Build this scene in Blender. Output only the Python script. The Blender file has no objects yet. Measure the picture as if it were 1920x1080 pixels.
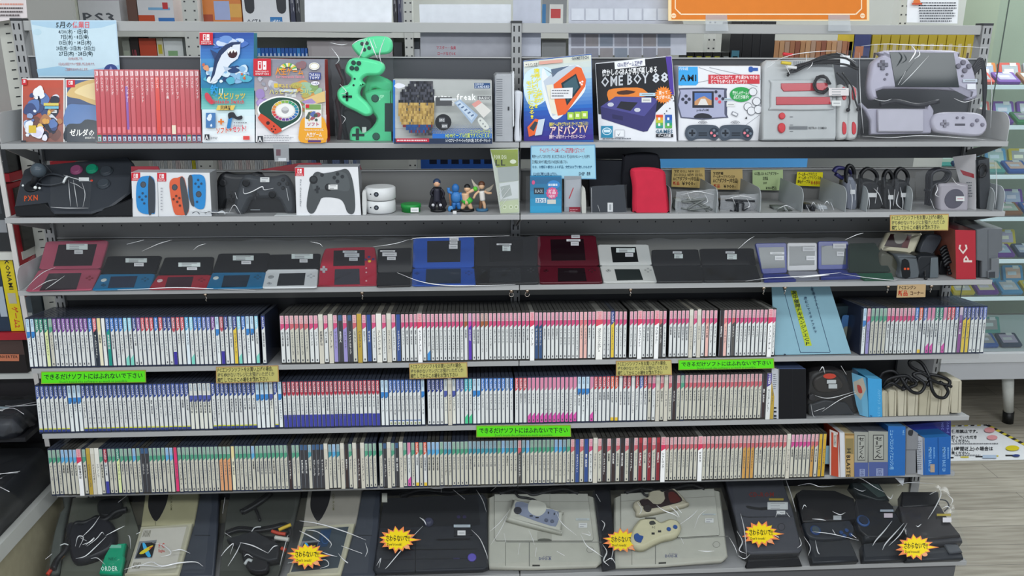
import bpy, math, random
from mathutils import Vector, Matrix
random.seed(7)
C = bpy.context.scene.collection
V = Vector
# ---------------------------------------------------------------- camera
CAM = V((-.1244, -2.1517, 1.5556)); FPX = 1559.4
PI_, YA, RO = .2885, .0537, .0039
FW = V((math.sin(YA)*math.cos(PI_), math.cos(YA)*math.cos(PI_), -math.sin(PI_)))
R0 = V((math.cos(YA), -math.sin(YA), 0)); U0 = R0.cross(FW)
RT = math.cos(RO)*R0+math.sin(RO)*U0; UP = -math.sin(RO)*R0+math.cos(RO)*U0
cd = bpy.data.cameras.new('camera'); cam = bpy.data.objects.new('camera', cd); C.objects.link(cam)
cd.sensor_width = 36; cd.lens = 36*FPX/1920; cd.clip_start = .05
cam.matrix_world = Matrix.Translation(CAM) @ Matrix((RT, UP, -FW)).transposed().to_4x4()
bpy.context.scene.camera = cam
def ray(px, py): return FW+RT*((px-960)/FPX)+UP*((540-py)/FPX)
def WY(px, py, Y): d = ray(px, py); return CAM+d*((Y-CAM.y)/d.y)
def WZ(px, py, Z): d = ray(px, py); return CAM+d*((Z-CAM.z)/d.z)
# ---------------------------------------------------------------- colour
def h(s):
    if not isinstance(s, str): return s
    s = s.lstrip('#'); o = []
    for i in (0, 2, 4):
        c = int(s[i:i+2], 16)/255
        o.append(c/12.92 if c <= .04045 else ((c+.055)/1.055)**2.4)
    return tuple(o)
def mix(a, b, t): a = h(a); b = h(b); return tuple(a[i]*(1-t)+b[i]*t for i in range(3))
MATS = {}
def mat(name, rough=.5, metal=0, coat=0, noise=.06, nscale=40, emit=0, bump=0):
    m = bpy.data.materials.new(name); m.use_nodes = True; nt = m.node_tree; b = nt.nodes['Principled BSDF']
    a = nt.nodes.new('ShaderNodeAttribute'); a.attribute_name = 'Col'
    tc = nt.nodes.new('ShaderNodeTexCoord'); no = nt.nodes.new('ShaderNodeTexNoise'); no.inputs['Scale'].default_value = nscale
    nt.links.new(tc.outputs['Object'], no.inputs['Vector'])
    mr = nt.nodes.new('ShaderNodeMapRange'); mr.inputs['To Min'].default_value = 1-noise*1.6; mr.inputs['To Max'].default_value = 1+noise*.8
    nt.links.new(no.outputs['Fac'], mr.inputs['Value'])
    vm = nt.nodes.new('ShaderNodeVectorMath'); vm.operation = 'SCALE'
    nt.links.new(a.outputs['Color'], vm.inputs[0]); nt.links.new(mr.outputs[0], vm.inputs['Scale'])
    nt.links.new(vm.outputs[0], b.inputs['Base Color'])
    b.inputs['Roughness'].default_value = rough; b.inputs['Metallic'].default_value = metal; b.inputs['Coat Weight'].default_value = coat
    b.inputs['Coat Roughness'].default_value = .15
    if emit: nt.links.new(a.outputs['Color'], b.inputs['Emission Color']); b.inputs['Emission Strength'].default_value = emit
    if bump:
        bp = nt.nodes.new('ShaderNodeBump'); bp.inputs['Strength'].default_value = bump; bp.inputs['Distance'].default_value = .004
        nt.links.new(no.outputs['Fac'], bp.inputs['Height']); nt.links.new(bp.outputs[0], b.inputs['Normal'])
    b.inputs['Specular IOR Level'].default_value = .22 if name in ('screen', 'gloss') else .32
    MATS[name] = m; return m
mat('matte', .8, noise=.1); mat('paper', .6, noise=.04); mat('box', .42, coat=.3, noise=.04); mat('plastic', .38); mat('gloss', .16, noise=.03)
mat('metal', .42, noise=.05, nscale=6); mat('screen', .07, noise=.02); mat('chrome', .25, metal=1); mat('glow', .5, emit=.55)
def filmmat(name, base, gloss_r, tint, body=0.0, bump=0.0):
    m = bpy.data.materials.new(name); m.use_nodes = True; nt = m.node_tree; nt.nodes.clear()
    out = nt.nodes.new('ShaderNodeOutputMaterial'); tr = nt.nodes.new('ShaderNodeBsdfTransparent'); gl = nt.nodes.new('ShaderNodeBsdfGlossy')
    df = nt.nodes.new('ShaderNodeBsdfDiffuse'); df.inputs['Color'].default_value = (.92, .94, .96, 1)
    tr.inputs['Color'].default_value = (*tint, 1); gl.inputs['Roughness'].default_value = gloss_r
    lw = nt.nodes.new('ShaderNodeLayerWeight'); lw.inputs['Blend'].default_value = .25
    mr = nt.nodes.new('ShaderNodeMapRange'); mr.inputs['To Min'].default_value = base; mr.inputs['To Max'].default_value = .4
    nt.links.new(lw.outputs['Fresnel'], mr.inputs['Value'])
    m1 = nt.nodes.new('ShaderNodeMixShader'); m2 = nt.nodes.new('ShaderNodeMixShader'); m1.inputs[0].default_value = body
    nt.links.new(tr.outputs[0], m1.inputs[1]); nt.links.new(df.outputs[0], m1.inputs[2])
    nt.links.new(mr.outputs[0], m2.inputs[0]); nt.links.new(m1.outputs[0], m2.inputs[1]); nt.links.new(gl.outputs[0], m2.inputs[2])
    nt.links.new(m2.outputs[0], out.inputs['Surface'])
    if bump:
        tc = nt.nodes.new('ShaderNodeTexCoord'); no = nt.nodes.new('ShaderNodeTexNoise'); no.inputs['Scale'].default_value = 28; no.inputs['Detail'].default_value = 1
        bp = nt.nodes.new('ShaderNodeBump'); bp.inputs['Strength'].default_value = bump; bp.inputs['Distance'].default_value = .004
        nt.links.new(tc.outputs['Object'], no.inputs['Vector']); nt.links.new(no.outputs['Fac'], bp.inputs['Height'])
        nt.links.new(bp.outputs[0], gl.inputs['Normal'])
    MATS[name] = m
filmmat('film', .018, .10, (.965, .975, .975), .012, .22); filmmat('crease_glint', .4, .3, (.95, .96, .97), .8)  # the second is whitened: highlights on film folds are put into its colour
filmmat('clear', .03, .05, (.93, .96, .96), .03); filmmat('haze', .06, .15, (.9, .92, .93), .2, .3)
# ---------------------------------------------------------------- glyphs and text
_G = {}
def glyph(ch):
    if ch in _G: return _G[ch]
    c = bpy.data.curves.new('t', 'FONT'); c.body = ch; c.size = 1; c.resolution_u = 1; c.offset = .022
    o = bpy.data.objects.new('t', c); m = o.to_mesh()
    vs = [(v.co.x, v.co.y) for v in m.vertices]; fs = [tuple(p.vertices) for p in m.polygons]
    o.to_mesh_clear(); bpy.data.objects.remove(o); bpy.data.curves.remove(c)
    adv = 1.0 if ord(ch) > 0x2000 else (max(x for x, y in vs)+.09 if vs else .3)
    _G[ch] = (vs, fs, adv); return _G[ch]
def layout(s, mode='h'):
    """list of (verts, faces) in the unit square; mode h across, v stacked down, r turned a quarter clockwise"""
    out = []
    if mode == 'v':
        n = len(s)
        for i, ch in enumerate(s):
            vs, fs, a = glyph(ch)
            if not vs: continue
            if ch in 'ー-〜': vs = [(.9-(y+.1)*1.0+.0, .9-x) for x, y in vs]; vs = [(x-.1, y) for x, y in vs]
            off = 0 if a == 1 else (1-a)/2
            out.append(([(x+off, (n-1-i+(y+.12))/n) for x, y in vs], fs))
        return out
    tot = sum(glyph(ch)[2] for ch in s) or 1; x0 = 0
    for ch in s:
        vs, fs, a = glyph(ch)
        q = [((x0+x)/tot, (y+.12)/1.0) for x, y in vs]; x0 += a
        if mode == 'r': q = [(y, 1-x) for x, y in q]
        out.append((q, fs))
    return out
# ---------------------------------------------------------------- mesh builder
class Fr:
    """a plane in the world: origin o, axes u (right), v (up), n (towards the viewer)"""
    def __init__(s, o, rz=0, tilt=0, spin=0):
        s.o = V(o); M = Matrix.Rotation(rz, 3, 'Z') @ Matrix.Rotation(-tilt, 3, 'X') @ Matrix.Rotation(spin, 3, 'Y')
        s.u = M @ V((1, 0, 0)); s.v = M @ V((0, 0, 1)); s.n = M @ V((0, -1, 0))
    def P(s, a, b, d=0): return s.o+s.u*a+s.v*b+s.n*d
    def px(s, x, y):
        d = ray(x, y); t = (s.o-CAM).dot(s.n)/d.dot(s.n); q = CAM+d*t-s.o
        return q.dot(s.u), q.dot(s.v)
    def off(s, d): f = Fr.__new__(Fr); f.o = s.o+s.n*d; f.u, f.v, f.n = s.u, s.v, s.n; return f
CLAMP = [None, 0]
TH = .12; TS = math.tan(TH)   # the three lower shelves slope down to the back
class MB:
    def __init__(s): s.v = []; s.f = []; s.c = []; s.m = []; s.s = []; s.mats = ['plastic']; s.lay = .0004
    def mi(s, m):
        if m is None: return 0
        if m not in s.mats: s.mats.append(m)
        return s.mats.index(m)
    def face(s, pts, col, m=None, smooth=False):
        k = len(s.v); s.v += [V(p) for p in pts]; s.f.append(tuple(range(k, k+len(pts)))); s.c.append(h(col)); s.m.append(s.mi(m)); s.s.append(smooth)
    def mesh(s, vs, fs, col, m=None, smooth=False):
        k = len(s.v); s.v += [V(p) for p in vs]; c = h(col); i = s.mi(m)
        for f in fs: s.f.append(tuple(k+j for j in f)); s.c.append(c); s.m.append(i); s.s.append(smooth)
    def box(s, x0, x1, y0, y1, z0, z1, col, m=None, fr=None, cols=None):
        """axis box, or in frame fr (x along u, y along n, z along v); cols = dict of face key -> colour"""
        P = (lambda x, y, z: fr.P(x, z, y)) if fr else (lambda x, y, z: V((x, y, z)))
        p = [P(x, y, z) for z in (z0, z1) for y in (y0, y1) for x in (x0, x1)]
        F = {'bot': (0, 2, 3, 1), 'top': (4, 5, 7, 6), 'y0': (0, 1, 5, 4), 'y1': (2, 6, 7, 3), 'x0': (0, 4, 6, 2), 'x1': (1, 3, 7, 5)}
        k = len(s.v); s.v += p
        for key, f in F.items():
            f = f[::-1] if fr else f
            s.f.append(tuple(k+j for j in f)); s.c.append(h((cols or {}).get(key, col))); s.m.append(s.mi(m)); s.s.append(False)
    def prism(s, pts, fr, d0, d1, col, m=None, side=None, back=True, smooth=False, inset=0):
        """polygon pts (a,b) counter-clockwise in frame fr, from depth d0 (back) to d1 (front); inset rounds the front rim"""
        n = len(pts); k = len(s.v); i = s.mi(m)
        s.v += [fr.P(a, b, d0) for a, b in pts]
        if inset:
            cx = sum(a for a, b in pts)/n; cy = sum(b for a, b in pts)/n; r = max(math.hypot(a-cx, b-cy) for a, b in pts)
            q = []
            for j, (a, b) in enumerate(pts):
                pa, pb = pts[j-1], pts[(j+1) % n]; ex, ey = pb[0]-pa[0], pb[1]-pa[1]; L = math.hypot(ex, ey) or 1
                q.append((a-ey/L*inset, b+ex/L*inset))
            s.v += [fr.P(a, b, d1-inset) for a, b in pts]; s.v += [fr.P(a, b, d1) for a, b in q]; R = 3
        else:
            s.v += [fr.P(a, b, d1) for a, b in pts]; R = 2
        def add(f, c, sm): s.f.append(f); s.c.append(h(c)); s.m.append(i); s.s.append(sm)
        add(tuple(k+(R-1)*n+j for j in range(n)), col, False)
        if back: add(tuple(k+j for j in reversed(range(n))), side or col, False)
        for r_ in range(R-1):
            for j in range(n):
                j2 = (j+1) % n; add((k+r_*n+j, k+r_*n+j2, k+(r_+1)*n+j2, k+(r_+1)*n+j), (side or col) if r_ == 0 else col, smooth)
    def tube(s, path, r, col, m=None, n=6, r1=None, cap=True):
        path = [V(p) for p in path]; k = len(s.v); i = s.mi(m); N = len(path); c = h(col)
        prev = None
        for a, p in enumerate(path):
            t = (path[min(a+1, N-1)]-path[max(a-1, 0)])
            t = t.normalized() if t.length > 1e-9 else V((0, 0, 1))
            if prev is None: e = t.orthogonal().normalized()
            else:
                e = prev-t*prev.dot(t); e = e.normalized() if e.length > 1e-6 else t.orthogonal().normalized()
            prev = e; g = t.cross(e)
            rr = r if r1 is None else r+(r1-r)*a/max(1, N-1)
            for b in range(n): w = 2*math.pi*b/n; s.v.append(p+(e*math.cos(w)+g*math.sin(w))*rr)
        for a in range(N-1):
            for b in range(n):
                b2 = (b+1) % n; s.f.append((k+a*n+b, k+a*n+b2, k+(a+1)*n+b2, k+(a+1)*n+b)); s.c.append(c); s.m.append(i); s.s.append(True)
        if cap:
            s.f.append(tuple(k+b for b in reversed(range(n)))); s.c.append(c); s.m.append(i); s.s.append(False)
            s.f.append(tuple(k+(N-1)*n+b for b in range(n))); s.c.append(c); s.m.append(i); s.s.append(False)
    def lathe(s, prof, fr, a0, b0, col, m=None, n=20, sx=1, sy=1):
        """profile [(radius, depth)...] spun about the frame's normal through (a0,b0)"""
        k = len(s.v); i = s.mi(m); c = h(col); N = len(prof)
        for r, d in prof:
            for b in range(n): w = 2*math.pi*b/n; s.v.append(fr.P(a0+math.cos(w)*r*sx, b0+math.sin(w)*r*sy, d))
        for a in range(N-1):
            for b in range(n):
                b2 = (b+1) % n; s.f.append((k+a*n+b, k+a*n+b2, k+(a+1)*n+b2, k+(a+1)*n+b)); s.c.append(c); s.m.append(i); s.s.append(True)
        s.f.append(tuple(k+(N-1)*n+b for b in range(n))); s.c.append(c); s.m.append(i); s.s.append(False)
        s.f.append(tuple(k+b for b in reversed(range(n)))); s.c.append(c); s.m.append(i); s.s.append(False)
    def button(s, fr, a, b, r, d0, d1, col, m=None, n=16): s.lathe([(r, d0), (r, d1-r*.25), (r*.8, d1)], fr, a, b, col, m, n)
    def ball(s, c, r, col, m=None, sc=(1, 1, 1), n=12):
        k = len(s.v); i = s.mi(m); cc = h(col); c = V(c); L = n//2
        for a in range(L+1):
            ph = math.pi*a/L
            for b in range(n): w = 2*math.pi*b/n; s.v.append(c+V((math.sin(ph)*math.cos(w)*sc[0], math.sin(ph)*math.sin(w)*sc[1], math.cos(ph)*sc[2]))*r)
        for a in range(L):
            for b in range(n):
                b2 = (b+1) % n; s.f.append((k+a*n+b, k+(a+1)*n+b, k+(a+1)*n+b2, k+a*n+b2)); s.c.append(cc); s.m.append(i); s.s.append(True)
    # flat printing; each call lies a hair above the one before
    def _d(s, d): s.lay += .00006; return s.lay if d is None else d
    def poly(s, fr, pts, col, m=None, d=None): d = s._d(d); s.face([fr.P(a, b, d) for a, b in pts], col, m)
    def pp(s, fr, pts, col, m=None, d=None): s.poly(fr, [fr.px(x, y) for x, y in pts][::-1] if area(pts) > 0 else [fr.px(x, y) for x, y in pts], col, m, d)
    def pr(s, fr, x0, y0, x1, y1, col, m=None, d=None, sk=0): s.pp(fr, [(x0, y0), (x1, y0+sk), (x1, y1+sk), (x0, y1)], col, m, d)
    def pe(s, fr, cx, cy, rx, ry, col, m=None, n=18, rot=0, d=None):
        s.pp(fr, [(cx+rx*math.cos(t)*math.cos(rot)-ry*math.sin(t)*math.sin(rot), cy+rx*math.cos(t)*math.sin(rot)+ry*math.sin(t)*math.cos(rot)) for t in [2*math.pi*i/n for i in range(n)]], col, m, d)
    def pb(s, fr, cx, cy, r0, r1, n, col, m=None, sy=1, rnd=0):
        rg = random.Random(n); pts = []
        for i in range(2*n):
            r = (r1*(1+rnd*rg.uniform(-1, 1)) if i % 2 else r0); t = math.pi*i/n; pts.append((cx+r*math.cos(t), cy+r*sy*math.sin(t)))
        s.pp(fr, pts, col, m)
    def pt(s, fr, txt, x0, y0, x1, y1, col, mode='h', m=None, sk=0, bold=0, d=None):
        """text fitted into the rectangle x0,y0 (top left) x1,y1 of the photograph, lying on the plane; sk lifts the right end"""
        d = s._d(d)
        for q, fs in layout(txt, mode):
            s.mesh([fr.P(*fr.px(x0+(x1-x0)*a, y1+(y0-y1)*b+sk*a), d) for a, b in q], fs, col, m)
    def tx(s, fr, txt, a0, b0, a1, b1, col, mode='h', m=None, d=None):
        """text fitted into frame coordinates a0,b0 (low left) a1,b1"""
        d = s._d(d)
        for q, fs in layout(txt, mode): s.mesh([fr.P(a0+(a1-a0)*a, b0+(b1-b0)*b, d) for a, b in q], fs, col, m)
    def fr_rect(s, fr, a0, b0, a1, b1, col, m=None, d=None): s.poly(fr, [(a0, b0), (a1, b0), (a1, b1), (a0, b1)], col, m, d)
    def data(s, name, loc=(0, 0, 0)):
        if CLAMP[0] is not None:   # nothing sinks into its shelf or the panel behind
            for p in s.v:
                if p.z < CLAMP[0]+.0003: p.z = CLAMP[0]+.0003
                if len(CLAMP) > 2: p.z -= max(0, p.y-CLAMP[2])*TS
                if p.y > CLAMP[1]: p.y = CLAMP[1]
        loc = V(loc); me = bpy.data.meshes.new(name)
        me.from_pydata([tuple(p-loc) for p in s.v], [], s.f)
        me.polygons.foreach_set('material_index', s.m); me.polygons.foreach_set('use_smooth', s.s)
        at = me.color_attributes.new('Col', 'FLOAT_COLOR', 'CORNER'); buf = []
        for f, c in zip(s.f, s.c): buf += [c[0], c[1], c[2], 1.0]*len(f)
        at.data.foreach_set('color', buf)
        for m in s.mats: me.materials.append(MATS[m])
        me.update(); return me
def area(p): return sum(p[i-1][0]*p[i][1]-p[i][0]*p[i-1][1] for i in range(len(p)))
WL = {}
def link(o, parent, loc):
    C.objects.link(o)
    if parent is not None: o.parent = parent; o.location = V(loc)-WL[parent.name]; WL[o.name] = V(loc)
    else: o.location = loc; WL[o.name] = V(loc)
    return o
def tag(o, label=None, cat=None, group=None, kind=None):
    if label: o['label'] = label
    if cat: o['category'] = cat
    if group: o['group'] = group
    if kind: o['kind'] = kind
    return o
def thing(name, label, cat, loc, group=None):
    return tag(link(bpy.data.objects.new(name, None), None, loc), label, cat, group)
def part(name, mb, parent, label=None, bev=0, mats=None, kind=None):
    loc = WL[parent.name]; o = link(bpy.data.objects.new(name, mb.data(name, loc)), parent, loc)
    if bev: bevel(o, bev)
    return tag(o, label, kind=kind)
def solo(name, mb, label, cat, loc, group=None, bev=0, kind=None):
    o = link(bpy.data.objects.new(name, mb.data(name, loc)), None, loc)
    if bev: bevel(o, bev)
    return tag(o, label, cat, group, kind)
def struct(name, mb, loc=(0, 0, 0)): return tag(link(bpy.data.objects.new(name, mb.data(name, loc)), None, loc), kind='structure')
def bevel(o, w, seg=2):
    b = o.modifiers.new('bevel', 'BEVEL'); b.width = w; b.segments = seg; b.limit_method = 'ANGLE'; b.angle_limit = math.radians(40)
def rrect(a0, b0, a1, b1, r, n=4):
    pts = []
    for cx, cy, t0 in ((a1-r, b0+r, -90), (a1-r, b1-r, 0), (a0+r, b1-r, 90), (a0+r, b0+r, 180)):
        for i in range(n+1): t = math.radians(t0+90*i/n); pts.append((cx+r*math.cos(t), cy+r*math.sin(t)))
    return pts
def curve(pts, k=6):
    """Catmull-Rom through 2-D or 3-D points"""
    P = [V(p) for p in pts]; P = [P[0]*2-P[1]]+P+[P[-1]*2-P[-2]]; out = []
    for i in range(1, len(P)-2):
        for j in range(k):
            t = j/k; a, b, c, d = P[i-1:i+3]
            out.append(.5*((2*b)+(c-a)*t+(2*a-5*b+4*c-d)*t*t+(3*b-a-3*c+d)*t**3))
    out.append(P[-2]); return out
def ordn(i): return '%d%s' % (i, 'th' if 10 <= i % 100 <= 20 else {1: 'st', 2: 'nd', 3: 'rd'}.get(i % 10, 'th'))
# shelf levels: front edge Y, top Z
SY = {1: -.151, 2: -.185, 3: -.182, 4: -.182, 5: -.1845, 6: -.165, 7: -.279}
SZ = {1: 1.3235, 2: 1.1552, 3: .9776, 4: .7761, 5: .600, 6: .4245, 7: .2167}
# ---------------------------------------------------------------- the rack
GR = '#9c9d9c'
rack = thing('display_rack', 'two-bay light grey steel display rack with slotted posts and seven levels of shelves', 'shelving unit', (0, 0, 0))
for X in (-1.2, 0, 1.2):
    m = MB(); m.mats = ['metal']
    w = .0125 if X == 0 else .0125
    m.box(X-w, X+w, -.004, .03, 0.02, 1.602, '#9fa0a0'); m.box(X-w-.001, X+w+.001, -.005, .031, 1.598, 1.604, '#3a3c3e')
    fr = Fr((X, -.004, 0)); z = 1.59
    while z > .3:
        for a in (-.0062, .0062): m.poly(fr, [(a-.0017, z-.012), (a+.0017, z-.012), (a+.0017, z+.002), (a-.0017, z+.002)], '#17181a', d=.0006)
        z -= .025
    part('post', m, rack, bev=.0008)
for X0, X1 in ((-1.2, 0), (0, 1.2)):
    m = MB(); m.mats = ['metal']; m.box(X0+.013, X1-.013, .002, .028, 1.5755, 1.5985, '#a9aaa8'); part('top_rail', m, rack, bev=.001)
    for k, (z0, z1, col, y) in enumerate(((1.262, 1.5176, '#4f5155', .006), (1.065, 1.236, '#7e7e7c', .006), (.2, 1.0649, '#3a3b3e', .008))):  # dark bottom panel: perforated metal, with shade behind the cases painted in
        m = MB(); m.mats = ['metal']; x0, x1 = X0+.013, X1-.013
        m.box(x0, x1, y, y+.012, z0, z1, col)
        m.box(x0, x1, y-.005, y+.016, z1-.003, z1, '#b0b1b0')
        if k == 2: m.box(x0, x1, .0035, .0078, .895, 1.06, '#80807c')
        if k == 2: m.box(x0, x1, .0035, .0078, .2, .289, '#b9b6a2')
        fr = Fr((0, y, 0)); n = 0
        zz = {0: (1.29,), 1: (1.093,), 2: (.915, .86)}[k]
        for z in zz:
            for i in range(24): a = x0+.02+i*.0486; m.poly(fr, [(a, z), (a+.003, z), (a+.003, z+.004), (a, z+.004)], '#202225', d=.0008 if k < 2 else .0052)
        part('back_panel', m, rack)
    # shelves
    for L in range(1, 8):
        Y, Z = SY[L], SZ[L]; m = MB(); m.mats = ['metal']
        e0, e1 = X0+.001+(0 if X0 == 0 else -.006), X1-.001+(0 if X1 == 0 else .008)
        t = .0125
        yb = 0.0015
        if L == 7: e0 -= .02 if X0 < 0 else 0
        m.box(e0, e1, Y, yb, Z-.0015, Z, '#9c9d9e'); m.box(e0, e1, Y-.001, Y+.0015, Z-t, Z, '#a6a7a7'); m.box(e0, e1, Y, Y+.02, Z-t, Z-t+.001, '#8c8d8d')
        m.box(e0, e0+.0015, Y, yb, Z-t, Z, GR); m.box(e1-.0015, e1, Y, yb, Z-t, Z, GR)
        m.box(e0, e1, -.004, yb, Z-.03, Z-.002, '#5a5b5d')
        if L in (4, 5, 6):
            for p in m.v: p.z -= max(0, p.y-(Y+.002 if L < 6 else -.185))*TS
        s = part('shelf', m, rack, bev=.0006)
        for X, sg in ((X0, 1), (X1, -1)):
            x = X+sg*.0035; br = MB(); br.mats = ['metal']
            br.prism([(Y+.004, Z-.014), (-.0, Z-.07), (.0, Z-.04), (Y+.004, Z-.001)], Fr((x+.0008, 0, 0), rz=math.pi/2), -.0016, 0, '#a2a3a2')
            part('bracket', br, s)
# low plinth under the base deck
m = MB(); m.mats = ['metal']; m.box(-1.2, 1.19, -.262, .02, .0, .2, '#5e5f62'); part('plinth', m, rack)
# rounded end plates on the shelf ends
def plate(X, L, hgt, d, col, label, nm='end_plate'):
    fr = Fr((X, 0, SZ[L]), rz=math.pi/2); Y = SY[L]
    pts = [(Y+.002, 0), (0-.006, 0), (-.006, hgt)]+[(Y+d+.0+math.cos(t)*(-d+.002), hgt-d+math.sin(t)*d) for t in [math.pi/2-math.pi/2*i/6 for i in range(7)]]
    m = MB(); m.mats = ['metal']; m.prism(pts[::1], fr, -.0012, 0, col)
    part(nm, m, rack, label, bev=.0003)
plate(-1.204, 1, .07, .03, '#c4c6c6', None); plate(1.205, 1, .068, .035, '#c0c2c2', None)
plate(-1.203, 3, .055, .03, '#c4c6c6', None); plate(1.202, 2, .06, .03, '#b5bcc0', None)
# ---------------------------------------------------------------- setting: floor, back wall, ceiling lights
def plankmat():
    m = bpy.data.materials.new('floor_planks'); m.use_nodes = True; nt = m.node_tree; b = nt.nodes['Principled BSDF']
    tc = nt.nodes.new('ShaderNodeTexCoord'); mp = nt.nodes.new('ShaderNodeMapping'); br = nt.nodes.new('ShaderNodeTexBrick')
    nt.links.new(tc.outputs['Object'], mp.inputs['Vector']); nt.links.new(mp.outputs[0], br.inputs['Vector'])
    br.inputs['Scale'].default_value = 1; br.inputs['Brick Width'].default_value = .92; br.inputs['Row Height'].default_value = .105; br.inputs['Mortar Size'].default_value = .0012
    br.inputs['Color1'].default_value = (*h('#a39d90'), 1); br.inputs['Color2'].default_value = (*h('#b3ad9f'), 1); br.inputs['Mortar'].default_value = (*h('#6f6b64'), 1)
    mp2 = nt.nodes.new('ShaderNodeMapping'); mp2.inputs['Scale'].default_value = (3, 38, 1); no = nt.nodes.new('ShaderNodeTexNoise'); no.inputs['Scale'].default_value = 2; no.inputs['Detail'].default_value = 6
    nt.links.new(tc.outputs['Object'], mp2.inputs['Vector']); nt.links.new(mp2.outputs[0], no.inputs['Vector'])
    mx = nt.nodes.new('ShaderNodeMix'); mx.data_type = 'RGBA'; mx.blend_type = 'MULTIPLY'; mx.inputs[0].default_value = .75
    cr = nt.nodes.new('ShaderNodeValToRGB'); cr.color_ramp.elements[0].position = .3; cr.color_ramp.elements[0].color = (.55, .53, .5, 1); cr.color_ramp.elements[1].position = .65; cr.color_ramp.elements[1].color = (1, 1, 1, 1)
    nt.links.new(no.outputs['Fac'], cr.inputs[0]); nt.links.new(br.outputs['Color'], mx.inputs[6]); nt.links.new(cr.outputs[0], mx.inputs[7]); nt.links.new(mx.outputs[2], b.inputs['Base Color'])
    b.inputs['Roughness'].default_value = .42; MATS['floor_planks'] = m
plankmat()
m = MB(); m.mats = ['floor_planks']; m.box(-3.2, 4.2, -3.4, 3.2, -.05, 0, '#ffffff'); struct('floor', m)
m = MB(); m.mats = ['matte']; m.box(-3.2, 4.2, 3.2, 3.3, 0, 2.7, '#a2a59c'); struct('wall_back', m)
m = MB(); m.mats = ['matte']; m.box(-3.2, 4.2, -3.4, 3.3, 2.7, 2.75, '#b4b4b2'); struct('ceiling', m)
m = MB(); m.mats = ['matte']; m.box(4.2, 4.3, -3.4, 3.3, 0, 2.7, '#a9aaa5'); struct('wall_right', m)
m = MB(); m.mats = ['matte']; m.box(-3.3, -3.2, -3.4, 3.3, 0, 2.7, '#b9b9b4'); struct('wall_left', m)
def area_light(x, y, z, sx, sy, pw, rx=0, col=(.93, .97, 1)):
    l = bpy.data.lights.new('tube_light', 'AREA'); l.shape = 'RECTANGLE'; l.size = sx; l.size_y = sy; l.energy = pw; l.color = col
    o = bpy.data.objects.new('tube_light', l); C.objects.link(o); o.location = (x, y, z); o.rotation_euler = (rx, 0, 0); return o
area_light(0.2, -2.75, 2.62, 5.2, .4, 104, .55)
area_light(0.2, -1.1, 2.66, 4.6, .3, 36)
area_light(0.3, 1.05, 2.66, 5.0, .3, 60)
area_light(2.6, .6, 2.66, 2.0, .3, 30)
w = bpy.data.worlds.new('world'); bpy.context.scene.world = w; w.use_nodes = True
w.node_tree.nodes['Background'].inputs[0].default_value = (.8, .88, 1, 1); w.node_tree.nodes['Background'].inputs[1].default_value = 1.0
sc = bpy.context.scene; sc.view_settings.view_transform = 'Standard'; sc.view_settings.look = 'None'; sc.view_settings.exposure = -.3
sc.cycles.transparent_max_bounces = 16; sc.cycles.max_bounces = 6
# ---------------------------------------------------------------- game cases in three rows
WH = '#dcdedb'; CR = '#cbc8b8'
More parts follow.
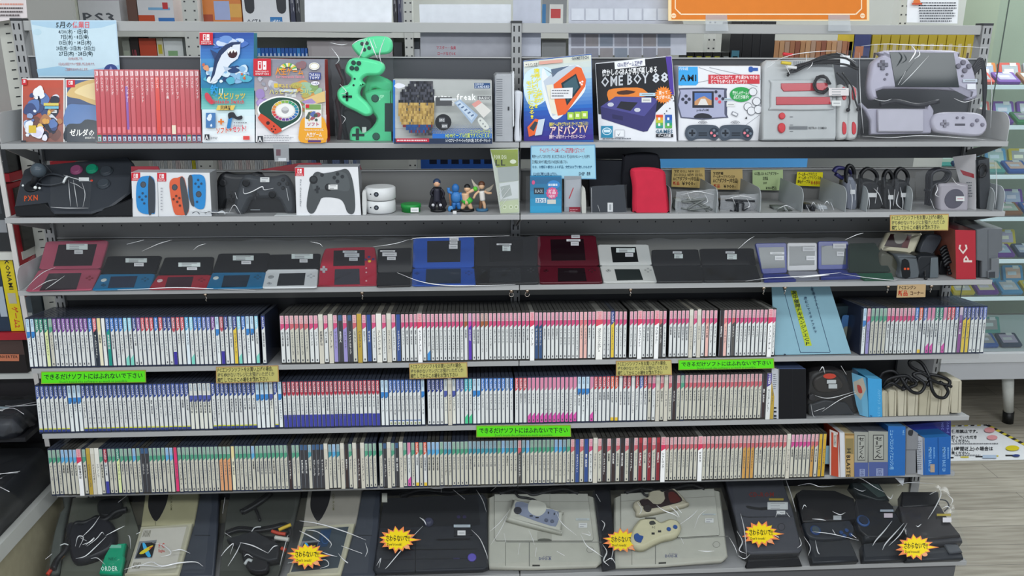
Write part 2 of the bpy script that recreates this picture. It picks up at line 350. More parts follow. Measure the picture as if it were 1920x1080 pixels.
# code: (look, top, body, bottom, style, case body, header word, wording)
T = {
 'L': ('#c4dcea', '#e6ebea', None, 'blk', 'c', 'HuCARD', 'pale blue top with a blue block'), 'g': ('#16896a', WH, None, 'sl', 'c', 'HuCARD', 'green top'),
 'y': ('#16896a', '#dfe8a8', None, 'sl', 'c', 'HuCARD', 'green top over pale yellow'), 'G': ('#4d9d7c', CR, None, 'sup', 'c', 'CDROM', 'green striped header'),
 'p': ('#7b3a96', WH, None, 'sl', 'c', 'HuCARD', 'purple top'), 'b': ('#2a72c4', WH, None, 'sl', 'c', 'HuCARD', 'blue top'), 'k': ('#d8606a', '#1b2632', None, 'sl', 'c', 'HuCARD', 'pink top over black'),
 'W': ('#e6d69a', '#e8e2c4', None, 'sl', 'c', '', 'pale yellow top'), 'w': ('#eceae4', '#e8e8e4', None, 'full', 'c', '', 'plain white spine'), 't': ('#1f63b4', '#129080', None, 'sl', 'c', 'HuCARD', 'blue top over teal'),
 'l': ('#8fd0e4', WH, '#7fd2c0', 'sl', 'c', 'HuCARD', 'light blue top and tip'), 'n': ('#26388a', WH, None, 'sl', 'c', 'HuCARD', 'navy top'), 'r': ('#cf4450', WH, None, 'sl', 'c', 'HuCARD', 'red top'),
 'R': ('#b22c40', WH, '#3a3f9c', 'chv', 'c', 'HuCARD', 'crimson arrow top and violet foot'), 'o': ('#b54a58', WH, '#3b2f9a', 'chv', 'c', 'HuCARD', 'red outlined header'), 'c': ('#3fa4d2', '#dfeaf0', None, 'sl', 'c', 'HuCARD', 'cyan top'),
 'v': ('#5a6cb4', WH, None, 'sl', 'c', 'HuCARD', 'slate blue top'), 'V': ('#d6d8d2', '#e2e2d6', '#4a56a4', 'blk', 'c', 'HuCARD', 'grey top with a violet block'), 'Y': ('#26388a', '#e2c23c', None, 'sl', 'c', 'HuCARD', 'navy top over yellow'),
 's': ('#7f98b8', WH, None, 'sl', 'c', 'HuCARD', 'grey blue top'), 'N': ('#2b4896', WH, '#c8cc30', 'sln', 'c', 'HuCARD', 'navy top and yellow foot line'), 'F': ('#2c60ae', WH, '#3c66a8', 'slf', 'c', 'HuCARD', 'royal blue top and blue foot line'),
 'T': ('#36b6c8', WH, '#4cc890', 'sl', 'c', 'HuCARD', 'turquoise top and green tip'), 'P': ('#d888a4', WH, '#d653a6', 'sl', 'c', '', 'pink top and magenta foot'), 'O': ('#e2603c', WH, '#e8c23a', 'sln', 'c', 'HuCARD', 'orange red top and yellow foot'),
 'S': ('#d04a78', WH, None, 'sup', 'd', 'SUPER', 'pink super header'), 'C': ('#c8626a', CR, None, 'sup', 'd', 'SUPER', 'dull pink header over cream'), 'e': ('#d8d5c8', '#cfcabb', None, 'full', 'e', '', 'plain cream card spine'),
 'z': ('#d04a78', '#9a90c8', None, 'sup', 'd', 'SUPER', 'pink header over lavender'), 'd': ('#3a5a80', '#39383c', None, 'full', 'd', '', 'dark picture spine'), 'a': ('#c0a040', '#b89a3c', None, 'full', 'e', '', 'golden brown spine'),
 'B': ('#2c4a90', '#34508e', None, 'full', 'd', '', 'deep blue spine'), 'K': ('#e8e6dc', '#e4e2d8', None, 'full', 'e', '', 'white card spine with black title'), 'Q': ('#d8385e', '#f4f4f2', None, 'sup', 'q', 'SUPER', 'bright white spine standing proud'),
 'i': ('#d04a78', WH, '#3f8ed0', 'sup', 'd', 'SUPER', 'pink header and blue tip'), 'U': ('#c23aa0', '#5a34b0', None, 'sup', 'd', 'SUPER', 'violet spine'), 'q': ('#a45a34', WH, None, 'sup', 'd', 'SUPER', 'brown header'),
 'u': ('#c0487c', '#31507c', None, 'sup', 'd', 'SUPER', 'pink header over navy'), 'j': ('#e0707a', '#eab8ac', None, 'sup', 'd', 'SUPER', 'salmon spine'), 'D': ('#c85a60', '#55524e', None, 'sup', 'd', 'SUPER', 'pink header over charcoal'),
 'x': ('#2e2a2c', '#3a2c2c', None, 'full', 'd', '', 'nearly black spine'), 'h': ('#7a3036', '#5a2428', None, 'full', 'd', '', 'maroon spine'), 'E': ('#a8303a', '#8a2a32', None, 'full', 'd', '', 'dark red spine'),
 'm': ('#4d9d7c', '#dfa070', None, 'sup', 'd', '', 'green header over orange'), 'I': ('#d84064', '#e0346e', None, 'full', 'd', '', 'hot pink spine'), 'H': ('#58a8d8', CR, None, 'sup', 'd', 'CDROM', 'sky blue header'),
 'A': ('#3d8fa0', CR, None, 'sup', 'd', 'CDROM', 'teal blue header'), 'J': ('#c86468', '#cc9a50', None, 'sup', 'd', 'SUPER', 'pink header over ochre'), 'M': ('#cc4a8c', CR, None, 'sup', 'd', 'SUPER', 'magenta header'),
 'Z': ('#cfaa3c', '#caa02c', None, 'full', 'd', '', 'mustard spine'), 'f': ('#c8606a', '#b04038', None, 'sup', 'd', '', 'red lower spine'), 'X': ('#d84a5e', '#f2f1ea', None, 'sup', 'q', 'SUPER', 'double-width white spine'),
 '1': ('#8a6a9c', '#8b4c8c', None, 'sup', 'd', '', 'plum spine'), '2': ('#4a3a8a', WH, None, 'sl', 'q', 'POWER', 'tall violet header'),
}
TITLES = ['スーパーバレーボール', 'ファンタジーゾーン', 'スペースハリアー', 'ワールドコート', 'ドラゴンナイト', 'アウトラン', '源平討魔伝', 'モンスターメーカー', 'プロサッカー', 'サイバーコア', 'ワールドジョッキー', '邪聖剣', '天外魔境', '妖怪道中記',
          '桃太郎伝説', 'ビックリマンワールド', 'ナイトライダー', 'エアゾンク', '魔神英雄伝', '虎への道', 'パワーリーグ', 'デッドムーン', '改造町人', 'シャーロック', 'ファイナルラップ', 'エフワン', 'パックランド', '定吉七番', 'ギャラガ', 'バトルエース']
_cm = {}
CW, CH, CD_ = .0104, .1268, .142
def case_mesh(code, wid):
    k = (T[code][4], wid)
    if k in _cm: return _cm[k]
    m = MB(); b = T[code][4]; c = {'c': '#2a3144', 'd': '#33322f', 'e': '#98958a', 'q': '#8c8c86'}[b]; m.mats = ['gloss' if b in 'cd' else 'paper']
    w = wid-.0005
    m.box(-w/2, w/2, 0, CD_, 0, CH, c)
    if b in 'cd':   # lid joint and hinge notches of the jewel case
        m.box(-w/2+.0006, -w/2+.0018, -.0003, .001, .004, CH-.004, '#8a9098'); m.box(w/2-.0010, w/2-.0004, -.0003, .001, .004, CH-.004, '#5e646e')
        m.box(-w/2+.001, w/2-.001, .004, CD_-.004, CH, CH+.0003, '#4c5260' if b == 'c' else '#5c5b57')
    _cm[k] = m.data('game_case'); return _cm[k]
_sm = {}
def spine_mesh(code, title, wid):
    k = (code, title, wid)
    if k in _sm: return _sm[k]
    top, body, bot, st, b, hd, _ = T[code]
    m = MB(); m.mats = ['box']; fr = Fr((0, 0, 0)); a = wid/2-.0016 if b in 'cd' else wid/2-.0005
    z0, z1 = (.004, CH-.003) if b in 'cd' else (.0005, CH-.0005); H = z1-z0; q = 2*a
    R = lambda x0, y0, x1, y1, c: m.poly(fr, [(x0, y0), (x1, y0), (x1, y1), (x0, y1)], c)
    R(-a, z0, a, z1, body); dark = sum(h(body)) < .6
    ink = '#e8e8e4' if dark else random.choice(['#2a2c30', '#4a4c50', '#5c5e62', '#6c6e72'])
    tz = z1-H*.26
    if st in ('sl', 'sln', 'slf'):
        m.poly(fr, [(-a, tz-.004), (a*.2, tz+.000), (a, tz+.005), (a, z1), (-a, z1)], top)
    elif st == 'chv':
        m.poly(fr, [(-a, z1-H*.27), (0, z1-H*.31), (a, z1-H*.27), (a, z1), (-a, z1)], top); m.poly(fr, [(-a, z1-H*.285), (0, z1-H*.325), (a, z1-H*.285), (a, z1-H*.275), (0, z1-H*.315), (-a, z1-H*.275)], top)
    elif st == 'blk':
        R(-a, z1-H*.25, a, z1, top); c2 = '#2f80c8' if bot is None else bot
        m.poly(fr, [(-a, z1-H*.40), (a*.3, z1-H*.40), (a, z1-H*.36), (a, z1-H*.26), (-a, z1-H*.26)], c2)
    elif st == 'sup':
        R(-a, z1-H*.17, a, z1, mix(top, '#efe0e0', .55 if code not in 'GHAm' else .35)); m.poly(fr, [(-a, z1-H*.31), (a, z1-H*.255), (a, z1-H*.17), (-a, z1-H*.17)], top)
    else: R(-a, z1-H*.12, a, z1, top)
    if bot and st == 'chv': R(-a, z0, a, z0+H*.27, bot)
    elif bot and st == 'sln': R(-a, z0, a, z0+H*.05, '#2c3c84' if code == 'N' else bot); R(-a, z0+H*.05, a, z0+H*.075, bot)
    elif bot and st == 'slf': R(-a, z0+H*.09, a, z0+H*.11, bot); R(-a*.6, z0+.002, a*.6, z0+H*.06, '#a0a878')
    elif bot and st != 'blk': m.poly(fr, [(-a, z0), (a, z0), (a, z0+H*.22), (-a, z0+H*.14)], bot)
    if hd: m.tx(fr, hd, -a*.7, z1-H*(.24 if st in ('sl', 'sln', 'slf', 'chv') else .165), a*.85, z1-.002, '#eef0f0' if st != 'sup' and st != 'blk' else (mix(top, '#ffffff', .1) if st == 'sup' else '#5f84a8'), 'r')
    if title:
        n = len(title); L = min(H*.5, n*.0074)
        t0 = tz-.010
        if title[0] > '\u2000': m.tx(fr, title, -a*.56, max(z0+.006, t0-L), a*.56, t0, ink, 'v')
        else: m.tx(fr, title, -a*.6, max(z0+.006, t0-L*.7), a*.6, t0, ink, 'r')
    if code in 'SCMGnpP': R(-a*.35, z0+.003, a*.35, z0+.008, '#4a4c50')
    _sm[k] = m.data('spine_insert'); return _sm[k]
TI = [0]
def run_of_cases(seq, px0, px1, L, Y, row, kind, pyb=None, titles=None, lean=0):
    z = SZ[L]; X0 = WZ(px0, 0, z) if 0 else None
    def xat(px):   # where the column meets the shelf at depth Y
        lo = CAM+ray(px, 900)*0
        # solve pixel row for z at this column by two steps
        y = 700
        for _ in range(12):
            p = WY(px, y, Y); y += (p.z-z)*900
        return WY(px, y, Y).x
    a, b = xat(px0), xat(px1)
    wts = [1.7 if c == 'X' else (1.15 if c in 'Q2K' else (.55 if c == '.' else 1)) for c in seq]; u = (b-a)/sum(wts); x = a; n = 0; prev = None
    tot = sum(1 for c in seq if c != '.')
    for c, wt in zip(seq, wts):
        w = u*wt
        if c != '.':
            n += 1
            if c != prev or random.random() < .35: TI[0] += 1
            ti = (titles or TITLES)[TI[0] % len(titles or TITLES)]
            if c == 'X': ti = 'コズミックファンタジー3'
            prev = c; wid = round(w, 5)
            o = bpy.data.objects.new(kind, case_mesh(c, wid)); C.objects.link(o); o.location = (x+w/2, Y+(-.003 if c in 'QX2' else random.uniform(0, .0016)), z+.0003)
            o.rotation_euler = (-TH, lean+random.uniform(-.002, .002), 0)
            tag(o, '%s case, %s, %s from left, %s' % ('thick' if c == 'X' else ('slim' if T[c][4] in 'cd' else 'card-sleeved'), T[c][6].replace('plain ', ''), ordn(n), row), 'game case', 'game cases in '+row)
            s = bpy.data.objects.new('spine_insert', spine_mesh(c, ti, wid)); C.objects.link(s); s.parent = o
        x += w
R4 = 'upper row'
run_of_cases('LLggyGppppppppbkWwtbbbllnprrrbrnnorrclbbvvpLonsYlbLLl.n', 56, 501, 4, -.179, "upper row's left block", 'card_case')
run_of_cases('SSCCCCSSeSezdzdCaSBSKSeSB', 528, 753, 4, -.179, "upper row's sleeved block", 'sleeved_case')
run_of_cases('SSSSQSiSSSSSSSSqUSSqqSSSSSSSSSSQuuSSSSSSSSSjjSSXSSYSSS.SSQSSSQDS.SSSSSeSeSjSS.xjSDSSSSSSSSQS', 753, 1452, 4, -.179, "upper row's middle block", 'disc_case')
run_of_cases('LzGGGGSSSSSSSbOvPPggPrrv1YYnnnv', 1613, 1844, 4, -.181, "upper row's right block", 'disc_case')
run_of_cases('NNNNNNNLLLNNNNNNNNNNNNNNNNNNNNNNNNVVVVVNNNNNNNNNNLLLVNL', 74, 532, 5, -.181, "middle row's left block", 'card_case')
run_of_cases('RRRRRRRRRRRRRRRRRRRRRRR', 533, 714, 5, -.181, "middle row's crimson block", 'card_case', titles=['ワールドスタジアム', 'ワールドジョッキー', 'ワールドコート', 'パックランド', 'ギャラガ', '妖怪道中記'])
run_of_cases('LLFFFFFFFFL', 715, 798, 5, -.181, "middle row's blue block", 'card_case', titles=['パワーリーグ', 'パワーリーグ', 'パワーリーグⅣ'])
run_of_cases('nnnnVeVvvTTLLbbbbbbsb', 802, 963, 5, -.181, "middle row's central block", 'card_case', titles=['ヴェイグス', 'パワーテニス', 'サイドアーム', 'ナイトロード'])
run_of_cases('rrrPPPPPPPPPPPPLLLPrrrrOOwrrwrvrCSeCeCxCGCCCCCCCCCCCCCCCCCCCx2a', 965, 1450, 5, -.181, "middle row's right block", 'card_case')
run_of_cases('GGGHHHHQGaeKGRGGyGGGHGddGGGGHHIGGGGGGGGGGmmmWGGGGHGGGGGGGGxGGddAddd', 97, 610, 6, -.185, "lowest row's green block", 'disc_case')
run_of_cases('eAHAexGexeGGG.GdeGdeGPGOGO', 610, 802, 6, -.185, "lowest row's sleeved block", 'sleeved_case')
run_of_cases('HHHGAAGGGGAAAAAAAGHAAADAHGGGGGGHHAG', 802, 1069, 6, -.185, "lowest row's teal block", 'disc_case')
run_of_cases('CBCBSeCxCxCxCxCECECE', 1069, 1237, 6, -.185, "lowest row's dark and pink block", 'disc_case')
run_of_cases('QCCCCCCCCQCCCCCCCCCCJJJCCCCCCCCeMMMMMJCZZ', 1237, 1546, 6, -.185, "lowest row's pink block", 'disc_case')
# ---------------------------------------------------------------- helpers for goods
def cl(pts, k=4):
    """closed smooth outline through 2-D points"""
    n = len(pts); out = []
    for i in range(n):
        a, b, c, d = pts[i-1], pts[i], pts[(i+1) % n], pts[(i+2) % n]
        for j in range(k):
            t = j/k
            out.append(tuple(.5*(2*b[q]+(c[q]-a[q])*t+(2*a[q]-5*b[q]+4*c[q]-d[q])*t*t+(3*b[q]-a[q]-3*c[q]+d[q])*t**3) for q in (0, 1)))
    return out
def fp(fr, pts):
    q = [fr.px(x, y) for x, y in pts]
    return q[::-1] if sum(q[i-1][0]*q[i][1]-q[i][0]*q[i-1][1] for i in range(len(q))) < 0 else q
def pprism(m, fr, pts, d0, d1, col, mt=None, side=None, inset=.002, smooth=True): m.prism(fp(fr, pts), fr, d0, d1, col, mt, side, inset=inset, smooth=smooth)
def stand(L, dy=.004, tilt=0, rz=0, x=0, dz=0): return Fr((x, SY[L]+dy, SZ[L]+dz), rz=rz, tilt=tilt)
def yat(px, z, Y):
    y = 300
    for _ in range(14): p = WY(px, y, Y); y += (p.z-z)*800
    return y
def xs(px, L, dy=.004):
    """world X of the photo's column px where it meets shelf L"""
    return WY(px, yat(px, SZ[L], SY[L]+dy), SY[L]+dy).x
def rect(x0, y0, x1, y1): return [(x0, y0), (x1, y0), (x1, y1), (x0, y1)]
def qbox(m, fr, quad, depth, front, side=None, top=None, mt='box', left=None, snap=True, shrink=0):
    """carton whose front face fills the photo quad TL,TR,BR,BL on plane fr; the bottom is set on the shelf"""
    if len(quad) == 4 and not hasattr(quad[0], '__len__'): quad = rect(*quad)
    q = [fr.px(x, y) for x, y in quad]
    if snap: q[2] = (q[2][0], .0003); q[3] = (q[3][0], .0003)
    (ax, ay), (bx, by), (cx, cy), (dx, dy) = q
    F = [fr.P(*p) for p in q]; B = [fr.P(p[0], p[1], -depth) for p in q]
    if snap:
        for i in (2, 3): B[i].z = max(B[i].z, fr.o.z+.0003)
    side = side or front; top = top or side
    m.face([F[3], F[2], F[1], F[0]], front, mt); m.face([B[2], B[3], B[0], B[1]], side, mt)
    m.face([F[2], B[2], B[1], F[1]], side, mt); m.face([B[3], F[3], F[0], B[0]], left or side, mt)
    m.face([F[0], F[1], B[1], B[0]], top, mt); m.face([B[3], B[2], F[2], F[3]], side, mt)
    return q
def side_frame(fr, x, y=None, right=True):
    """plane of a carton's side, through pixel column x on plane fr"""
    a, b = fr.px(x, y if y else 200); f = Fr.__new__(Fr); f.o = fr.P(a, 0); f.v = fr.v
    if right: f.u = -fr.n; f.n = fr.u
    else: f.u = fr.n; f.n = -fr.u
    return f
def base(fr, px, py=None):
    a, b = fr.px(px, py or 250); return fr.P(a, 0)
def sticker(parent, fr, x0, y0, x1, y1, col='#dfe0de', n=2, sk=0, lift=.0012, ink='#9a9c9e', name='price_sticker', label='small white price sticker'):
    m = MB(); m.mats = ['paper']; m.lay = lift
    m.pr(fr, x0, y0, x1, y1, col, sk=sk)
    for i in range(n):
        yy = y0+(y1-y0)*(i+.5)/n; m.pr(fr, x0+(x1-x0)*.15, yy-.6, x0+(x1-x0)*(.85 if i == 0 else .6), yy+.9, ink, sk=sk*.7)
    return part(name, m, parent, label)
def lines(m, fr, x0, y0, x1, y1, n, col='#6b7078', t=.35, sk=0):
    """rows of tiny illegible print"""
    rg = random.Random(int(x0*7+y0)); dy = (y1-y0)/n
    for i in range(n):
        x = x0; y = y0+dy*i; xe = x1-(x1-x0)*rg.choice((0, .05, .15, .4 if i == n-1 else .1))
        while x < xe:
            w = rg.uniform(2, 5); s = sk*(x-x0)/(x1-x0); m.pp(fr, rect(x, y+dy*(.5-t/2)+s, min(x+w, xe), y+dy*(.5+t/2)+s), col); x += w+rg.uniform(.6, 1.2)
def drape(fr, outline, d, seed=0, amp=.004, nx=16, ny=12, mt='film', sag=None, streaks=(), thick=.0006, hump=0):
    """clear film over plane fr: a crumpled sheet bounded by the photo rectangle outline=(x0,y0,x1,y1) or quad, with raised white ridges that imitate highlights along the folds"""
    m = MB(); m.mats = [mt, 'crease_glint']; rg = random.Random(seed)
    quad = outline if hasattr(outline[0], '__len__') else rect(*outline)
    TL, TR, BR, BL = [V(fr.px(x, y)) for x, y in quad]
    ph = [(rg.uniform(10, 45), rg.uniform(-60, 60), rg.uniform(0, 6), rg.uniform(.3, 1)) for _ in range(7)]
    def dd(a, b, s, t):
        w = sum(k*abs(math.sin(p*a+q*b+r)) for p, q, r, k in ph)/len(ph)
        return d+amp*(w-.3)+hump*math.sin(math.pi*s)*math.sin(math.pi*min(1, t*1.0))
    vs = []; fs = []
    for j in range(ny+1):
        for i in range(nx+1):
            s, t = i/nx, j/ny; jx = rg.uniform(-.3, .3)/nx*(0 < i < nx); jy = rg.uniform(-.3, .3)/ny*(0 < j < ny)
            s2, t2 = s+jx, t+jy
            if j == ny: t2 += rg.uniform(-.03, .02)
            if i in (0, nx): s2 += rg.uniform(-.012, .012)
            p = (BL*(1-s2)+BR*s2)*(1-t2)+(TL*(1-s2)+TR*s2)*t2
            vs.append(fr.P(p.x, p.y, dd(p.x, p.y, s, t)))
    for j in range(ny):
        for i in range(nx): k = j*(nx+1)+i; fs.append((k, k+1, k+nx+2, k+nx+1))
    m.mesh(vs, fs, '#ffffff', mt, smooth=False)
    for st in streaks:
        w, pts = st[0], [fr.px(x, y) for x, y in st[1:]]
        P3 = [fr.P(a, b, d+amp*.8+hump*.9) for a, b in pts]
        P3 = curve(P3, 4) if len(P3) > 2 else P3
        k = len(m.v); m.tube(P3, 1, '#ffffff', 'crease_glint', n=5, cap=False); N = len(P3)   # painted highlight streak, spindle-shaped crease
        for j in range(N):
            rr = w*.00095*(.18+.82*math.sin(math.pi*(j+.3)/(N-.4))**1.5)
            for b in range(5): p = m.v[k+j*5+b]; m.v[k+j*5+b] = P3[j]+(p-P3[j])*rr
    return m
def film(parent, fr, outline, d, label='crumpled clear plastic wrap', name='plastic_wrap', **k): return part(name, drape(fr, outline, d, **k), parent, label)
def cable(m, pts, r=.002, col='#151618', k=5, n=6, mt='plastic'): m.tube(curve(pts, k), r, col, mt, n=n)
def coil(m, c, rx, ry, turns, r, col, fr, jit=.004, seed=1, n=14, dd=.0):
    rg = random.Random(seed); pts = []
    for i in range(int(turns*n)):
        t = 2*math.pi*i/n; j = 1+jit*rg.uniform(-20, 20)
        pts.append(fr.P(c[0]+rx*math.cos(t)*j, c[1]+ry*math.sin(t)*j, c[2]+rg.uniform(0, .006)+dd*i/n))
    m.tube(pts, r, col, 'plastic', n=5)
def switch_logo(m, fr, x0, y0, x1, y1, name=True):
    m.pr(fr, x0, y0, x1, y1, '#cc2433'); w = x1-x0; H = y1-y0; cx = (x0+x1)/2
    m.pp(fr, rect(cx-w*.24, y0+H*.14, cx-w*.03, y0+H*.64), '#f4eeee'); m.pp(fr, rect(cx-w*.19, y0+H*.2, cx-w*.07, y0+H*.58), '#cc2433'); m.pe(fr, cx-w*.13, y0+H*.3, w*.035, w*.035, '#f4eeee', n=8)
    m.pp(fr, rect(cx+w*.03, y0+H*.14, cx+w*.24, y0+H*.64), '#f4eeee'); m.pe(fr, cx+w*.135, y0+H*.42, w*.045, w*.045, '#cc2433', n=8)
    if name: m.pt(fr, 'NINTENDO', x0+w*.12, y0+H*.68, x1-w*.12, y0+H*.8, '#f0dede'); m.pt(fr, 'SWITCH', x0+w*.12, y0+H*.8, x1-w*.12, y0+H*.97, '#f0dede')
def blobs(m, fr, x0, y0, x1, y1, cols, n, r, seed=1, sx=1.0):
    rg = random.Random(seed)
    for i in range(n):
        rr = r*rg.uniform(.4, 1.2); cx = rg.uniform(x0+rr*sx, max(x0+rr*sx, x1-rr*sx)); cy = rg.uniform(y0+rr, y1-rr); k = rg.choice((5, 6, 7, 9))
        p = [(cx+sx*rr*(rg.uniform(.6, 1.1))*math.cos(2*math.pi*j/k), cy+rr*rg.uniform(.6, 1.1)*math.sin(2*math.pi*j/k)) for j in range(k)]
        p = [(min(max(a, x0), x1), min(max(b, y0), y1)) for a, b in cl(p, 3)]
        m.pp(fr, p, rg.choice(cols))
def grad(m, fr, x0, y0, x1, y1, c0, c1, n=8):
    for i in range(n): m.pp(fr, rect(x0, y0+(y1-y0)*i/n, x1, y0+(y1-y0)*(i+1)/n), mix(c0, c1, i/(n-1)), d=m.lay+.00002)
    m.lay += .00004
# ================================================================ top shelf
CLAMP[:] = [SZ[1], -.0065]
def gcase(quad, tilt, label, art, dy=.03, name='game_box'):
    fr = stand(1, dy, tilt); m = MB(); m.mats = ['box']
    qbox(m, fr, quad, .011, '#e8e8e6', '#d5d8da'); art(m, fr)
    x0 = quad[0][0] if hasattr(quad[0], '__len__') else quad[0]
    return solo(name, m, label, 'game', base(fr, x0)), fr
def artA(m, fr):
    grad(m, fr, 43, 150, 119, 266, '#c0503c', '#8a5a50'); blobs(m, fr, 43, 165, 119, 266, ['#3a4a78', '#5a78b0', '#20283c', '#d8dce4', '#e6e8ee', '#b07a50', '#6f4a44'], 34, 14, 3)
    blobs(m, fr, 44, 205, 70, 262, ['#8fa6cc', '#e8ecf2', '#5f7ab0'], 12, 7, 5); blobs(m, fr, 58, 160, 90, 190, ['#f0f0f0'], 6, 9, 6); blobs(m, fr, 70, 195, 100, 245, ['#d8a050', '#e8c060'], 7, 6, 8); blobs(m, fr, 55, 236, 108, 266, ['#e8e6f2', '#d8d4ea'], 7, 12, 9)
    switch_logo(m, fr, 43, 149, 52, 160, False); m.pr(fr, 84, 194, 112, 199, '#d8c860'); m.pr(fr, 86, 200, 112, 205, '#70b8d0'); m.pr(fr, 56, 236, 70, 250, '#d8b838')
    m.pp(fr, rect(42, 264, 51, 268), '#30343c')
g1, fr = gcase((41, 147, 121, 268), .28, 'clear game case with red and blue cartoon cover, leftmost on the top shelf', artA)
sticker(g1, fr, 89, 206, 107, 212, n=1)
def artB(m, fr):
    grad(m, fr, 126, 150, 205, 266, '#4d6088', '#30405a'); m.pp(fr, cl([(126, 175), (140, 160), (170, 150), (205, 150), (205, 200), (175, 196), (150, 186), (130, 182)]), '#d8b878')
    m.pp(fr, cl([(140, 172), (165, 158), (205, 155), (205, 190), (180, 188), (155, 180)]), '#ecd6a0'); m.pp(fr, cl([(126, 200), (150, 196), (205, 205), (205, 240), (126, 240)]), '#5a7cb0'); m.pp(fr, cl([(126, 235), (150, 232), (165, 224), (205, 236), (205, 267), (126, 267)]), '#23303c')
    switch_logo(m, fr, 125, 150, 141, 164, False); m.pt(fr, 'ゼルダの', 131, 242, 178, 256, '#f2f2ec'); m.pt(fr, 'BREATH', 160, 256, 178, 261, '#e0e0da')
g2, fr = gcase((123, 148, 205, 268), .28, 'clear game case with cloudy sunset cover beside the red spines', artB)
# red cased games in a low clear tray
fr = stand(1, .006)
names = ['スポーツ', 'クエスト', 'ワールド', 'レーシング', 'ファミリー', 'パーティ', 'アドベンチャー', 'オリンピック', 'カート', 'リングフィット', 'モンスター', 'サッカー', 'テニス', 'マイクラ', 'どうぶつの森', 'メトロイド', 'ボンバーマン', 'スプラ', 'ゴルフ', 'パズル', 'ゼノブレイド']
xa, xb = xs(182, 1), xs(378, 1); u = (xb-xa)/21
hd = fr.px(280, 128)[1]
for i in range(21):
    m = MB(); m.mats = ['box']; c = ['#be4a52', '#c4545c', '#ba4c54', '#c85c64'][i % 4]; f2 = Fr((xa+u*(i+.5), SY[1]+.0065, SZ[1]+.001), tilt=.2); w = u/2-.0003
    m.box(-w, w, -.105, -.0002, 0, .168, '#bc4c54', 'box', fr=f2); m.box(-w+.0008, w-.0008, -.100, -.004, .168, .1684, '#e9dcdc', fr=f2)
    s = MB(); s.mats = ['box']; a = w-.0009
    s.fr_rect(f2, -a, .002, a, .166, c); s.fr_rect(f2, -a, .002, a, .018, '#26335c' if i not in (0, 18) else '#2a7a5a'); s.fr_rect(f2, -a*.75, .004, a*.75, .014, '#c8ccd8'); s.tx(f2, 'A' if i % 5 else 'B', -a*.5, .004, a*.5, .013, '#26335c')
    s.fr_rect(f2, -a*.8, .154, a*.8, .164, '#e6c8cb'); s.fr_rect(f2, -a*.5, .155, -a*.05, .163, c); s.fr_rect(f2, -a*.7, .022, a*.7, .036, '#e27a82')
    if i == 12: s.fr_rect(f2, -a, .02, a, .15, '#d8463c')
    if i == 6: s.fr_rect(f2, -a, .03, a*.2, .13, '#8a5aa8')
    if i == 15: s.fr_rect(f2, -a, .02, a, .04, '#e8d8c0')
    s.tx(f2, names[i], -a*.6, .150-.0082*len(names[i]) if len(names[i]) < 12 else .04, a*.6, .150, '#f0dcdc', 'v')
    o = solo('game_case', m, 'red cased game, %s from left in the red row on the top shelf' % ordn(i+1), 'game case', (f2.o.x, f2.o.y, f2.o.z), 'red cased games on the top shelf')
    part('spine_insert', s, o)
m = MB(); m.mats = ['clear']; x0, x1 = xa-.002, xb+.002; Y0 = SY[1]+.002; z = SZ[1]
m.box(x0, x1, Y0, Y0+.11, z, z+.0008, '#fff'+'fff', 'clear'); m.box(x0, x1, Y0, Y0+.001, z+.0008, z+.006, '#ffffff', 'clear'); solo('clear_tray', m, 'low clear tray under the row of red game cases', 'tray', (x0, Y0, z))
# fishing bundle carton
fr = stand(1, .006); m = MB(); m.mats = ['box']
qbox(m, fr, [(374, 60), (475, 62), (478, 266), (380, 266)], .035, '#e2ebf2', '#1f8fa6', '#2a60a0')
grad(m, fr, 376, 61, 476, 110, '#2c4fa0', '#3f7cc0'); m.lay += .0001; grad(m, fr, 377, 110, 477, 165, '#4a90c8', '#2f7fa8'); m.lay += .0001; grad(m, fr, 378, 165, 477, 205, '#2f9aa0', '#7fc8c0'); m.lay += .0001; grad(m, fr, 380, 205, 478, 266, '#d8ecf0', '#f0f4f6', 5); m.lay += .0002
blobs(m, fr, 395, 64, 474, 95, ['#c8d8f0', '#6f96d4', '#4a72be'], 14, 9, 11, 1.8); blobs(m, fr, 379, 120, 476, 160, ['#cfe4f2', '#8cb8dc', '#1f3f70', '#e6f0f6', '#53b0c8'], 46, 8, 12, 1.4)
m.pp(fr, [(395, 92), (411, 101), (405, 115)], '#2c4472'); m.pp(fr, [(452, 80), (451, 100), (447, 110), (434, 119), (424, 132), (412, 148), (396, 156), (403, 140), (407, 120), (414, 102), (428, 88), (440, 82)], '#dde4ee'); m.pp(fr, [(453, 78), (436, 79), (424, 84), (412, 95), (404, 110), (401, 130), (395, 154), (404, 140), (409, 120), (417, 103), (429, 91), (440, 84), (451, 83)], '#22365e')
m.pp(fr, cl([(428, 97), (436, 93), (445, 96), (446, 103), (440, 109), (431, 107)], 2), '#3b1a20'); m.pp(fr, [(428, 97), (430, 101), (433, 95), (436, 100), (439, 94), (442, 99), (445, 95), (440, 92), (432, 93)], '#f2f2f0'); m.pe(fr, 436, 87, 1.3, 1.3, '#101420', n=6); m.pp(fr, [(420, 124), (436, 128), (424, 134)], '#b8c8dc')
blobs(m, fr, 379, 112, 396, 135, ['#c86a50', '#e09a70'], 3, 6, 4); blobs(m, fr, 440, 133, 470, 156, ['#e8d848', '#d06838', '#60c0d0'], 6, 4, 14)
switch_logo(m, fr, 376, 61, 401, 84)
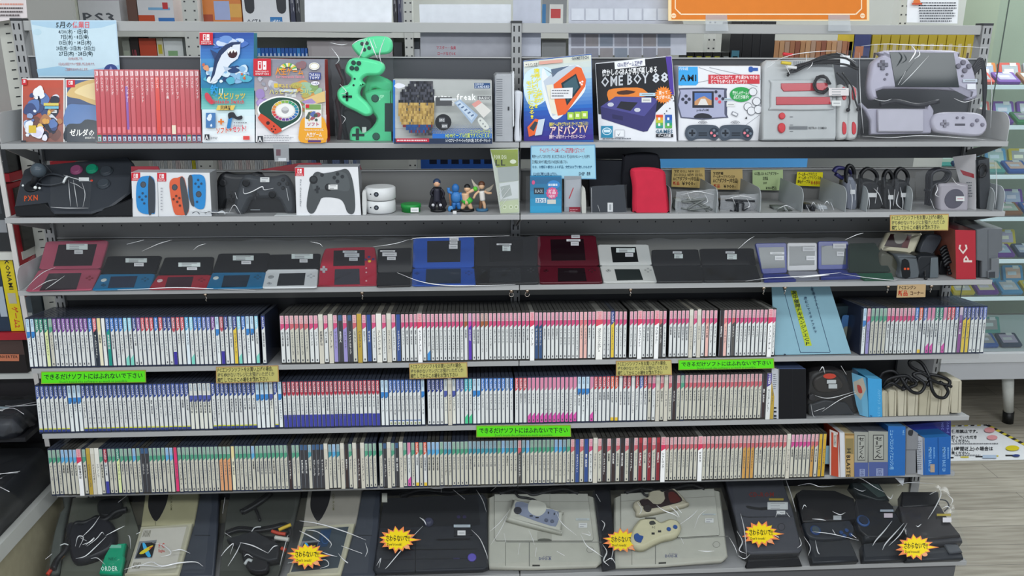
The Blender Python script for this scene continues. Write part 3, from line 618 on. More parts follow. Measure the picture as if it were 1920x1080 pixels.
m.pt(fr, '釣', 396, 158, 411, 181, '#2f9ee0'); m.pt(fr, 'リ', 411, 164, 422, 181, '#e8f4fa'); m.pt(fr, 'スピリッツ', 410, 173, 462, 186, '#e8c030'); m.pp(fr, cl([(386, 176), (392, 174), (402, 190), (398, 195), (388, 186)]), '#d04858'); m.pt(fr, 'Nintendo Switch', 397, 184, 460, 195, '#d83a48'); m.pp(fr, [(410, 197), (443, 197), (439, 206), (407, 206)], '#e8c860'); m.pt(fr, '同梱版', 415, 197, 435, 206, '#5a5040')
m.pr(fr, 388, 211, 406, 239, '#4a7cb4'); blobs(m, fr, 389, 212, 405, 238, ['#dfeaf4', '#244a80'], 6, 5, 9); m.pr(fr, 411, 226, 422, 229, '#e07828'); m.pr(fr, 415, 222, 418, 233, '#e07828')
m.pp(fr, [(431, 216), (438, 216), (434, 240), (427, 240)], '#2f80c0'); m.pp(fr, cl([(430, 212), (440, 210), (446, 218), (455, 216), (456, 222), (448, 224), (438, 220), (431, 222)]), '#2a2c34')
lines(m, fr, 440, 227, 468, 236, 2, '#8a8f96'); m.pt(fr, 'ソフト', 407, 238, 431, 251, '#e05a30', sk=-2); m.pt(fr, '+', 431, 236, 438, 248, '#e05a30'); m.pt(fr, 'セット!', 438, 234, 464, 248, '#e03a50', sk=-2); m.pr(fr, 386, 251, 395, 261, '#2c3038'); m.pt(fr, 'A', 387, 251, 394, 262, '#f0f0f0'); lines(m, fr, 397, 255, 412, 261, 2); m.pr(fr, 458, 254, 470, 261, '#e04a48')
b = solo('game_box', m, 'tall blue carton with a leaping shark picture, right of the red cases', 'game box', base(fr, 376)); sticker(b, fr, 446, 178, 465, 188, n=1)
# board game carton
fr = stand(1, .004); m = MB(); m.mats = ['box']
qbox(m, fr, [(476, 110), (608, 112), (613, 267), (482, 267)], .05, '#d8d4d8', '#c0342c', '#b04038')
grad(m, fr, 477, 111, 609, 170, '#8a8c98', '#a89ca0'); m.lay += .0001; grad(m, fr, 479, 170, 611, 215, '#a8a0a8', '#d8d2c8'); m.lay += .0001; grad(m, fr, 480, 215, 612, 266, '#dcd8da', '#eeeef0', 4); m.lay += .0002
blobs(m, fr, 480, 142, 530, 190, ['#b8b8c4', '#9a9ca8', '#c8c8d0'], 10, 10, 21); blobs(m, fr, 478, 165, 505, 205, ['#a088c0', '#b8a0d0'], 7, 9, 22); blobs(m, fr, 530, 150, 610, 215, ['#88a868', '#b8b060', '#d89850', '#c07858', '#9cc0a0'], 22, 9, 23, 1.6); blobs(m, fr, 545, 113, 580, 130, ['#b06a60', '#8c6a70'], 5, 8, 24)
switch_logo(m, fr, 476, 110, 509, 142)
for k in range(12):
    t0, t1 = math.pi+math.pi*k/12, math.pi+math.pi*(k+1)/12
    m.pp(fr, [(541+8*math.cos(t0), 131+6*math.sin(t0)), (541+17*math.cos(t0), 131+13*math.sin(t0)), (541+17*math.cos(t1), 131+13*math.sin(t1)), (541+8*math.cos(t1), 131+6*math.sin(t1))], ['#e0c840', '#58a860', '#e8e0c8'][k % 3])
m.pt(fr, '人生ゲーム', 517, 126, 570, 141, '#e8902c'); m.pt(fr, 'for Nintendo Switch', 519, 140, 572, 147, '#e88898'); m.pe(fr, 590, 124, 10, 7, '#f2f2ee'); m.pe(fr, 590, 124, 8.5, 5.6, '#c8b880'); m.pe(fr, 590, 124, 7.5, 4.8, '#f2f2ee'); m.pr(fr, 580, 136, 602, 149, '#2a3c88'); m.pt(fr, 'TAKARA', 581, 136, 601, 143, '#f0f0f4'); m.pt(fr, 'TOMY', 581, 142, 601, 149, '#f0f0f4')
m.pe(fr, 592, 156, 8, 4, '#ece8f0'); m.pt(fr, '1〜4人', 586, 153, 598, 159, '#50508a'); m.pr(fr, 515, 156, 522, 164, '#e0c040'); m.pt(fr, '夢みるマイホーム', 523, 157, 574, 166, '#d8c060'); m.pr(fr, 525, 167, 558, 172, '#d0dce4'); m.pt(fr, 'ハッピーファミリー', 506, 166, 590, 177, '#d8cc70')
m.pp(fr, [(570, 186), (610, 170), (611, 190), (585, 196)], '#e0c080'); m.pp(fr, [(566, 190), (585, 184), (594, 192), (578, 198)], '#a890c0')
m.pp(fr, cl([(486, 198), (498, 188), (520, 180), (545, 182), (563, 190), (568, 208), (562, 225), (545, 236), (520, 248), (508, 240), (486, 214)]), '#f2f2f0'); m.pp(fr, cl([(488, 199), (500, 190), (520, 183), (544, 184), (561, 192), (566, 208), (560, 223), (543, 234), (522, 242), (508, 232), (489, 211)]), '#1f4a3c')
m.pe(fr, 536, 207, 26, 20, '#e8e6e0')
for k in range(20):
    t0, t1 = 2*math.pi*k/20, 2*math.pi*(k+.85)/20
    m.pp(fr, [(536+19*math.cos(t0), 207+14.5*math.sin(t0)), (536+25*math.cos(t0), 207+19.2*math.sin(t0)), (536+25*math.cos(t1), 207+19.2*math.sin(t1)), (536+19*math.cos(t1), 207+14.5*math.sin(t1))], ['#2c78b0', '#3a60a8', '#6a4a98', '#b03a70', '#d84a40', '#e08838', '#e0c040', '#80b048', '#30986c', '#2c90a0'][k//2])
m.pe(fr, 536, 207, 17, 12.5, '#eeeeea'); m.pe(fr, 536, 206, 7, 6.5, '#a4a4a6'); m.pe(fr, 536, 203.5, 6.4, 3.6, '#c8c8ca')
m.pp(fr, cl([(488, 216), (494, 214), (528, 240), (524, 248), (512, 248), (487, 224)]), '#d84c30'); m.pe(fr, 504, 230, 3.5, 3.5, '#442020'); [m.pe(fr, x, y, 1.6, 1.6, '#442020') for x, y in ((515, 236), (511, 241), (518, 242), (514, 246))]
m.pp(fr, cl([(568, 222), (585, 218), (609, 222), (612, 266), (566, 266), (562, 245)]), '#eda62c'); m.pr(fr, 573, 194, 604, 239, '#e8e6e0'); m.pr(fr, 574, 195, 603, 205, '#7aa058'); m.pr(fr, 574, 195, 581, 202, '#cc2433'); blobs(m, fr, 574, 205, 603, 228, ['#c0a850', '#5a6ca8', '#a85a60', '#4a5a50'], 14, 5, 31); m.pt(fr, 'ソフト', 577, 228, 600, 236, '#c04a70')
m.pt(fr, 'Nintendo Switch対応', 572, 240, 608, 245, '#fbeccb'); m.pt(fr, '人生ゲーム', 576, 247, 605, 256, '#fdf6e6'); m.pt(fr, 'for Nintendo Switch', 574, 256, 608, 262, '#fbeccb'); m.pr(fr, 579, 262, 603, 266, '#5a3a78'); m.pr(fr, 485, 254, 495, 265, '#2c3038'); m.pt(fr, 'A', 486, 254, 494, 266, '#f0f0f0'); lines(m, fr, 497, 252, 552, 264, 4, '#8a8c94')
b = solo('board_game_box', m, 'red-sided board game carton with a spinner wheel picture', 'game box', base(fr, 480)); sticker(b, fr, 535, 173, 555, 182, n=2)
sf = side_frame(fr, 612, 250); s = MB(); s.mats = ['box']; s.fr_rect(sf, .004, .01, .046, .05, '#a82a24'); s.fr_rect(sf, .006, .06, .044, .09, '#8c4c40'); part('side_print', s, b)
# ---------------- green controllers in a clear bag
th = thing('bagged_controllers', 'mint green toy game controllers in a knotted clear bag on the top shelf', 'controllers', base(stand(1, .02), 680))
GN, GD = '#5fe0a0', '#40c488'
def pad(m, fr, pts, d0, d1, col, ins=.006, mt='plastic'): pprism(m, fr, cl(pts, 4), d0, d1, col, mt, inset=ins)
f1 = stand(1, .075); m = MB(); pad(m, f1, [(660, 86), (672, 76), (700, 68), (728, 70), (736, 84), (730, 100), (700, 104), (684, 112), (672, 104)], -.015, .01, GN)
for x, y in ((680, 82), (689, 81), (684, 93), (693, 90)): a, b = f1.px(x, y); m.button(f1, a, b, .0045, .008, .012, '#2a3a38')
part('controller', m, th, 'uppermost green controller')
m = MB(); pad(m, stand(1, .06), [(690, 140), (712, 142), (738, 156), (738, 176), (720, 172), (700, 166), (690, 190), (680, 180)], -.01, .016, '#4cd090'); part('controller', m, th, 'green controller behind')
f2 = stand(1, .045); m = MB(); pad(m, f2, [(682, 176), (700, 168), (725, 168), (738, 176), (740, 262), (728, 268), (665, 268), (656, 255), (660, 240), (672, 238), (680, 250), (698, 238), (706, 222), (694, 205)], -.012, .008, '#55d898')
m.mats.append('matte'); m.pr(f2, 722, 193, 737, 246, '#1e3a34', d=.0085); m.pr(f2, 668, 240, 674, 262, '#16302c', d=.0085); m.pr(f2, 661, 250, 684, 255, '#16302c', d=.0086)
for x, y in ((704, 184), (706, 255)): a, b = f2.px(x, y); m.button(f2, a, b, .009, .007, .012, '#2c5a4c')
part('controller', m, th, 'green controller with dark screen strip')
f3 = stand(1, .02); m = MB()
pad(m, f3, [(650, 124), (658, 111), (676, 108), (700, 112), (718, 118), (722, 130), (712, 141), (690, 142), (680, 150), (686, 158), (678, 166), (676, 178), (690, 192), (699, 204), (698, 214), (686, 217), (668, 208), (648, 198), (636, 186), (634, 172), (642, 162), (654, 158), (660, 146), (650, 136)], -.004, .02, GN, .007)
for x, y in ((665, 117), (675, 118), (662, 127), (671, 128)): a, b = f3.px(x, y); m.button(f3, a, b, .0052, .018, .024, '#2b4440')
for x, y in ((667, 147), (665, 159)): a, b = f3.px(x, y); m.button(f3, a, b, .0025, .018, .021, '#20302e')
for q in (rect(651, 172, 655, 188), rect(645, 178, 662, 182)): pprism(m, f3, q, .019, .023, '#1f302e', inset=.0005)
part('controller', m, th, 'foremost green controller with four dark buttons')
m = MB(); f4 = stand(1, .07)
for i, q in enumerate(([(632, 120), (645, 150), (632, 190), (640, 230), (636, 262)], [(640, 130), (650, 170), (640, 210), (650, 262)])): m.tube([f4.P(*f4.px(*p), .0) for p in q], .006, '#22262a' if i else '#3a2226', n=7)
pad(m, f4, [(632, 215), (655, 205), (680, 214), (700, 230), (690, 264), (640, 266), (630, 245)], -.02, .0, '#1e2a2a'); part('dark_bundle', m, th, 'black cable bundle behind the controllers')
m = MB(); f5 = stand(1, .052); m.pr(f5, 679, 238, 687, 253, '#d8dcd8', d=.001); part('price_sticker', m, th)
film(th, stand(1, .0), [(616, 78), (736, 66), (742, 266), (630, 268)], -.006, seed=4, amp=.012, nx=18, ny=20, streaks=[(1.4, (684, 72), (680, 95), (672, 110)), (1.6, (693, 72), (700, 92), (708, 110)), (1.2, (688, 74), (676, 100)), (1.5, (722, 70), (712, 100), (716, 120)), (1, (700, 74), (706, 90)), (1.2, (620, 80), (640, 84), (652, 82)), (1, (622, 90), (636, 110), (630, 120)), (1.2, (638, 158), (650, 172), (640, 176)), (1, (640, 215), (648, 222), (642, 232)), (1.2, (660, 84), (672, 76), (690, 72))])
# ---------------- pixel-print carton
fr = stand(1, .006); m = MB(); m.mats = ['box']
qbox(m, fr, [(737, 149), (922, 151), (924, 267), (739, 267)], .06, '#b9bcba', '#1e6ab8', '#c8cac8', left='#1e6ab8')
m.pp(fr, rect(737, 150, 741, 267), '#1f74c8'); grad(m, fr, 741, 151, 921, 240, '#b2b5b2', '#c2c6c2', 5); m.lay += .0001
rg = random.Random(5)
for j in range(20):
    for i in range(34):
        x, y = 742+i*2.9, 152+j*5.0
        r = math.hypot((i-14)/13, (j-9)/10)
        if r < 1 and i < 25 and rg.random() < .96: m.pp(fr, rect(x, y, x+3, y+5.1), rg.choice(['#26282e', '#34363e', '#4a4c56', '#1c1d22'] if j < 8 else (['#c8a860', '#a88848', '#8a7040', '#b8985c'] if j < 16 else ['#24508c', '#7a2c30', '#2c4878'])), d=m.lay+.00001)
        elif 12 < i < 24 and r < 1.35 and rg.random() < .8: m.pp(fr, rect(x, y, x+3, y+5.1), rg.choice(['#4a4a4e', '#5c5a60', '#3c3a40']), d=m.lay+.00001)
m.lay += .0001
for j in range(7):
    for i in range(36): r = .35+j*.17; x, y = 812+i*3.05+(j % 2)*1.5, 232+j*2.1; m.pp(fr, [(x-r, y), (x, y-r), (x+r, y), (x, y+r)], '#2a6cc0', d=m.lay+.00001)
m.lay += .00003; m.pr(fr, 812, 247, 921, 256, '#2a6cc0'); m.pr(fr, 741, 256, 922, 266, '#22304c'); m.pr(fr, 745, 256, 806, 263, '#b8243a'); lines(m, fr, 747, 257, 802, 262, 1, '#f0d0d4', .5)
m.pt(fr, 'retro', 815, 171, 847, 188, '#f6f6f4'); m.pt(fr, 'freak', 857, 171, 893, 187, '#f6f6f4'); m.pr(fr, 895, 178, 920, 185, '#6a6c6e'); m.pt(fr, 'BASIC', 897, 178, 919, 185, '#dadcda'); m.pr(fr, 889, 154, 918, 164, '#2a4c7c'); m.pt(fr, 'STANDARD', 890, 157, 917, 164, '#d8e0ea'); lines(m, fr, 891, 154.5, 916, 157.5, 1, '#d8e0ea', .6)
m.pp(fr, cl([(742, 160), (748, 154), (758, 156), (762, 160), (750, 164)]), '#e0e2ea')
m.pp(fr, [(852, 190), (863, 184), (896, 213), (884, 229)], '#9fb4cc'); m.pp(fr, [(855, 191), (862, 187), (891, 213), (884, 223)], '#c0d0e0'); [m.pp(fr, [(858+k*6, 194+k*5), (863+k*6, 191+k*5), (865+k*6, 193+k*5), (860+k*6, 196+k*5)], '#5a7090') for k in range(5)]
m.pp(fr, [(884, 193), (897, 185), (920, 205), (906, 218)], '#d8d6d0'); m.pp(fr, [(884, 193), (897, 185), (903, 190), (890, 199)], '#d89890'); m.pp(fr, cl([(895, 222), (901, 217), (912, 228), (916, 236), (909, 240), (900, 232)]), '#d2d6d0'); [m.pe(fr, x, y, 1.6, 1.6, '#8a8e90', n=8) for x, y in ((900, 223), (905, 229), (909, 234))]
m.pe(fr, 832, 226, 15, 15, '#222428', n=24); [m.pp(fr, rect(x, y, x+11, y+8), '#6c7074') for x, y in ((824, 218), (829, 229))]; m.pt(fr, 'SFC', 825, 219, 834, 225, '#e8e8e8'); m.pt(fr, 'HDMI', 830, 230, 839, 236, '#e8e8e8')
m.pr(fr, 818, 180, 848, 196, '#4c4e50'); m.pr(fr, 826, 182, 856, 186, '#d0d4d6'); m.pt(fr, 'コントローラーも', 880, 239, 919, 247, '#b8c850'); m.pt(fr, 'HDMIケーブル付属ですぐに使える!', 836, 246, 919, 255, '#c8d860'); m.pt(fr, 'レトロフリーク ベーシック(SFC用) スタンダードセット', 836, 256, 919, 263, '#dfe4ea')
b = solo('console_box', m, 'wide grey and blue carton with pixel mosaic print on the top shelf', 'console box', base(fr, 738)); sticker(b, fr, 836, 190, 852, 199, n=2)
# standing grey console and white sleeve
fr = stand(1, .006); th = thing('upright_console', 'pale grey ribbed game console standing on edge beside the centre post', 'game console', base(fr, 930))
m = MB(); q = [(928, 143), (932, 139), (960, 139), (962, 144), (962, 266), (928, 266)]; m.prism([(a, max(b, .0004)) for a, b in fp(fr, q)], fr, -.12, .0, '#a9acb0', inset=.003, smooth=False)
for k in range(26): y = 148+k*4.2; m.pp(fr, rect(931, y, 936+6, y+1.4), '#7c8086', d=.0008)
m.pp(fr, rect(952, 200, 955, 207), '#3a3c40', d=.0012); part('body', m, th)
m = MB(); pprism(m, fr, [(960, 138), (964, 134), (964, 235), (961, 240)], -.1, .002, '#d0d3d6', inset=.0004); part('edge_plate', m, th)
fr = stand(1, .0); m = MB(); m.mats = ['paper']; m.prism([(a, max(b, .0004)) for a, b in fp(fr, cl([(968, 172), (977, 172), (980, 180), (977, 225), (978, 258), (976, 266), (966, 266), (965, 250), (967, 220), (966, 182)], 3))], fr, -.07, 0, '#ced1d8', inset=.004, smooth=True)
solo('rolled_white_cloth', m, 'folded white padded sleeve standing between console and purple box', 'sleeve', base(fr, 970))
# ---------------- portable tv carton
def angled(L, xl, xr, dyl, dyr):
    A = V((xs(xl, L, dyl), SY[L]+dyl, SZ[L])); B = V((xs(xr, L, dyr), SY[L]+dyr, SZ[L])); return Fr(A, rz=math.atan2(B.y-A.y, B.x-A.x))
fr = angled(1, 983, 1112, .03, .008); m = MB(); m.mats = ['box']
Q = [(981, 114), (1109, 101), (1113, 263), (982, 267)]; qbox(m, fr, Q, .06, '#2c5ca8', '#26244a', '#c8ccd0')
def gq(c0, c1, t0, t1, n=8):
    for i in range(n):
        a, b = t0+(t1-t0)*i/n, t0+(t1-t0)*(i+1)/n; L = lambda s, t: (Q[0][0]*(1-t)*(1-s)+Q[1][0]*s*(1-t)+Q[3][0]*(1-s)*t+Q[2][0]*s*t, Q[0][1]*(1-t)*(1-s)+Q[1][1]*s*(1-t)+Q[3][1]*(1-s)*t+Q[2][1]*s*t)
        m.pp(fr, [L(.005, a), L(.995, a), L(.995, b), L(.005, b)], mix(c0, c1, i/(n-1)), d=m.lay+.00001)
    m.lay += .00002
gq('#d8dccf', '#b8d0dc', .01, .28, 4); gq('#8cb8dc', '#2a6cc0', .28, .62, 8); gq('#2a58b0', '#3a2c88', .62, .99, 6)
m.pp(fr, cl([(984, 140), (1010, 125), (1040, 135), (1030, 180), (1000, 200), (984, 180)]), '#cfe6f0')
m.pp(fr, cl([(1018, 126), (1016, 160), (1026, 200), (1036, 222), (1052, 219), (1090, 180), (1098, 160), (1090, 126), (1070, 122), (1048, 128), (1030, 146)], 3), '#e8ecec')
m.pp(fr, [(1019, 152), (1046, 128), (1078, 122), (1088, 126), (1050, 212), (1036, 218)], '#c2ccd8'); m.pp(fr, [(1033, 130), (1068, 123), (1046, 135), (1036, 145)], '#5a6c84'); m.pp(fr, [(1017, 126), (1040, 140), (1038, 141)], '#6a7480')
m.pp(fr, [(1024, 160), (1036, 158), (1050, 205), (1045, 216), (1034, 212)], '#e8e4d0')
m.pp(fr, [(1038, 158), (1080, 125), (1090, 127), (1099, 150), (1097, 162), (1060, 214), (1046, 217), (1040, 190)], '#e8642c'); m.pp(fr, [(1052, 156), (1080, 138), (1089, 163), (1063, 198)], '#1c3038'); m.pp(fr, [(1056, 158), (1079, 142), (1085, 163), (1064, 190)], '#3a5c68'); [m.pe(fr, x, y, 2, 2, '#fbe8e0', n=8) for x, y in ((1088, 155), (1092, 153), (1091, 158))]
for t, x0, y0, x1, y1 in (('携帯ゲーム機が', 1001, 128, 1012, 192), ('テレビになる!', 994, 139, 1005, 203), ('モニターになる!', 986, 151, 1000, 223)): 
    for i, ch in enumerate(t): n = len(t); xx = x0+(i/n)*8; yy = y0+(y1-y0)*i/n; m.pt(fr, ch, xx, yy, xx+11, yy+(y1-y0)/n, '#f2e430', mode='h' if ch != 'ー' else 'v')
m.pr(fr, 983, 117, 1009, 125, '#e6e6da', sk=-2); m.pt(fr, 'アドバンス用', 985, 119, 1008, 126, '#40424a', sk=-2); m.pr(fr, 1011, 115, 1055, 121, '#e0a898', sk=-4); m.pt(fr, 'GAMETECH', 1072, 105, 1104, 113, '#5c6470', sk=-2)
m.pp(fr, [(1033, 166), (1074, 164), (1073, 184), (1033, 185)], '#e8e8ea'); lines(m, fr, 1035, 167, 1071, 182, 3, '#7a7c84')
for k in range(3): m.pp(fr, rect(1064+k*13, 210-k, 1076+k*13, 224-k), '#a8d040'); m.pp(fr, rect(1067+k*13, 214-k, 1073+k*13, 220-k), '#e8f0c0')
m.pt(fr, '携帯ゲーム機やビデオのモニターとしても使える!', 1030, 229, 1103, 237, '#e8d850', sk=-2); m.pt(fr, 'アドバン', 1031, 236, 1084, 254, '#8a4a94', sk=-1); m.pt(fr, 'アドバン', 1030, 235, 1083, 253, '#f0d8c8', sk=-1); m.pt(fr, 'TV', 1084, 232, 1103, 250, '#f0c8a0'); m.pt(fr, '携帯ゲーム機用TVチューナー付モニターユニット', 1030, 252, 1098, 260, '#f0d8e0', sk=-1)
m.pp(fr, [(989, 238), (1004, 222), (1013, 224), (1003, 252), (992, 256)], '#e8642c'); m.pp(fr, [(993, 240), (1003, 227), (1009, 229), (1001, 246)], '#30404a'); m.pp(fr, [(1010, 224), (1022, 222), (1016, 252), (1003, 254)], '#c8d4e0')
b = solo('portable_tv_box', m, 'purple and blue carton showing a tilted orange portable monitor', 'product box', fr.o); sticker(b, fr, 1050, 186, 1066, 195, n=2)
sf = side_frame(fr, 1112, 200); s = MB(); s.mats = ['box']
for k in range(4): s.fr_rect(sf, .008, .02+k*.045, .05, .055+k*.045, ['#c8b460', '#5a94a8', '#a8a058', '#88a8b8'][k])
part('side_print', s, b)
# ---------------- BOY 88 carton
fr = angled(1, 1123, 1268, .045, .008); m = MB(); m.mats = ['box']; Q = [(1116, 119), (1259, 105), (1269, 262), (1123, 266)]; qbox(m, fr, Q, .07, '#e9eaee', '#c8cad2', '#d8dade')
m.pp(fr, [(1117, 120), (1258, 106), (1262, 178), (1226, 215), (1190, 222), (1122, 214)], '#1a1b20'); m.pp(fr, [(1258, 105.5), (1259.5, 105.5), (1265, 180), (1261, 180)], '#e0e0e6'); m.pp(fr, [(1248, 106), (1259, 105.5), (1264, 178), (1257, 176)], '#50389c')
m.pp(fr, [(1152, 116), (1209, 109), (1210, 123), (1153, 130)], '#f2f3f6'); m.pt(fr, 'GBA用ゲーム互換機', 1157, 117, 1205, 127, '#4a4a78', sk=-4); m.pt(fr, '懐かしのGBAが再び楽しめる', 1129, 130, 1233, 144, '#f4f4f6', sk=-7)
m.pt(fr, 'OME BOY', 1127, 140, 1218, 166, '#c9ccd2', sk=-8); m.pt(fr, '88', 1223, 133, 1255, 158, '#d4d8de', sk=-2)
m.pp(fr, cl([(1139, 172), (1150, 166), (1195, 164), (1210, 170), (1212, 180), (1150, 190), (1140, 184)], 2), '#e88430'); m.pp(fr, cl([(1157, 172), (1175, 169), (1192, 172), (1178, 177), (1160, 177)], 2), '#4a2a1a')
m.pp(fr, [(1154, 181), (1220, 182), (1234, 186), (1210, 222), (1130, 206), (1126, 200)], '#4c4a8e'); m.pp(fr, [(1126, 200), (1208, 218), (1232, 190), (1228, 222), (1214, 246), (1206, 247), (1128, 222)], '#37346c'); m.pp(fr, [(1164, 190), (1196, 192), (1182, 208), (1156, 202)], '#22222c'); [m.pe(fr, x, y, 6, 4, '#c9ccd8', n=10) for x, y in ((1145, 196), (1195, 206))]; m.pp(fr, [(1148, 214), (1168, 218), (1168, 226), (1148, 222)], '#2a2856')
m.pb(fr, 1244, 178, 17, 13, 20, '#f08830'); m.pt(fr, '買って', 1235, 170, 1252, 178, '#fdf0e0', sk=-1); m.pt(fr, 'スグ遊べる', 1230, 179, 1257, 187, '#fdf0e0', sk=-1)
m.pr(fr, 1127, 236, 1149, 258, '#2c8cb0'); m.pe(fr, 1138, 246, 9, 7, '#d8ecf4'); m.pe(fr, 1138, 246, 7.5, 5.5, '#2c8cb0'); m.pr(fr, 1132, 243, 1144, 248, '#d8ecf4')
for x in (1230, 1247):
    for k in range(5): m.pp(fr, rect(x, 215+k*5, x+13, 220.1+k*5), (['#e05030', '#e8a030', '#c8c838', '#60b050', '#309a8c'] if x == 1230 else ['#2c5cb0', '#3058b8', '#2c88a8', '#30a070', '#60b050'])[k], d=m.lay+.00005)
m.lay += .0001; [m.pp(fr, rect(x, y, x+4, y+5), '#f0f0f2') for x in (1234, 1251) for y in (220, 231)]; m.pt(fr, 'GAMES', 1229, 241, 1262, 251, '#2c5c78'); m.pr(fr, 1230, 251, 1262, 257, '#22242a'); m.pt(fr, 'ゲーム内蔵', 1234, 251, 1258, 257, '#e8e8ec')
[m.pp(fr, rect(x, y, x+2, y+2), '#28282e') for x, y in ((1245, 212), (1249, 207), (1255, 202), (1262, 188), (1262, 178), (1259, 183))]; m.pp(fr, rect(1153, 243, 1171, 257), '#b8bac0'); m.pp(fr, rect(1154, 244, 1170, 256), '#eceef0'); m.pp(fr, [(1157, 250), (1160, 253), (1164, 246), (1160, 255)], '#40444c'); lines(m, fr, 1130, 258, 1218, 262, 1, '#70747c', .5, sk=-1)
b = solo('retro_console_box', m, 'black and white carton picturing purple and orange consoles', 'console box', fr.o); sticker(b, fr, 1203, 183, 1221, 192, n=1); sticker(b, fr, 1199, 174, 1229, 180, '#b8d4e4', 1)
# ---------------- handheld set carton
fr = stand(1, .03); m = MB(); m.mats = ['box']; qbox(m, fr, (1272, 124, 1426, 265), .05, '#e6e7ea', '#d0d2d6', '#dfe0e4')
for x, y, x2, y2 in ((1310, 126, 1420, 162), (1330, 126, 1426, 148), (1276, 160, 1330, 150), (1390, 240, 1424, 215)): m.pp(fr, [(x, y), (x2, y2), (x2, y2+1), (x, y+1)], '#9a9ca2')
m.pp(fr, [(1272, 125), (1308, 125), (1309, 156), (1305, 160), (1272, 160)], '#3aa4e4'); m.pt(fr, 'AMI', 1275, 137, 1307, 154, '#14222c'); m.pt(fr, 'デジタル版', 1273, 126, 1290, 132, '#e8f4fa')
m.pp(fr, cl([(1404, 126), (1410, 125), (1412, 130), (1410, 135), (1404, 134)]), '#2c58a8'); m.pr(fr, 1411, 127, 1421, 133, '#2c58a8'); m.pr(fr, 1328, 140, 1424, 157, '#cc3844'); m.pt(fr, 'テレビにつなげて、持ち運びもできる!', 1332, 141, 1422, 149, '#fae8e8'); m.pt(fr, 'どこでも遊べるすごいヤツ!!', 1332, 149, 1401, 157, '#fae8e8')
m.pp(fr, cl([(1274, 172), (1280, 165), (1355, 165), (1362, 172), (1363, 215), (1358, 221), (1276, 221)], 2), '#55586c'); m.pp(fr, cl([(1276, 174), (1282, 168), (1350, 168), (1357, 174), (1358, 214), (1354, 219), (1278, 219)], 2), '#a9acc6'); m.pr(fr, 1298, 171, 1338, 202, '#2a2c38'); m.pr(fr, 1302, 174, 1334, 197, '#5478b8'); m.pp(fr, [(1302, 190), (1310, 184), (1320, 180), (1328, 185), (1334, 188), (1334, 197), (1302, 197)], '#c89468'); m.pp(fr, [(1314, 185), (1322, 185), (1328, 197), (1308, 197)], '#e0dcd8'); m.pt(fr, 'pokeFAMI', 1306, 203, 1329, 209, '#30323c')
m.pp(fr, cl([(1302, 221), (1306, 214), (1318, 212), (1330, 215), (1333, 221)]), '#2a2c34')
[m.pe(fr, x, y, 3.2, 3.2, '#353848', n=10) for x, y in ((1286, 180), (1280, 186), (1292, 186), (1286, 192))]; [m.pe(fr, x, y, 3, 3, c, n=10) for x, y, c in ((1349, 180, '#353848'), (1343, 185, '#e05060'), (1355, 185, '#353848'), (1349, 191, '#e05060'), (1342, 172, '#353848'))]
m.pe(fr, 1389, 177, 21, 14, '#2c9c4c', n=24); m.pt(fr, '懐かしのゲームの', 1373, 170, 1405, 178, '#dff2e2'); m.pt(fr, '必勝技が再び!!', 1375, 178, 1404, 186, '#dff2e2')
for cx, cy in ((1402, 200), (1418, 190), (1408, 208), (1421, 205), (1411, 172)): m.pe(fr, cx, cy, 8, 8, '#5c6068', n=14); m.pe(fr, cx, cy, 7, 7, '#e6e7ea', n=14)
m.pp(fr, [(1373, 208), (1384, 213), (1381, 219), (1370, 214)], '#8a8c94'); m.pp(fr, [(1374, 210), (1382, 213.5), (1380, 217), (1372, 213.5)], '#e6e7ea'); m.pp(fr, [(1396, 222), (1400, 218), (1400, 223)], '#30323a')
for cx, n in ((1317, 3), (1378, 3)):
    for k in range(n):
        r = 4+k*3; m.pp(fr, [(cx+r*math.cos(t), 233+r*.7*math.sin(t)) for t in [math.pi*1.15+math.pi*.7*i/8 for i in range(9)]]+[(cx+(r-1)*math.cos(t), 233+(r-1)*.7*math.sin(t)) for t in [math.pi*1.85-math.pi*.7*i/8 for i in range(9)]], '#6a6c74')
for x in (1285, 1347):
    m.pp(fr, cl([(x+1, 240), (x+12, 234), (x+50, 234), (x+62, 240), (x+64, 252), (x+56, 263), (x+42, 260), (x+22, 260), (x+8, 264), (x-1, 254)], 3), '#46505c'); m.pe(fr, x+12, 249, 8.5, 9, '#5a6470'); m.pe(fr, x+53, 249, 9.5, 10, '#2c3440'); m.pr(fr, x+6, 247.5, x+18, 251, '#1c222a'); m.pr(fr, x+10.5, 243, x+14, 255, '#1c222a')
    for a, b, c in ((48, 249, '#e8808c'), (54, 254, '#e8808c'), (53, 244, '#6a7886'), (59, 250, '#6a7886')): m.pe(fr, x+a, b, 2.6, 2.6, c, n=8)
    m.pr(fr, x+24, 248, x+40, 250, '#20262e'); m.pr(fr, x+24, 252, x+40, 254, '#20262e')
b = solo('handheld_set_box', m, 'white carton picturing a lilac handheld and two dark gamepads', 'console box', base(fr, 1274)); sticker(b, fr, 1362, 192, 1378, 200, n=1); sticker(b, fr, 1354, 184, 1382, 189, '#b8ccd8', 1)
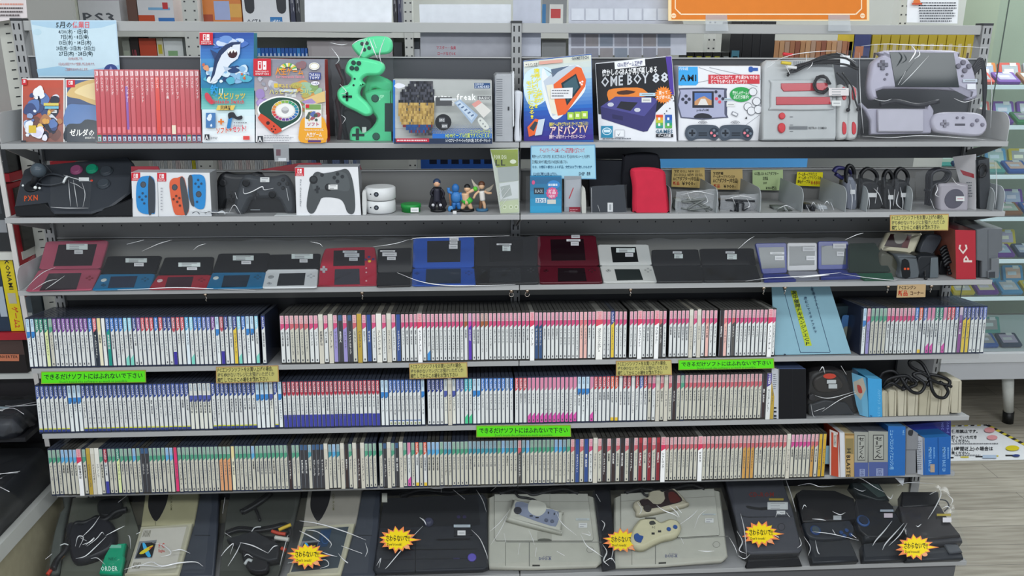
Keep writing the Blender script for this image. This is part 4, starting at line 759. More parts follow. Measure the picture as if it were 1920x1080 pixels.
# ---------------- bagged grey and red console
fr = stand(1, .012, .22); th = thing('retro_console', 'light grey game console with two red slot covers in a clear bag', 'game console', base(fr, 1440))
m = MB(); m.prism([(a, max(b, .001)) for a, b in fp(fr, [(1427, 128), (1434, 114), (1545, 112), (1560, 122), (1566, 160), (1566, 255), (1562, 264), (1426, 264)])], fr, -.03, .012, '#b4b7b8', inset=.005, smooth=True)
pprism(m, fr, cl([(1441, 158), (1446, 152), (1540, 152), (1552, 158), (1556, 200), (1548, 208), (1446, 208), (1440, 202)], 2), .011, .018, '#bcbfc0', inset=.003)
for k in range(16): m.pp(fr, rect(1484+k*4, 117, 1486+k*4, 124), '#888b8e', d=.0135)
m.pp(fr, rect(1476, 238, 1510, 244), '#6a6e72', d=.0135); m.pt(fr, 'RETRO COMBO', 1512, 238, 1546, 244, '#3c4044', d=.0136); [m.pp(fr, rect(1477, y, 1483, y+1), '#5a5e62', d=.0136) for y in (220, 235, 241, 247)]; part('body', m, th)
m = MB(); m.mats = ['gloss']; pprism(m, fr, [(1459, 159), (1545, 158), (1546, 172), (1464, 174), (1459, 168)], .017, .021, '#b82c3a', inset=.001); part('slot_cover', m, th, 'upper red slot cover')
m = MB(); m.mats = ['gloss']; pprism(m, fr, [(1450, 184), (1549, 184), (1551, 198), (1450, 199)], .017, .021, '#b82c3a', inset=.001); part('slot_cover', m, th, 'lower red slot cover')
m = MB(); m.mats = ['gloss']; a, b = fr.px(1462, 219); m.button(fr, a, b, .008, .011, .018, '#cc3038'); part('reset_button', m, th, 'round red button')
m = MB(); m.mats = ['gloss']; pprism(m, fr, cl([(1461, 232), (1467, 236), (1467, 246), (1461, 251), (1455, 246), (1455, 236)]), .011, .019, '#cc3038', inset=.002); part('power_button', m, th, 'oval red button')
for x in (1571, 1589):
    m = MB(); pprism(m, fr, cl([(x-6, 168), (x, 160), (x+8, 164), (x+14, 175), (x+15, 235), (x+12, 258), (x+2, 263), (x-6, 258), (x-5, 215)], 3), -.02, .018, '#bdbfbf', inset=.005); m.mats.append('gloss')
    for y0, y1 in ((165, 190), (230, 254)): pprism(m, fr, cl([(x+4, y0), (x+9, y0+6), (x+9, y1-4), (x+5, y1), (x+2, y1-4), (x+2, y0+5)], 2), .017, .021, '#c8323c', 'gloss', inset=.001)
    part('gamepad', m, th, 'grey gamepad with red keys standing on edge')
m = MB()
for k in range(6): cable(m, [fr.P(*fr.px(*p), .022+.004*(k % 3)) for p in [(1470, 146-k*1.5), (1484, 128+k*2), (1510, 120+k), (1540, 108+k*3), (1575, 106+k*4), (1598, 130+k)]], .0026, '#15161a')
for k in range(3): coil(m, (*fr.px(1532, 162), .024), .020-.002*k, .021-.002*k, 1, .0022, '#17181c', fr, seed=k)
cable(m, [fr.P(*fr.px(*p), .026) for p in [(1560, 140), (1578, 160), (1584, 190), (1582, 207)]], .002); cable(m, [fr.P(*fr.px(*p), .026) for p in [(1570, 140), (1588, 165), (1594, 190), (1600, 207)]], .002)
for x, y, c in ((1463, 106, '#c83038'), (1460, 122, '#d8c030'), (1470, 130, '#e0e0e0')): cable(m, [fr.P(*fr.px(*p), .03) for p in [(x-4, y), (x+4, y+1), (x+14, y+2)]], .004, c)
m.ball(fr.P(*fr.px(1581, 209), .026), .005, '#15161a'); m.ball(fr.P(*fr.px(1600, 208), .026), .005, '#15161a'); part('cables', m, th, 'black audio video cables bundled on top')
sticker(th, fr, 1544, 169, 1581, 183, '#e4dcdc', 3, lift=.03, label='white paper sticker with small print'); sticker(th, fr, 1550, 192, 1567, 202, lift=.03, n=1); m = MB(); m.mats = ['paper']; m.pr(fr, 1565, 109, 1583, 129, '#eceef0', d=.03); part('white_tag', m, th)
fr = Fr(fr.P(0, 0, .012), tilt=.1); film(th, fr, [(1432, 116), (1600, 96), (1606, 262), (1424, 265)], .02, seed=8, amp=.005, nx=20, ny=12, streaks=[(1.2, (1440, 118), (1480, 104), (1530, 98), (1560, 97)), (1, (1432, 128), (1446, 118)), (1.4, (1466, 124), (1474, 140)), (1, (1560, 100), (1580, 108), (1596, 118)), (1.2, (1505, 104), (1504, 116)), (1, (1506, 132), (1514, 124), (1516, 118))])
# ---------------- bagged lilac handheld, dock and pad
fr = stand(1, .012, .2); th = thing('large_handheld', 'lilac grey handheld with big dark screen, dock and pad in clear bag', 'handheld console', base(fr, 1700)); LC = '#b3afc0'
m = MB(); pprism(m, fr, cl([(1630, 120), (1642, 110), (1648, 106), (1652, 97), (1780, 97), (1790, 108), (1808, 114), (1820, 140), (1826, 178), (1820, 186), (1806, 188), (1800, 172), (1650, 168), (1640, 185), (1628, 186), (1622, 165), (1626, 138)], 3), -.002, .02, LC, inset=.006)
part('body', m, th); m = MB(); m.mats = ['screen']; pprism(m, fr, [(1660, 101), (1779, 102), (1789, 166), (1671, 165)], .019, .0215, '#1c2528', 'screen', inset=.0006); part('screen', m, th)
m = MB()
for q in (rect(1643, 116, 1650, 134), rect(1638, 121, 1656, 128)): pprism(m, fr, q, .02, .025, '#6a6874', inset=.001)
for x, y in ((1796, 120), (1787, 127), (1807, 127), (1799, 135)): a, b = fr.px(x, y); m.button(fr, a, b, .0062, .019, .025, '#6e6a78')
for x, y in ((1795, 145), (1655, 142), (1651, 151)): a, b = fr.px(x, y); m.button(fr, a, b, .003, .019, .023, '#6e6a78')
part('buttons', m, th)
m = MB(); pprism(m, fr, [(1612, 194), (1618, 196), (1626, 204), (1720, 204), (1738, 204), (1740, 194), (1746, 200), (1750, 208), (1744, 250), (1632, 252), (1631, 226), (1622, 208)], -.01, .004, '#a5a2b2', inset=.003); pprism(m, fr, rect(1642, 206, 1726, 248), .003, .014, '#b8b5c2', inset=.003); part('dock', m, th, 'open lilac dock cradle')
m = MB(); pprism(m, fr, cl([(1742, 226), (1752, 214), (1775, 211), (1820, 212), (1838, 218), (1846, 234), (1840, 250), (1822, 256), (1762, 250), (1746, 244)], 3), -.004, .014, '#b9b6c4', inset=.005)
for x, y in ((1825, 227), (1816, 235), (1835, 235), (1788, 222), (1799, 222)): a, b = fr.px(x, y); m.button(fr, a, b, .0045 if x > 1810 else .003, .013, .018, '#7c7888')
for q in (rect(1762, 226, 1767, 240), rect(1757, 231, 1772, 236)): pprism(m, fr, q, .014, .018, '#8a8794', inset=.0006)
m.pr(fr, 1784, 233, 1803, 237, '#4a4854', d=.0146); part('gamepad', m, th, 'small lilac gamepad')
m = MB(); f2 = stand(1, .075); 
for k in range(5): cable(m, [f2.P(*f2.px(*p)) for p in [(1822, 130+k*3), (1840, 110+k*4), (1848-k, 150), (1845, 200+k*5), (1838, 250)]], .004, '#26262c')
cable(m, [fr.P(*fr.px(*p), .0) for p in [(1650, 196), (1680, 190), (1720, 198), (1760, 190)]], .006, '#2a2a30'); part('cables', m, th, 'dark cables packed behind')
sticker(th, fr, 1795, 151, 1822, 157, '#c4ccd8', 1, lift=.023); sticker(th, fr, 1803, 160, 1819, 170, '#ececf0', 0, lift=.023)
fr = Fr(fr.P(0, 0, .012), tilt=.1); film(th, fr, [(1596, 88), (1846, 90), (1853, 262), (1606, 262)], .016, seed=12, amp=.005, nx=22, ny=12, streaks=[(1.5, (1608, 88), (1650, 84), (1700, 86), (1780, 88), (1842, 91)), (2.2, (1700, 86), (1708, 98), (1702, 110), (1696, 118)), (1.6, (1712, 92), (1716, 104), (1706, 112)), (.9, (1733, 106), (1702, 140), (1682, 160)), (.8, (1690, 135), (1676, 160)), (1, (1610, 255), (1660, 258), (1720, 254), (1790, 258), (1840, 262)), (1, (1630, 186), (1650, 190), (1664, 186)), (1, (1604, 100), (1606, 180), (1612, 250)), (1, (1780, 185), (1800, 192), (1826, 184)), (.9, (1838, 100), (1850, 160), (1848, 240))])
# ================================================================ second shelf
CLAMP[:] = [SZ[2], -.0065]
# arcade stick
fr = stand(2, .006); th = thing('arcade_stick', 'black arcade joystick controller with ball top, far left of second shelf', 'arcade stick', base(fr, 40, 400)); BK = '#24272b'
m = MB(); m.mats = ['plastic']
F0 = stand(2, .004)
prof = [(30, 352), (36, 345), (215, 345), (229, 348), (229, 366), (206, 390), (172, 398), (100, 398), (84, 386), (28, 388)]
# lower tub then a tilted lid
tub = [(26, 388), (84, 382), (100, 397), (172, 397), (206, 388), (248, 372), (248, 406), (30, 406)]
m.prism([(a, max(b, .0004)) for a, b in fp(F0, tub)], F0, -.11, 0, '#17191c', inset=.002)
def lid(px, py): # plane rising to the back
    return LF.px(px, py)
a0, b0 = F0.px(28, 390); LF = Fr(F0.P(a0, b0-.002, 0), tilt=math.radians(52)); 
pts = [(26, 388), (34, 350), (44, 318), (60, 310), (238, 292), (250, 305), (244, 360), (228, 372), (206, 388), (170, 399), (100, 399), (84, 383)]
m.prism(fp(LF, pts), LF, -.028, .0, '#363a40', 'plastic', side='#1b1d20', inset=.004)
part('body', m, th)
m = MB(); a, b = LF.px(62, 349); p = LF.P(a, b); q = F0.P(*F0.px(50, 326), -.055); m.tube([p, p.lerp(q, .5), q], .0075, '#1c1e22', n=10); m.lathe([(.020, 0), (.017, .003)], LF, a, b, '#202226')
m.mats.append('gloss'); m.ball(q, .0175, '#4a545c', 'gloss', n=20); part('joystick', m, th, 'dark grey ball joystick')
m = MB(); m.mats = ['gloss']
for x, y, r, c in ((144, 320, .0125, '#8c4a6c'), (173, 318, .0125, '#1c8a68'), (200, 322, .0135, '#3c4248'), (195, 346, .0135, '#3c4248')):
    a, b = LF.px(x, y); k = MB(); k.mats = ['gloss']; k.lathe([(r*1.15, -.001), (r*1.15, .003), (r, .0035), (r, .007), (r*.85, .0085)], LF, a, b, c, n=20); part('button', k, th, {'#8c4a6c': 'mauve push button', '#1c8a68': 'green push button'}.get(c))
m = MB(); m.pt(LF, 'PXN', 45, 365, 72, 379, '#c8542c', sk=-2); m.pe(LF, 60, 340, 1.5, 1.5, '#e8e8e8'); m.pe(LF, 43, 348, 2, 2, '#d8dcdc'); m.pr(LF, 148, 333, 167, 340, '#dfe2e2'); m.pe(LF, 172, 339, 2.5, 2, '#c84030'); part('printed_logo', m, th, 'orange maker lettering')
m = MB(); cable(m, [LF.P(*LF.px(*p), .006) for p in [(68, 356), (76, 340), (95, 330), (120, 334), (126, 342), (100, 350), (75, 348), (72, 338), (100, 328), (128, 338)]], .0022, '#3a3e44'); cable(m, [LF.P(*LF.px(*p), .004) for p in [(82, 305), (92, 318), (102, 330)]], .0015, '#4a4e54')
m.ball(LF.P(*LF.px(69, 356), .008), .004, '#e8ece8'); m.ball(LF.P(*LF.px(77, 357), .008), .003, '#e8ece8'); cable(m, [LF.P(*LF.px(*p), .01) for p in [(122, 348), (126, 340), (130, 336)]], .003, '#d8dcdc'); part('cable', m, th, 'cable tied in a white twist')
film(th, LF, [(98, 338), (176, 336), (171, 398), (98, 395)], .010, seed=3, amp=.006, nx=12, ny=10, mt='film', streaks=[(1.2, (124, 336), (150, 344), (176, 348)), (1, (133, 345), (135, 370), (137, 395)), (1, (142, 345), (146, 370), (150, 396)), (1, (158, 350), (164, 372), (160, 396)), (1.2, (100, 396), (130, 398), (170, 398)), (.9, (136, 350), (148, 354), (160, 362))])
# two cartons with detachable pads
fr = stand(2, .006); m = MB(); m.mats = ['box']; qbox(m, fr, [(246, 323), (393, 324), (397, 405), (249, 406)], .055, '#dcdee0', '#9c9ea0', '#b8bcc0')
m.pp(fr, [(294.6, 323), (295.4, 323), (298, 406), (297, 406)], '#8c9096')
th2 = solo('gamepad_pair_box', m, 'white cartons picturing blue and orange slim gamepads on second shelf', 'game box', base(fr, 250, 400))
s = MB(); s.mats = ['box']; switch_logo(s, fr, 246.5, 323.5, 263, 339); switch_logo(s, fr, 295, 324, 312, 340)
for c, P, cx, cy, dx in (('#2a86c8', [(262, 334), (272, 330), (285, 331), (291, 345), (291, 395), (287, 401), (268, 400), (257, 388), (256, 350)], 269, 346, 1), ('#d8603c', [(318, 350), (322, 336), (333, 333), (346, 334), (354, 380), (352, 400), (336, 403), (326, 396)], 328, 351, 0), ('#2a86c8', [(355, 332), (370, 327), (382, 330), (386, 345), (385, 384), (378, 392), (366, 388), (354, 370)], 373, 364, 0)):
    s.pp(fr, cl(P, 3), c); s.pe(fr, cx, cy, 5.5, 6, '#3a4048'); s.pe(fr, cx, cy, 4, 4.4, '#4c525a')
s.pp(fr, cl([(279, 334), (286, 334), (291, 346), (291, 395), (286, 399), (279, 399)], 3), '#3a4048'); s.pp(fr, cl([(338, 335), (346, 336), (355, 380), (352, 399), (347, 402), (341, 370)], 3), '#4a4c50'); s.pp(fr, cl([(353, 334), (361, 330), (362, 360), (365, 386), (357, 378)], 3), '#4a4c50')
[s.pe(fr, x, y, 2.3, 2.3, '#2c4a68', n=8) for x, y in ((268, 362), (262, 369), (274, 368), (267, 374), (271, 381), (372, 337), (367, 344), (378, 344), (373, 350), (370, 378))]; [s.pe(fr, x, y, 2.3, 2.3, '#5c342c', n=8) for x, y in ((331, 367), (326, 373), (337, 371), (333, 378), (338, 385))]
lines(s, fr, 302, 350, 306, 395, 8, '#a8aab0'); part('printed_front', s, th2); sticker(th2, fr, 273, 341, 289, 355, n=2)
m = MB(); m.mats = ['box']; f2 = stand(2, .05); m.pp(f2, [(246, 312), (296, 312), (300, 319), (392, 322), (392, 330), (246, 328)], '#8c2430'); m.face([f2.P(*f2.px(*p), -.002) for p in [(246, 312), (246, 328), (392, 330), (392, 322), (300, 319), (296, 312)]], '#701c26'); part('hang_tab', m, th2, 'dark red carton tab behind')
m = MB(); m.mats = ['paper']; f2 = stand(2, -.0, .0); f2.o.z += .002
th3 = thing('bagged_strap', 'small flat clear bag with grey strap hardware at shelf front', 'bag', (xs(385, 2), SY[2]+.01, SZ[2]))
m = MB(); fb = stand(2, .004); 
for k in range(5): cable(m, [fb.P(*fb.px(x, y), -.004) for x, y in ((360+k*12, 400-k % 2*2), (368+k*12, 397), (374+k*12, 402))], .0025, ['#5a5f68', '#c8ccd0', '#44484e'][k % 3])
part('hardware', m, th3); film(th3, fb, [(352, 395), (446, 390), (458, 404), (352, 404.5)], -.001, seed=7, amp=.003, nx=12, ny=4, streaks=[(1, (430, 398), (440, 384), (452, 402)), (.9, (360, 396), (400, 398), (440, 399))])
# dark gamepads in bags
def gamepad(fr, ox, oy, w, hh, d0, d1, col, parent, nm='body', rot=0):
    P = [(.06, .98), (-.0, .82), (.04, .45), (.12, .12), (.22, .02), (.36, .06), (.64, .06), (.78, .02), (.88, .12), (.97, .45), (1.0, .82), (.95, .98), (.84, .96), (.76, .74), (.68, .62), (.32, .62), (.24, .74), (.16, .96)]
    m = MB(); pprism(m, fr, cl([(ox+w*a, oy+hh*b) for a, b in P], 4), d0, d1, col, inset=.009); return part(nm, m, parent) if parent else m
def padface(fr, ox, oy, w, hh, d, parent, lo='#15171a'):
    for a, b in ((.22, .22), (.64, .5)):
        k = MB(); p, q = fr.px(ox+w*a, oy+hh*b); k.lathe([(.006, d-.002), (.0045, d+.006), (.0085, d+.007), (.0085, d+.010), (.006, d+.0095)], fr, p, q, lo, n=16); part('thumbstick', k, parent)
    k = MB()
    for a, b in ((.80, .14), (.74, .24), (.87, .24), (.80, .34)): p, q = fr.px(ox+w*a, oy+hh*b); k.button(fr, p, q, .0042, d-.002, d+.004, lo)
    for q in (rect(ox+w*.345, oy+hh*.4, ox+w*.375, oy+hh*.62), rect(ox+w*.31, oy+hh*.47, ox+w*.41, oy+hh*.55)): pprism(k, fr, q, d-.002, d+.003, lo, inset=.0005)
    part('buttons', k, parent)
th = thing('dark_gamepad', 'black wireless gamepad in clear bag behind another gamepad', 'gamepad', base(stand(2, .09), 420, 390)); gamepad(stand(2, .075), 396, 322, 110, 88, -.02, .006, '#1e2023', th); padface(stand(2, .075), 396, 322, 110, 88, .004, th)
fr = stand(2, .03, .12); th = thing('dark_gamepad', 'glossy black wireless gamepad in clear bag, left of gamepad carton', 'gamepad', base(fr, 500, 390)); gamepad(fr, 440, 326, 116, 76, -.012, .012, '#33373c', th); padface(fr, 440, 326, 116, 76, .012, th)
m = MB(); pprism(m, stand(2, .045), [(452, 372), (545, 370), (548, 403), (450, 404)], -.01, .0, '#0e0f11', inset=.001); m.pr(stand(2, .045), 470, 392, 488, 394, '#8a8e92', d=.002); part('black_card', m, th)
sticker(th, fr, 491, 332, 508, 341, n=2, lift=.016); film(th, fr, [(426, 326), (557, 322), (558, 404), (430, 404)], .020, seed=5, amp=.005, nx=14, ny=8, streaks=[(1.5, (461, 352), (463, 362), (478, 358), (496, 349), (500, 355), (517, 352)), (1, (541, 352), (545, 375)), (1, (446, 360), (450, 372))])
m = MB(); m.mats = ['paper']; z = SZ[2]; m.box(xs(515, 2), xs(582, 2), SY[2]+.001, SY[2]+.03, z+.0002, z+.0015, '#c8cccc'); solo('paper_slip', m, 'thin white slip lying under the gamepad on second shelf', 'paper', (xs(515, 2), SY[2], z))
# gamepad carton
fr = stand(2, .006); m = MB(); m.mats = ['box']; qbox(m, fr, [(553, 314), (671, 313), (677, 404), (556, 405)], .055, '#dfe0e2', '#8c8e92', '#a4a8ac')
b = solo('gamepad_box', m, 'white carton picturing a dark grey gamepad, middle of second shelf', 'game box', base(fr, 560, 400))
s = MB(); s.mats = ['box']; switch_logo(s, fr, 553.5, 314.5, 570, 330)
P = [(.06, .98), (-.0, .82), (.04, .45), (.12, .12), (.22, .02), (.36, .06), (.64, .0), (.82, -.04), (.92, .12), (.98, .45), (1.0, .85), (.95, 1.0), (.84, .96), (.76, .74), (.64, .64), (.34, .62), (.26, .74), (.16, .96)]
s.pp(fr, cl([(575+91*a, 320+81*b) for a, b in P], 4), '#4a4e50'); s.pp(fr, cl([(583+74*a, 322+40*b) for a, b in [(.05, .8), (.15, .2), (.4, .05), (.8, .0), (.95, .3), (.95, .9), (.5, .8)]], 3), '#54595b')
for x, y, r in ((588, 337, 8), (616, 351, 7)): s.pe(fr, x, y, r, r, '#1e2022'); s.pe(fr, x, y-1, r*.65, r*.6, '#34383a')
[s.pe(fr, x, y, 3.6, 3.6, '#2c2f32', n=10) for x, y in ((633, 326), (627, 333), (642, 331), (633, 340), (604, 328))]; s.pr(fr, 590, 354, 600, 358, '#2c2f32', sk=-3); s.pr(fr, 593, 348, 597, 362, '#2c2f32'); s.pt(fr, 'Pro Controller', 562, 336, 566, 388, '#7c8086', 'r'); part('printed_front', s, b)
sticker(b, fr, 616, 346, 633, 355, n=2)
m = MB(); m.mats = ['box']; f2 = stand(2, .05); pprism(m, f2, [(488, 318), (560, 306), (600, 305), (605, 310), (675, 308), (678, 318), (560, 322)], -.002, 0, '#7c2028', inset=.0003); part('hang_tab', m, b, 'dark red carton tab')
# camera rings
for k, (y0, y1, lb) in enumerate(((379, 403, 'lower'), (357, 381, 'upper'))):
    f2 = stand(2, .045); a0, b0 = f2.px(714, y1-1); a1, b1 = f2.px(714, y0+3); r = (f2.px(743, 380)[0]-f2.px(686, 380)[0])/2; cen = f2.P(a0, 0); z0 = SZ[2]+.0005+k*.032; hh = .031
    fz = Fr.__new__(Fr); fz.o = V((cen.x, cen.y, z0)); fz.u = V((1, 0, 0)); fz.v = V((0, 1, 0)); fz.n = V((0, 0, 1))
    o = thing('white_ring', 'white ring band with camera dot, %s one of stacked pair' % lb, 'ring', (cen.x, cen.y, z0), 'white ring bands on the second shelf')
    m = MB(); m.lathe([(r*.9, 0), (r, .003), (r, hh-.003), (r*.9, hh-.0004)], fz, 0, 0, '#d4d6d6', n=36); part('band', m, o)
    m = MB(); m.mats = ['gloss']; fd = Fr((cen.x-.006, cen.y-r+.0004, z0+hh*.55)); m.lathe([(.0058, -.003), (.0058, .0006), (.005, .001)], fd, 0, 0, '#30343a', n=16); m.lathe([(.0025, 0), (.0025, .0016)], fd, 0, 0, '#6a7078', n=10); fd2 = Fr((cen.x-.02, cen.y-r+.004, z0+hh*.55)); m.lathe([(.0016, 0), (.0016, .0016)], fd2, 0, 0, '#30343a', n=8); part('camera_dot', m, o)
m = MB(); m.mats = ['paper']; f2 = stand(2, .01); pprism(m, f2, cl([(680, 404), (679, 362), (683, 358), (686, 362), (687, 404)], 2), -.06, 0, '#c8cac8', inset=.0005); solo('small_divider', m, 'small grey metal divider between gamepad carton and white rings', 'divider', base(f2, 684, 400))
# figurines: plain generic figures
def figure(px, py1, fr, label, parts, nm='figurine'):
    o = thing(nm, label, 'figurine', base(fr, px, py1), 'small figurines on the second shelf')
    for pn, mb, lb in parts: part(pn, mb, o, lb)
    return o
f2 = stand(2, .05)
def L3(pts, d=0): return [f2.P(*f2.px(*p[:2]), (p[2] if len(p) > 2 else 0)+d) for p in pts]
m = MB(); a, b = f2.px(771, 403); fz = Fr.__new__(Fr); fz.o = f2.P(a, .0004); fz.u = V((1, 0, 0)); fz.v = V((0, 1, 0)); fz.n = V((0, 0, 1))
m.lathe([(.023, 0), (.023, .009), (.0245, .010), (.0245, .0185), (.022, .019)], fz, 0, 0, '#1f8a3c', n=28)
o = solo('round_base', m, 'empty green round display base with a price sticker', 'display base', fz.o); sticker(o, Fr(f2.P(a+.006, 0, .0245)), 770, 389, 785, 398, n=1)
def limb(m, pts, r0, r1, col, n=8): m.tube(curve(L3(pts), 3), r0, col, 'plastic', n=n, r1=r1)
def pedestal(cx, r=.02, col='#15171a'):
    a, b = f2.px(cx, 402); z = Fr.__new__(Fr); z.o = f2.P(a, .0004); z.u = V((1, 0, 0)); z.v = V((0, 1, 0)); z.n = V((0, 0, 1)); k = MB(); k.lathe([(r, 0), (r, .004), (r*.92, .006)], z, 0, 0, col, n=24); return k
b1 = MB(); limb(b1, [(812, 398), (813, 388), (817, 374)], .004, .006, '#26262e'); limb(b1, [(827, 398), (825, 386), (821, 374)], .004, .006, '#26262e'); limb(b1, [(819, 378), (819, 366), (819, 353)], .009, .008, '#2c2c38'); limb(b1, [(813, 354), (808, 362), (812, 368)], .0035, .003, '#23232b'); limb(b1, [(826, 354), (832, 362), (829, 372)], .0035, .003, '#23232b'); b1.ball(L3([(819, 344, 0)])[0], .0085, '#d8a888'); b1.ball(L3([(819, 342, -.002)])[0], .0095, '#2c3c58'); b1.ball(L3([(812, 384, .004)])[0], .004, '#c8c8cc'); b1.ball(L3([(826, 384, .004)])[0], .004, '#c8c8cc')
b2 = MB(); pprism(b2, f2, [(812, 352), (827, 352), (838, 385), (832, 394), (822, 372), (808, 394), (803, 388)], -.012, -.006, '#17161d', inset=.001)
figure(820, 402, f2, 'dark cloaked figurine on a black base beside the green base', [('body', b1, None), ('cloak', b2, 'dark cloak'), ('base', pedestal(822, .019), None)])
b1 = MB(); limb(b1, [(850, 398), (850, 390), (852, 380)], .005, .006, '#2c68a8'); limb(b1, [(862, 398), (861, 390), (858, 380)], .005, .006, '#2c68a8'); b1.ball(L3([(855, 370, 0)])[0], .013, '#3a78b8', sc=(1, .8, 1.2)); b1.ball(L3([(854, 353, 0)])[0], .0095, '#2c68a8', sc=(1, .9, 1.2)); limb(b1, [(848, 362), (842, 360), (841, 352)], .004, .004, '#3a78b8'); limb(b1, [(862, 362), (867, 368), (866, 376)], .004, .004, '#3a78b8')
b2 = MB(); b2.tube(L3([(843, 362, .006), (845, 386, .008)]), .0015, '#8a5a3a'); b2.ball(L3([(845, 391, .008)])[0], .007, '#4a88c0', sc=(1, .4, 1.3))
o = figure(855, 402, f2, 'blue armoured figurine holding a long tool, between two figurines', [('body', b1, None), ('tool', b2, 'brown handled tool'), ('base', pedestal(855, .017), None)])
b1 = MB(); SK = '#d8b08c'; limb(b1, [(864, 396), (868, 388), (873, 380)], .004, .007, SK); limb(b1, [(884, 396), (882, 388), (877, 379)], .004, .007, SK); limb(b1, [(875, 382), (873, 372), (872, 362)], .009, .010, SK); limb(b1, [(875, 362), (884, 358), (890, 355)], .0045, .004, SK); b1.ball(L3([(876, 354, 0)])[0], .008, SK); b1.ball(L3([(876, 351, -.001)])[0], .008, '#1c1c1e'); b1.ball(L3([(891, 354, .0)])[0], .006, '#58b838')
b2 = MB(); limb(b2, [(869, 380), (876, 374), (882, 380)], .009, .009, '#3fa838')
figure(874, 402, f2, 'bare-armed figurine in green shorts and glove', [('body', b1, None), ('shorts', b2, 'green shorts'), ('base', pedestal(875, .019), None)])
b1 = MB(); limb(b1, [(900, 396), (901, 386), (903, 376)], .003, .005, '#6a4a34'); limb(b1, [(909, 392), (908, 384), (905, 376)], .003, .005, SK); limb(b1, [(905, 376), (904, 366), (903, 358)], .007, .007, '#e0dcd4'); limb(b1, [(899, 358), (892, 364), (888, 372)], .003, .003, SK); limb(b1, [(908, 358), (914, 362), (922, 362)], .003, .003, SK); b1.ball(L3([(903, 349, 0)])[0], .0075, SK); b1.ball(L3([(903, 346, -.002)])[0], .0085, '#5c3a28')
b2 = MB(); pprism(b2, f2, cl([(897, 358), (888, 350), (884, 336), (892, 346), (901, 352)], 2), -.01, -.006, '#b8b0a0', inset=.0005); pprism(b2, f2, cl([(909, 356), (918, 352), (926, 346), (922, 356), (914, 362)], 2), -.01, -.006, '#a8a090', inset=.0005)
figure(904, 402, f2, 'white-robed figurine with pale wings at the right of the figurine row', [('body', b1, None), ('wings', b2, 'pale wings'), ('base', pedestal(904, .015, '#3a6a8c'), None)])
m = MB(); m.mats = ['paper']; m.box(xs(849, 2), xs(856, 2), SY[2]+.014, SY[2]+.016, SZ[2]+.0003, SZ[2]+.007, '#dcdcdc'); solo('price_tag', m, 'tiny white price tag standing before the blue figurine', 'price tag', (xs(852, 2), SY[2]+.014, SZ[2]))
# LL pack
fr = stand(2, .012, .03, -.06); m = MB(); m.mats = ['box']; qbox(m, fr, [(919, 280), (972, 279), (974, 402), (938, 403)], .02, '#c2c8bc', '#a8b0a0')
m.pp(fr, [(919.5, 281), (971, 280), (971, 311), (931, 314)], '#8c9a44'); m.pt(fr, 'FOR DSi', 926, 289, 950, 299, '#dde0c8'); m.pt(fr, 'LL', 928, 297, 949, 312, '#22281c'); m.pe(fr, 962, 303, 6, 4, '#dfe4cc'); m.pp(fr, [(933, 314), (971, 312), (972, 338), (936, 342)], '#a8aeac'); m.pp(fr, [(936, 344), (972, 339), (972, 372), (938, 374)], '#d4d8d8'); m.pp(fr, [(938, 350), (956, 346), (960, 366), (942, 372)], '#aab0ac'); m.pp(fr, [(937, 378), (972, 374), (973, 398), (939, 400)], '#c2cca8')
for x in (946, 958, 968): m.pe(fr, x, 388, 3.5, 4, '#e8ecd8', n=8); m.pe(fr, x, 388, 2.4, 2.8, '#a8b488', n=8)
b = solo('film_pack', m, 'pale green accessory packet marked LL at the centre of second shelf', 'packet', base(fr, 940, 400))
film(b, fr, [(920, 282), (974, 280), (975, 401), (938, 402)], .004, seed=6, amp=.003, nx=8, ny=10, streaks=[(1.2, (934, 366), (944, 352)), (1.2, (936, 378), (956, 352)), (1, (938, 388), (952, 370))])
# things right of centre
fr = stand(2, .02); m = MB(); m.mats = ['box']; qbox(m, fr, (994, 330, 1053, 402), .012, '#1c88b8', '#13648a')
grad(m, fr, 994, 331, 1052, 400, '#186a98', '#1fa0cc', 5); m.pr(fr, 1001, 352, 1020, 364, '#1a2c3c'); m.pt(fr, 'BLACK', 1003, 354, 1018, 362, '#b8c8d0'); m.pe(fr, 1038, 346, 12, 8, '#2c8cd0'); lines(m, fr, 1028, 343, 1048, 350, 1, '#d8e8f0', .6); m.pb(fr, 1035, 362, 12, 10, 12, '#e0568c'); m.pt(fr, '新品', 1028, 355, 1042, 364, '#fbe4ee'); m.pt(fr, 'NEW', 1029, 364, 1041, 371, '#fbe4ee'); m.pr(fr, 1004, 371, 1024, 380, '#d8e4ec'); m.pt(fr, '3DS', 1005, 371, 1023, 380, '#1c6aa0'); m.pr(fr, 1026, 374, 1042, 382, '#ded8cc'); m.pe(fr, 1000, 342, 3, 4, '#e0568c')
b = solo('blue_case_box', m, 'bright blue accessory carton with pink round badge, below hanging notice', 'product box', base(fr, 995, 400)); film(b, fr, [(986, 330), (1054, 330), (1056, 402), (986, 402)], .003, seed=5, amp=.003, nx=8, ny=8)
fr = stand(2, .03); m = MB(); m.mats = ['box']; qbox(m, fr, (1058, 330, 1090, 402), .02, '#8c9298', '#70757a'); m.pp(fr, [(1060, 338), (1088, 336), (1088, 388), (1060, 388)], '#a0a4aa'); m.pp(fr, [(1066, 372), (1074, 352), (1076, 352), (1068, 373)], '#a83c48'); m.pr(fr, 1067, 388, 1088, 401, '#8c2434'); lines(m, fr, 1069, 391, 1086, 398, 2, '#c88890'); solo('grey_packet', m, 'grey accessory packet with dark red foot between blue carton and cases', 'packet', base(fr, 1060, 400))
